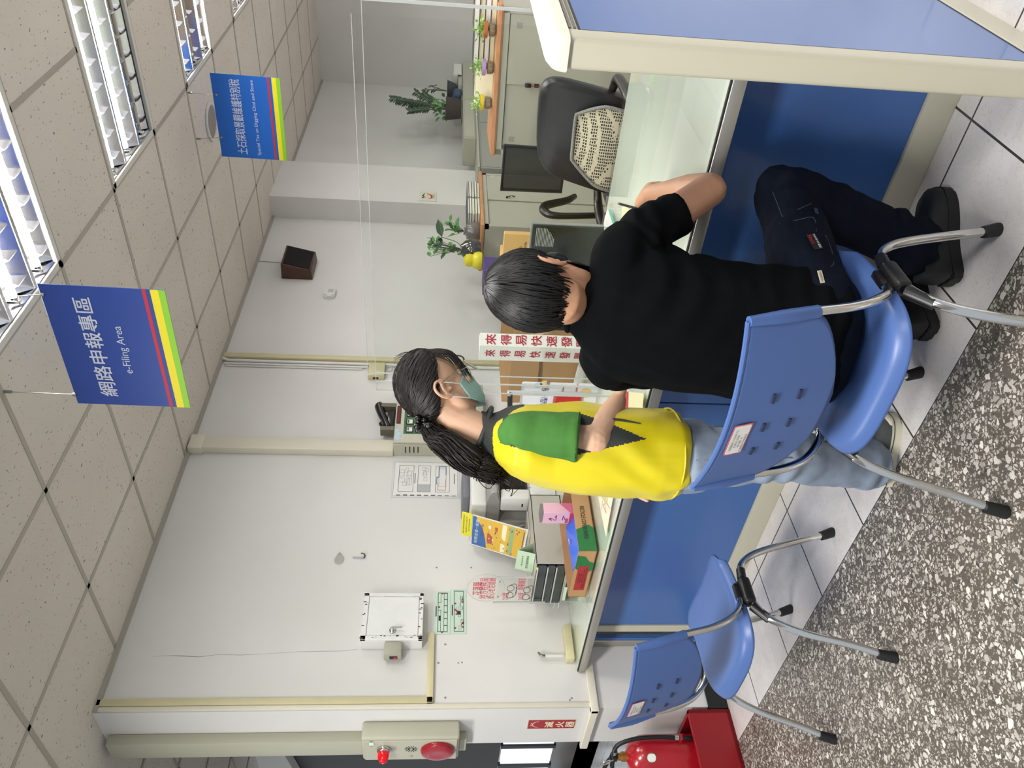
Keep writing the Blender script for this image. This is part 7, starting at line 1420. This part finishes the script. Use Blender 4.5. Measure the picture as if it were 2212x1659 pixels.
for k in range(420):
    a, r0 = rr.uniform(0, 6.28), math.sqrt(rr.random()); f0 = rr.uniform(0, 0.3); f1 = rr.uniform(0.75, 1.04); pts = []; w_ = rr.uniform(0.002, 0.009); ph = rr.uniform(0, 6.28)
    for j in range(10):
        f = lerp(f0, f1, j/9); i = min(len(sp)-2, int(f*(len(sp)-1))); q = sp[i]+(sp[i+1]-sp[i])*(f*(len(sp)-1)-i); d = (sp[i+1]-sp[i]).normalized(); x, y = frame_of(d)
        R_ = (0.017+0.021*math.sin(math.pi*min(1, f*0.95+0.05)))*(0.72+0.4*r0); q = q+x*(R_*math.cos(a+f*0.8)+w_*math.sin(f*11+ph))+y*(R_*math.sin(a+f*0.8)+w_*math.cos(f*10+ph)); pts.append(q)
    tube(bm, pts, [0.001]+[0.0019]*7+[0.0013, 0.0004], 5)
for k in range(16):
    f = rr.uniform(0.3, 0.95); q = sp[int(f*(len(sp)-1))]; tube(bm, [q, q+V((-.01, -.02, -.02))+V((rr.uniform(-.02, .01), rr.uniform(-.03, .01), rr.uniform(-.02, .01))), q+V((-.02, -.035, -.05))+V((rr.uniform(-.03, .02), rr.uniform(-.03, .02), rr.uniform(-.03, .02))), q+V((-.01, -.02, -.085))+V((rr.uniform(-.02, .03),)*3)], [0.0014, 0.0016, 0.0012, 0.0004], 4, sub=4)
obj('ponytail', bm, M_HAIRB, hr, smooth=60)
face_mask(WH, wm, mat('mask_mint', '#8fb3ad', 0.75), KW, loop_mat=mat('loop_white', '#d9d9d6', 0.6))
bm = BM()
for s in (-1, 1):
    tube(bm, [WH @ V(((s*0.035+0.027*math.cos(a))*KW, (0.106-0.16*abs(s*0.035+0.027*math.cos(a)))*KW, (-0.004+0.022*math.sin(a))*KW)) for a in [2*math.pi*i/18 for i in range(18)]], 0.0011, 6, closed=True); tube(bm, [WH @ V((s*0.063*KW, 0.095*KW, 0.004*KW)), WH @ V((s*0.082*KW, 0.03*KW, 0.012*KW)), WH @ V((s*0.088*KW, -0.016*KW, 0.010*KW))], 0.0013, 6, sub=4)
tube(bm, [WH @ V((-0.008*KW, 0.104*KW, 0)), WH @ V((0, 0.109*KW, 0.003)), WH @ V((0.008*KW, 0.104*KW, 0))], 0.0011, 6); obj('spectacles', bm, mat('gold_wire', '#b8a58a', 0.25, 0.8), wm)
# vest
def vs(x, y, fd, rw): return (wp(x, y), hR*rw, hF*fd)
bm = BM(); loft(bm, [vs(1456, 978, 0.128, 0.178), vs(1440, 979, 0.139, 0.19), vs(1400, 980, 0.143, 0.196), vs(1330, 976, 0.146, 0.197), vs(1250, 968, 0.146, 0.195), vs(1180, 961, 0.134, 0.19), vs(1130, 957, 0.121, 0.200), vs(1100, 953, 0.106, 0.194), vs(1078, 948, 0.088, 0.165), vs(1058, 940, 0.070, 0.105), vs(1040, 928, 0.060, 0.066)], 48, 0.9)
VA, VB = wp(1456, 978), wp(1042, 930); vax = (VB-VA)
def vest_post(me):
    def f(c, n):
        a = 0.005*fold(c, 9, 9, 5, 4.0)+0.003*fold(c, 24, 24, 9, 7.0); low = max(0.0, 0.86-c.z)/0.14
        a += 0.006*low*math.sin(40*(c.x-c.y)+6*fold(c, 6, 6, 6)); a += 0.006*math.sin((c.x+c.y*0.6-c.z*0.75)*46+4*fold(c, 5, 5, 5, 2.0))*max(0, fold(c, 4, 4, 4, 9.0)); return a
    wrinkle(me, f)
    for p in me.polygons:
        c = p.center; t_ = (c-VA).dot(vax)/vax.length_squared; q = c-(VA+vax*t_); lat, fr = q.dot(hR), q.dot(hF); mi = 0
        ang = math.atan2(fr, abs(lat))           # 0 on the flank, positive to the front
        if abs(lat) > 0.02 and 0.20 < t_ < 0.90:
            half = 0.36*min(1, (t_-0.20)/0.32)
            if abs(ang-0.2) < half: mi = 1
        if t_ > 0.80 and math.hypot(lat, fr) < 0.112: mi = 1
        p.material_index = mi
vt = union('vest', bm, [M_VEST, M_VDK], wm, 0.0048, 6, vest_post)
bpy.context.view_layer.update(); bm = BM(); tube(bm, [on_surface(vt, q)[0]+(EYE-on_surface(vt, q)[0]).normalized()*0.001 for q in ((1312, 905), (1345, 908), (1384, 915))], [0.0045, 0.0045, 0.002], 8, sub=4); obj('pocket_zip', bm, M_VDK, vt)
bm = BM(); c0_, a0_, b0_ = vs(1440, 979, 0.143, 0.194); tube(bm, [c0_+a0_*math.cos(a)*1.0+b0_*math.sin(a)*1.0 for a in [2*math.pi*i/40 for i in range(40)]], 0.0032, 6, closed=True); obj('hem', bm, M_VEST, vt)
bm = BM(); n0 = wp(1046, 926); tube(bm, [n0+hR*0.066*math.cos(a)+(hF+V((0, 0, -0.35)))*0.066*math.sin(a)+V((0, 0, 0.002)) for a in [2*math.pi*i/32 for i in range(32)]], 0.008, 8, closed=True); obj('collar', bm, M_VDK, vt)
# green sleeves of the polo shirt
def sleeve(Sh, El, cut, r0, r1, inward):
    d = El-Sh; bm = BM(); tube(bm, [Sh+inward*0.05, Sh, Sh+d*0.25, Sh+d*0.6, Sh+d*cut], [r0*0.8, r0, r0*1.06, r1*1.02, r1], 24, sub=5)
    def post(me): wrinkle(me, lambda c, n: 0.004*fold(c, 12, 12, 9, 3.0)+0.0045*math.sin(((c-Sh).dot(d)/d.length)*44+5*fold(c, 8, 8, 8, 1.0))*max(0, 0.5+fold(c, 5, 5, 5, 6.0)))
    o = union('polo_sleeve', bm, M_POLO, wm, 0.005, 4, post); x, y = frame_of(d); C = Sh+d*(cut-0.02); bm = BM(); tube(bm, [C+x*r1*1.01*math.cos(a)+y*r1*1.01*math.sin(a) for a in [2*math.pi*i/28 for i in range(28)]], 0.002, 6, closed=True); obj('cuff_seam', bm, M_POLO, o)
sleeve(wp(1120, 932, -0.150), wp(1288, 948, -0.185), 0.78, 0.060, 0.073, -hR); sleeve(WLS, WLE, 0.72, 0.06, 0.068, hR)
# jeans
bm = BM(); loft(bm, [vs(1440, 985, 0.118, 0.168), vs(1470, 984, 0.116, 0.168), vs(1510, 982, 0.112, 0.165)], 36)
for a, b, c, wd_ in ((RHw, RKw, RAw, 1.0), (LHw, LKw, LAw, 1.0)): tube(bm, [a, lerp(a, b, .45), b, lerp(b, c, .5), c-V((0, 0, 0.028))], [0.098, 0.092, 0.084, 0.082, 0.084], 28, sub=6)
def jeans_post(me):
    wrinkle(me, lambda c, n: 0.005*fold(c, 10, 10, 5, 2.0)+0.003*fold(c, 26, 26, 10, 5.0)+(0.005*math.exp(-((c.z-0.44)/0.12)**2)+0.005*max(0, (0.26-c.z)/0.2))*math.sin(c.z*66+6*fold(c, 7, 7, 4)))
jn = union('jeans', bm, M_JEAN, wm, 0.0062, 4, jeans_post)
bm = BM()
for H_, K_, A_2 in ((RHw, RKw, RAw), (LHw, LKw, LAw)): tube(bm, [H_+hR*0.098, lerp(H_, K_, .5)+hR*0.092, K_+hR*0.086, lerp(K_, A_2, .5)+hR*0.084, A_2+hR*0.086], 0.0015, 5, sub=4)
obj('seam', bm, mat('denim_seam', '#56677e', 0.8), jn)
# canvas shoes
M_CANV = mat('grey_canvas', '#4b4c4d', 0.8, noise=0.08, scale=60); M_SOLE = mat('ivory_rubber', '#d6d1bb', 0.6)
for h_, t_ in (((-1.850, 1.695, 0.0), (-1.642, 1.828, 0.0)), ((-2.00, 1.86, 0.0), (-1.80, 1.99, 0.0))):
    so, up, A, L = shoe(wm, h_, t_, M_CANV, M_SOLE, wid=0.046, ht=0.088, sole_h=0.034)
    bm = BM(); ball(bm, A @ V((L*0.90, 0, 0.036)), 1.0, sub=1); bm.clear(); T = A @ Matrix.Translation((L*0.885, 0, 0.036)) @ Matrix.Diagonal((L*0.105, 0.043, 0.020, 1)); bmesh.ops.create_icosphere(bm, subdivisions=3, radius=1.0, matrix=T); obj('toe_cap', bm, M_SOLE, so)
    bm = BM()
    for k in range(4): xk = L*(0.50+0.075*k); zk = 0.088-0.0095*k; tube(bm, [A @ V((xk, -0.028, zk-0.014)), A @ V((xk+0.004, 0, zk+0.004)), A @ V((xk, 0.028, zk-0.014))], 0.0028, 6, sub=3)
    tube(bm, [A @ V((L*0.5, 0, 0.094)), A @ V((L*0.49, -0.03, 0.092)), A @ V((L*0.53, -0.04, 0.075))], 0.0022, 6, sub=3); obj('laces', bm, M_PAPER, so)
    bm = BM(); out = spline2([(0.0, 0.0), (0.02, 0.62), (0.12, 0.72), (0.35, 0.70), (0.62, 0.98), (0.80, 1.0), (0.93, 0.72), (1.0, 0.0)]); rg = [(x*L, y*0.0468) for x, y in out]+[(x*L, -y*0.0468) for x, y in out[::-1][1:-1]]; tube(bm, [A @ V((x+(0.0005), y, 0.027)) for x, y in rg], 0.0012, 5, closed=True); obj('foxing_stripe', bm, mat('stripe_black', '#1c1c1e', 0.6), so)
# gooseneck microphone beyond her face
q = at(965, 772, x=-3.55); t = thing('gooseneck_microphone', 'thin black gooseneck with a chrome tip in front of the broadcast panel', 'microphone', at(1030, 790, x=-3.55))
bm = BM(); tube(bm, [at(960, 771, x=-3.585), at(965, 770, x=-3.56), at(990, 768, x=-3.54), at(1001, 773, x=-3.53), at(1002, 780, x=-3.53)], 0.006, 8, sub=4); obj('neck', bm, M_BLK, t); bm = BM(); cyl(bm, at(1002, 780, x=-3.53), at(1032, 798, x=-3.53), 0.010, n=12); obj('tip', bm, M_CHROME, t)
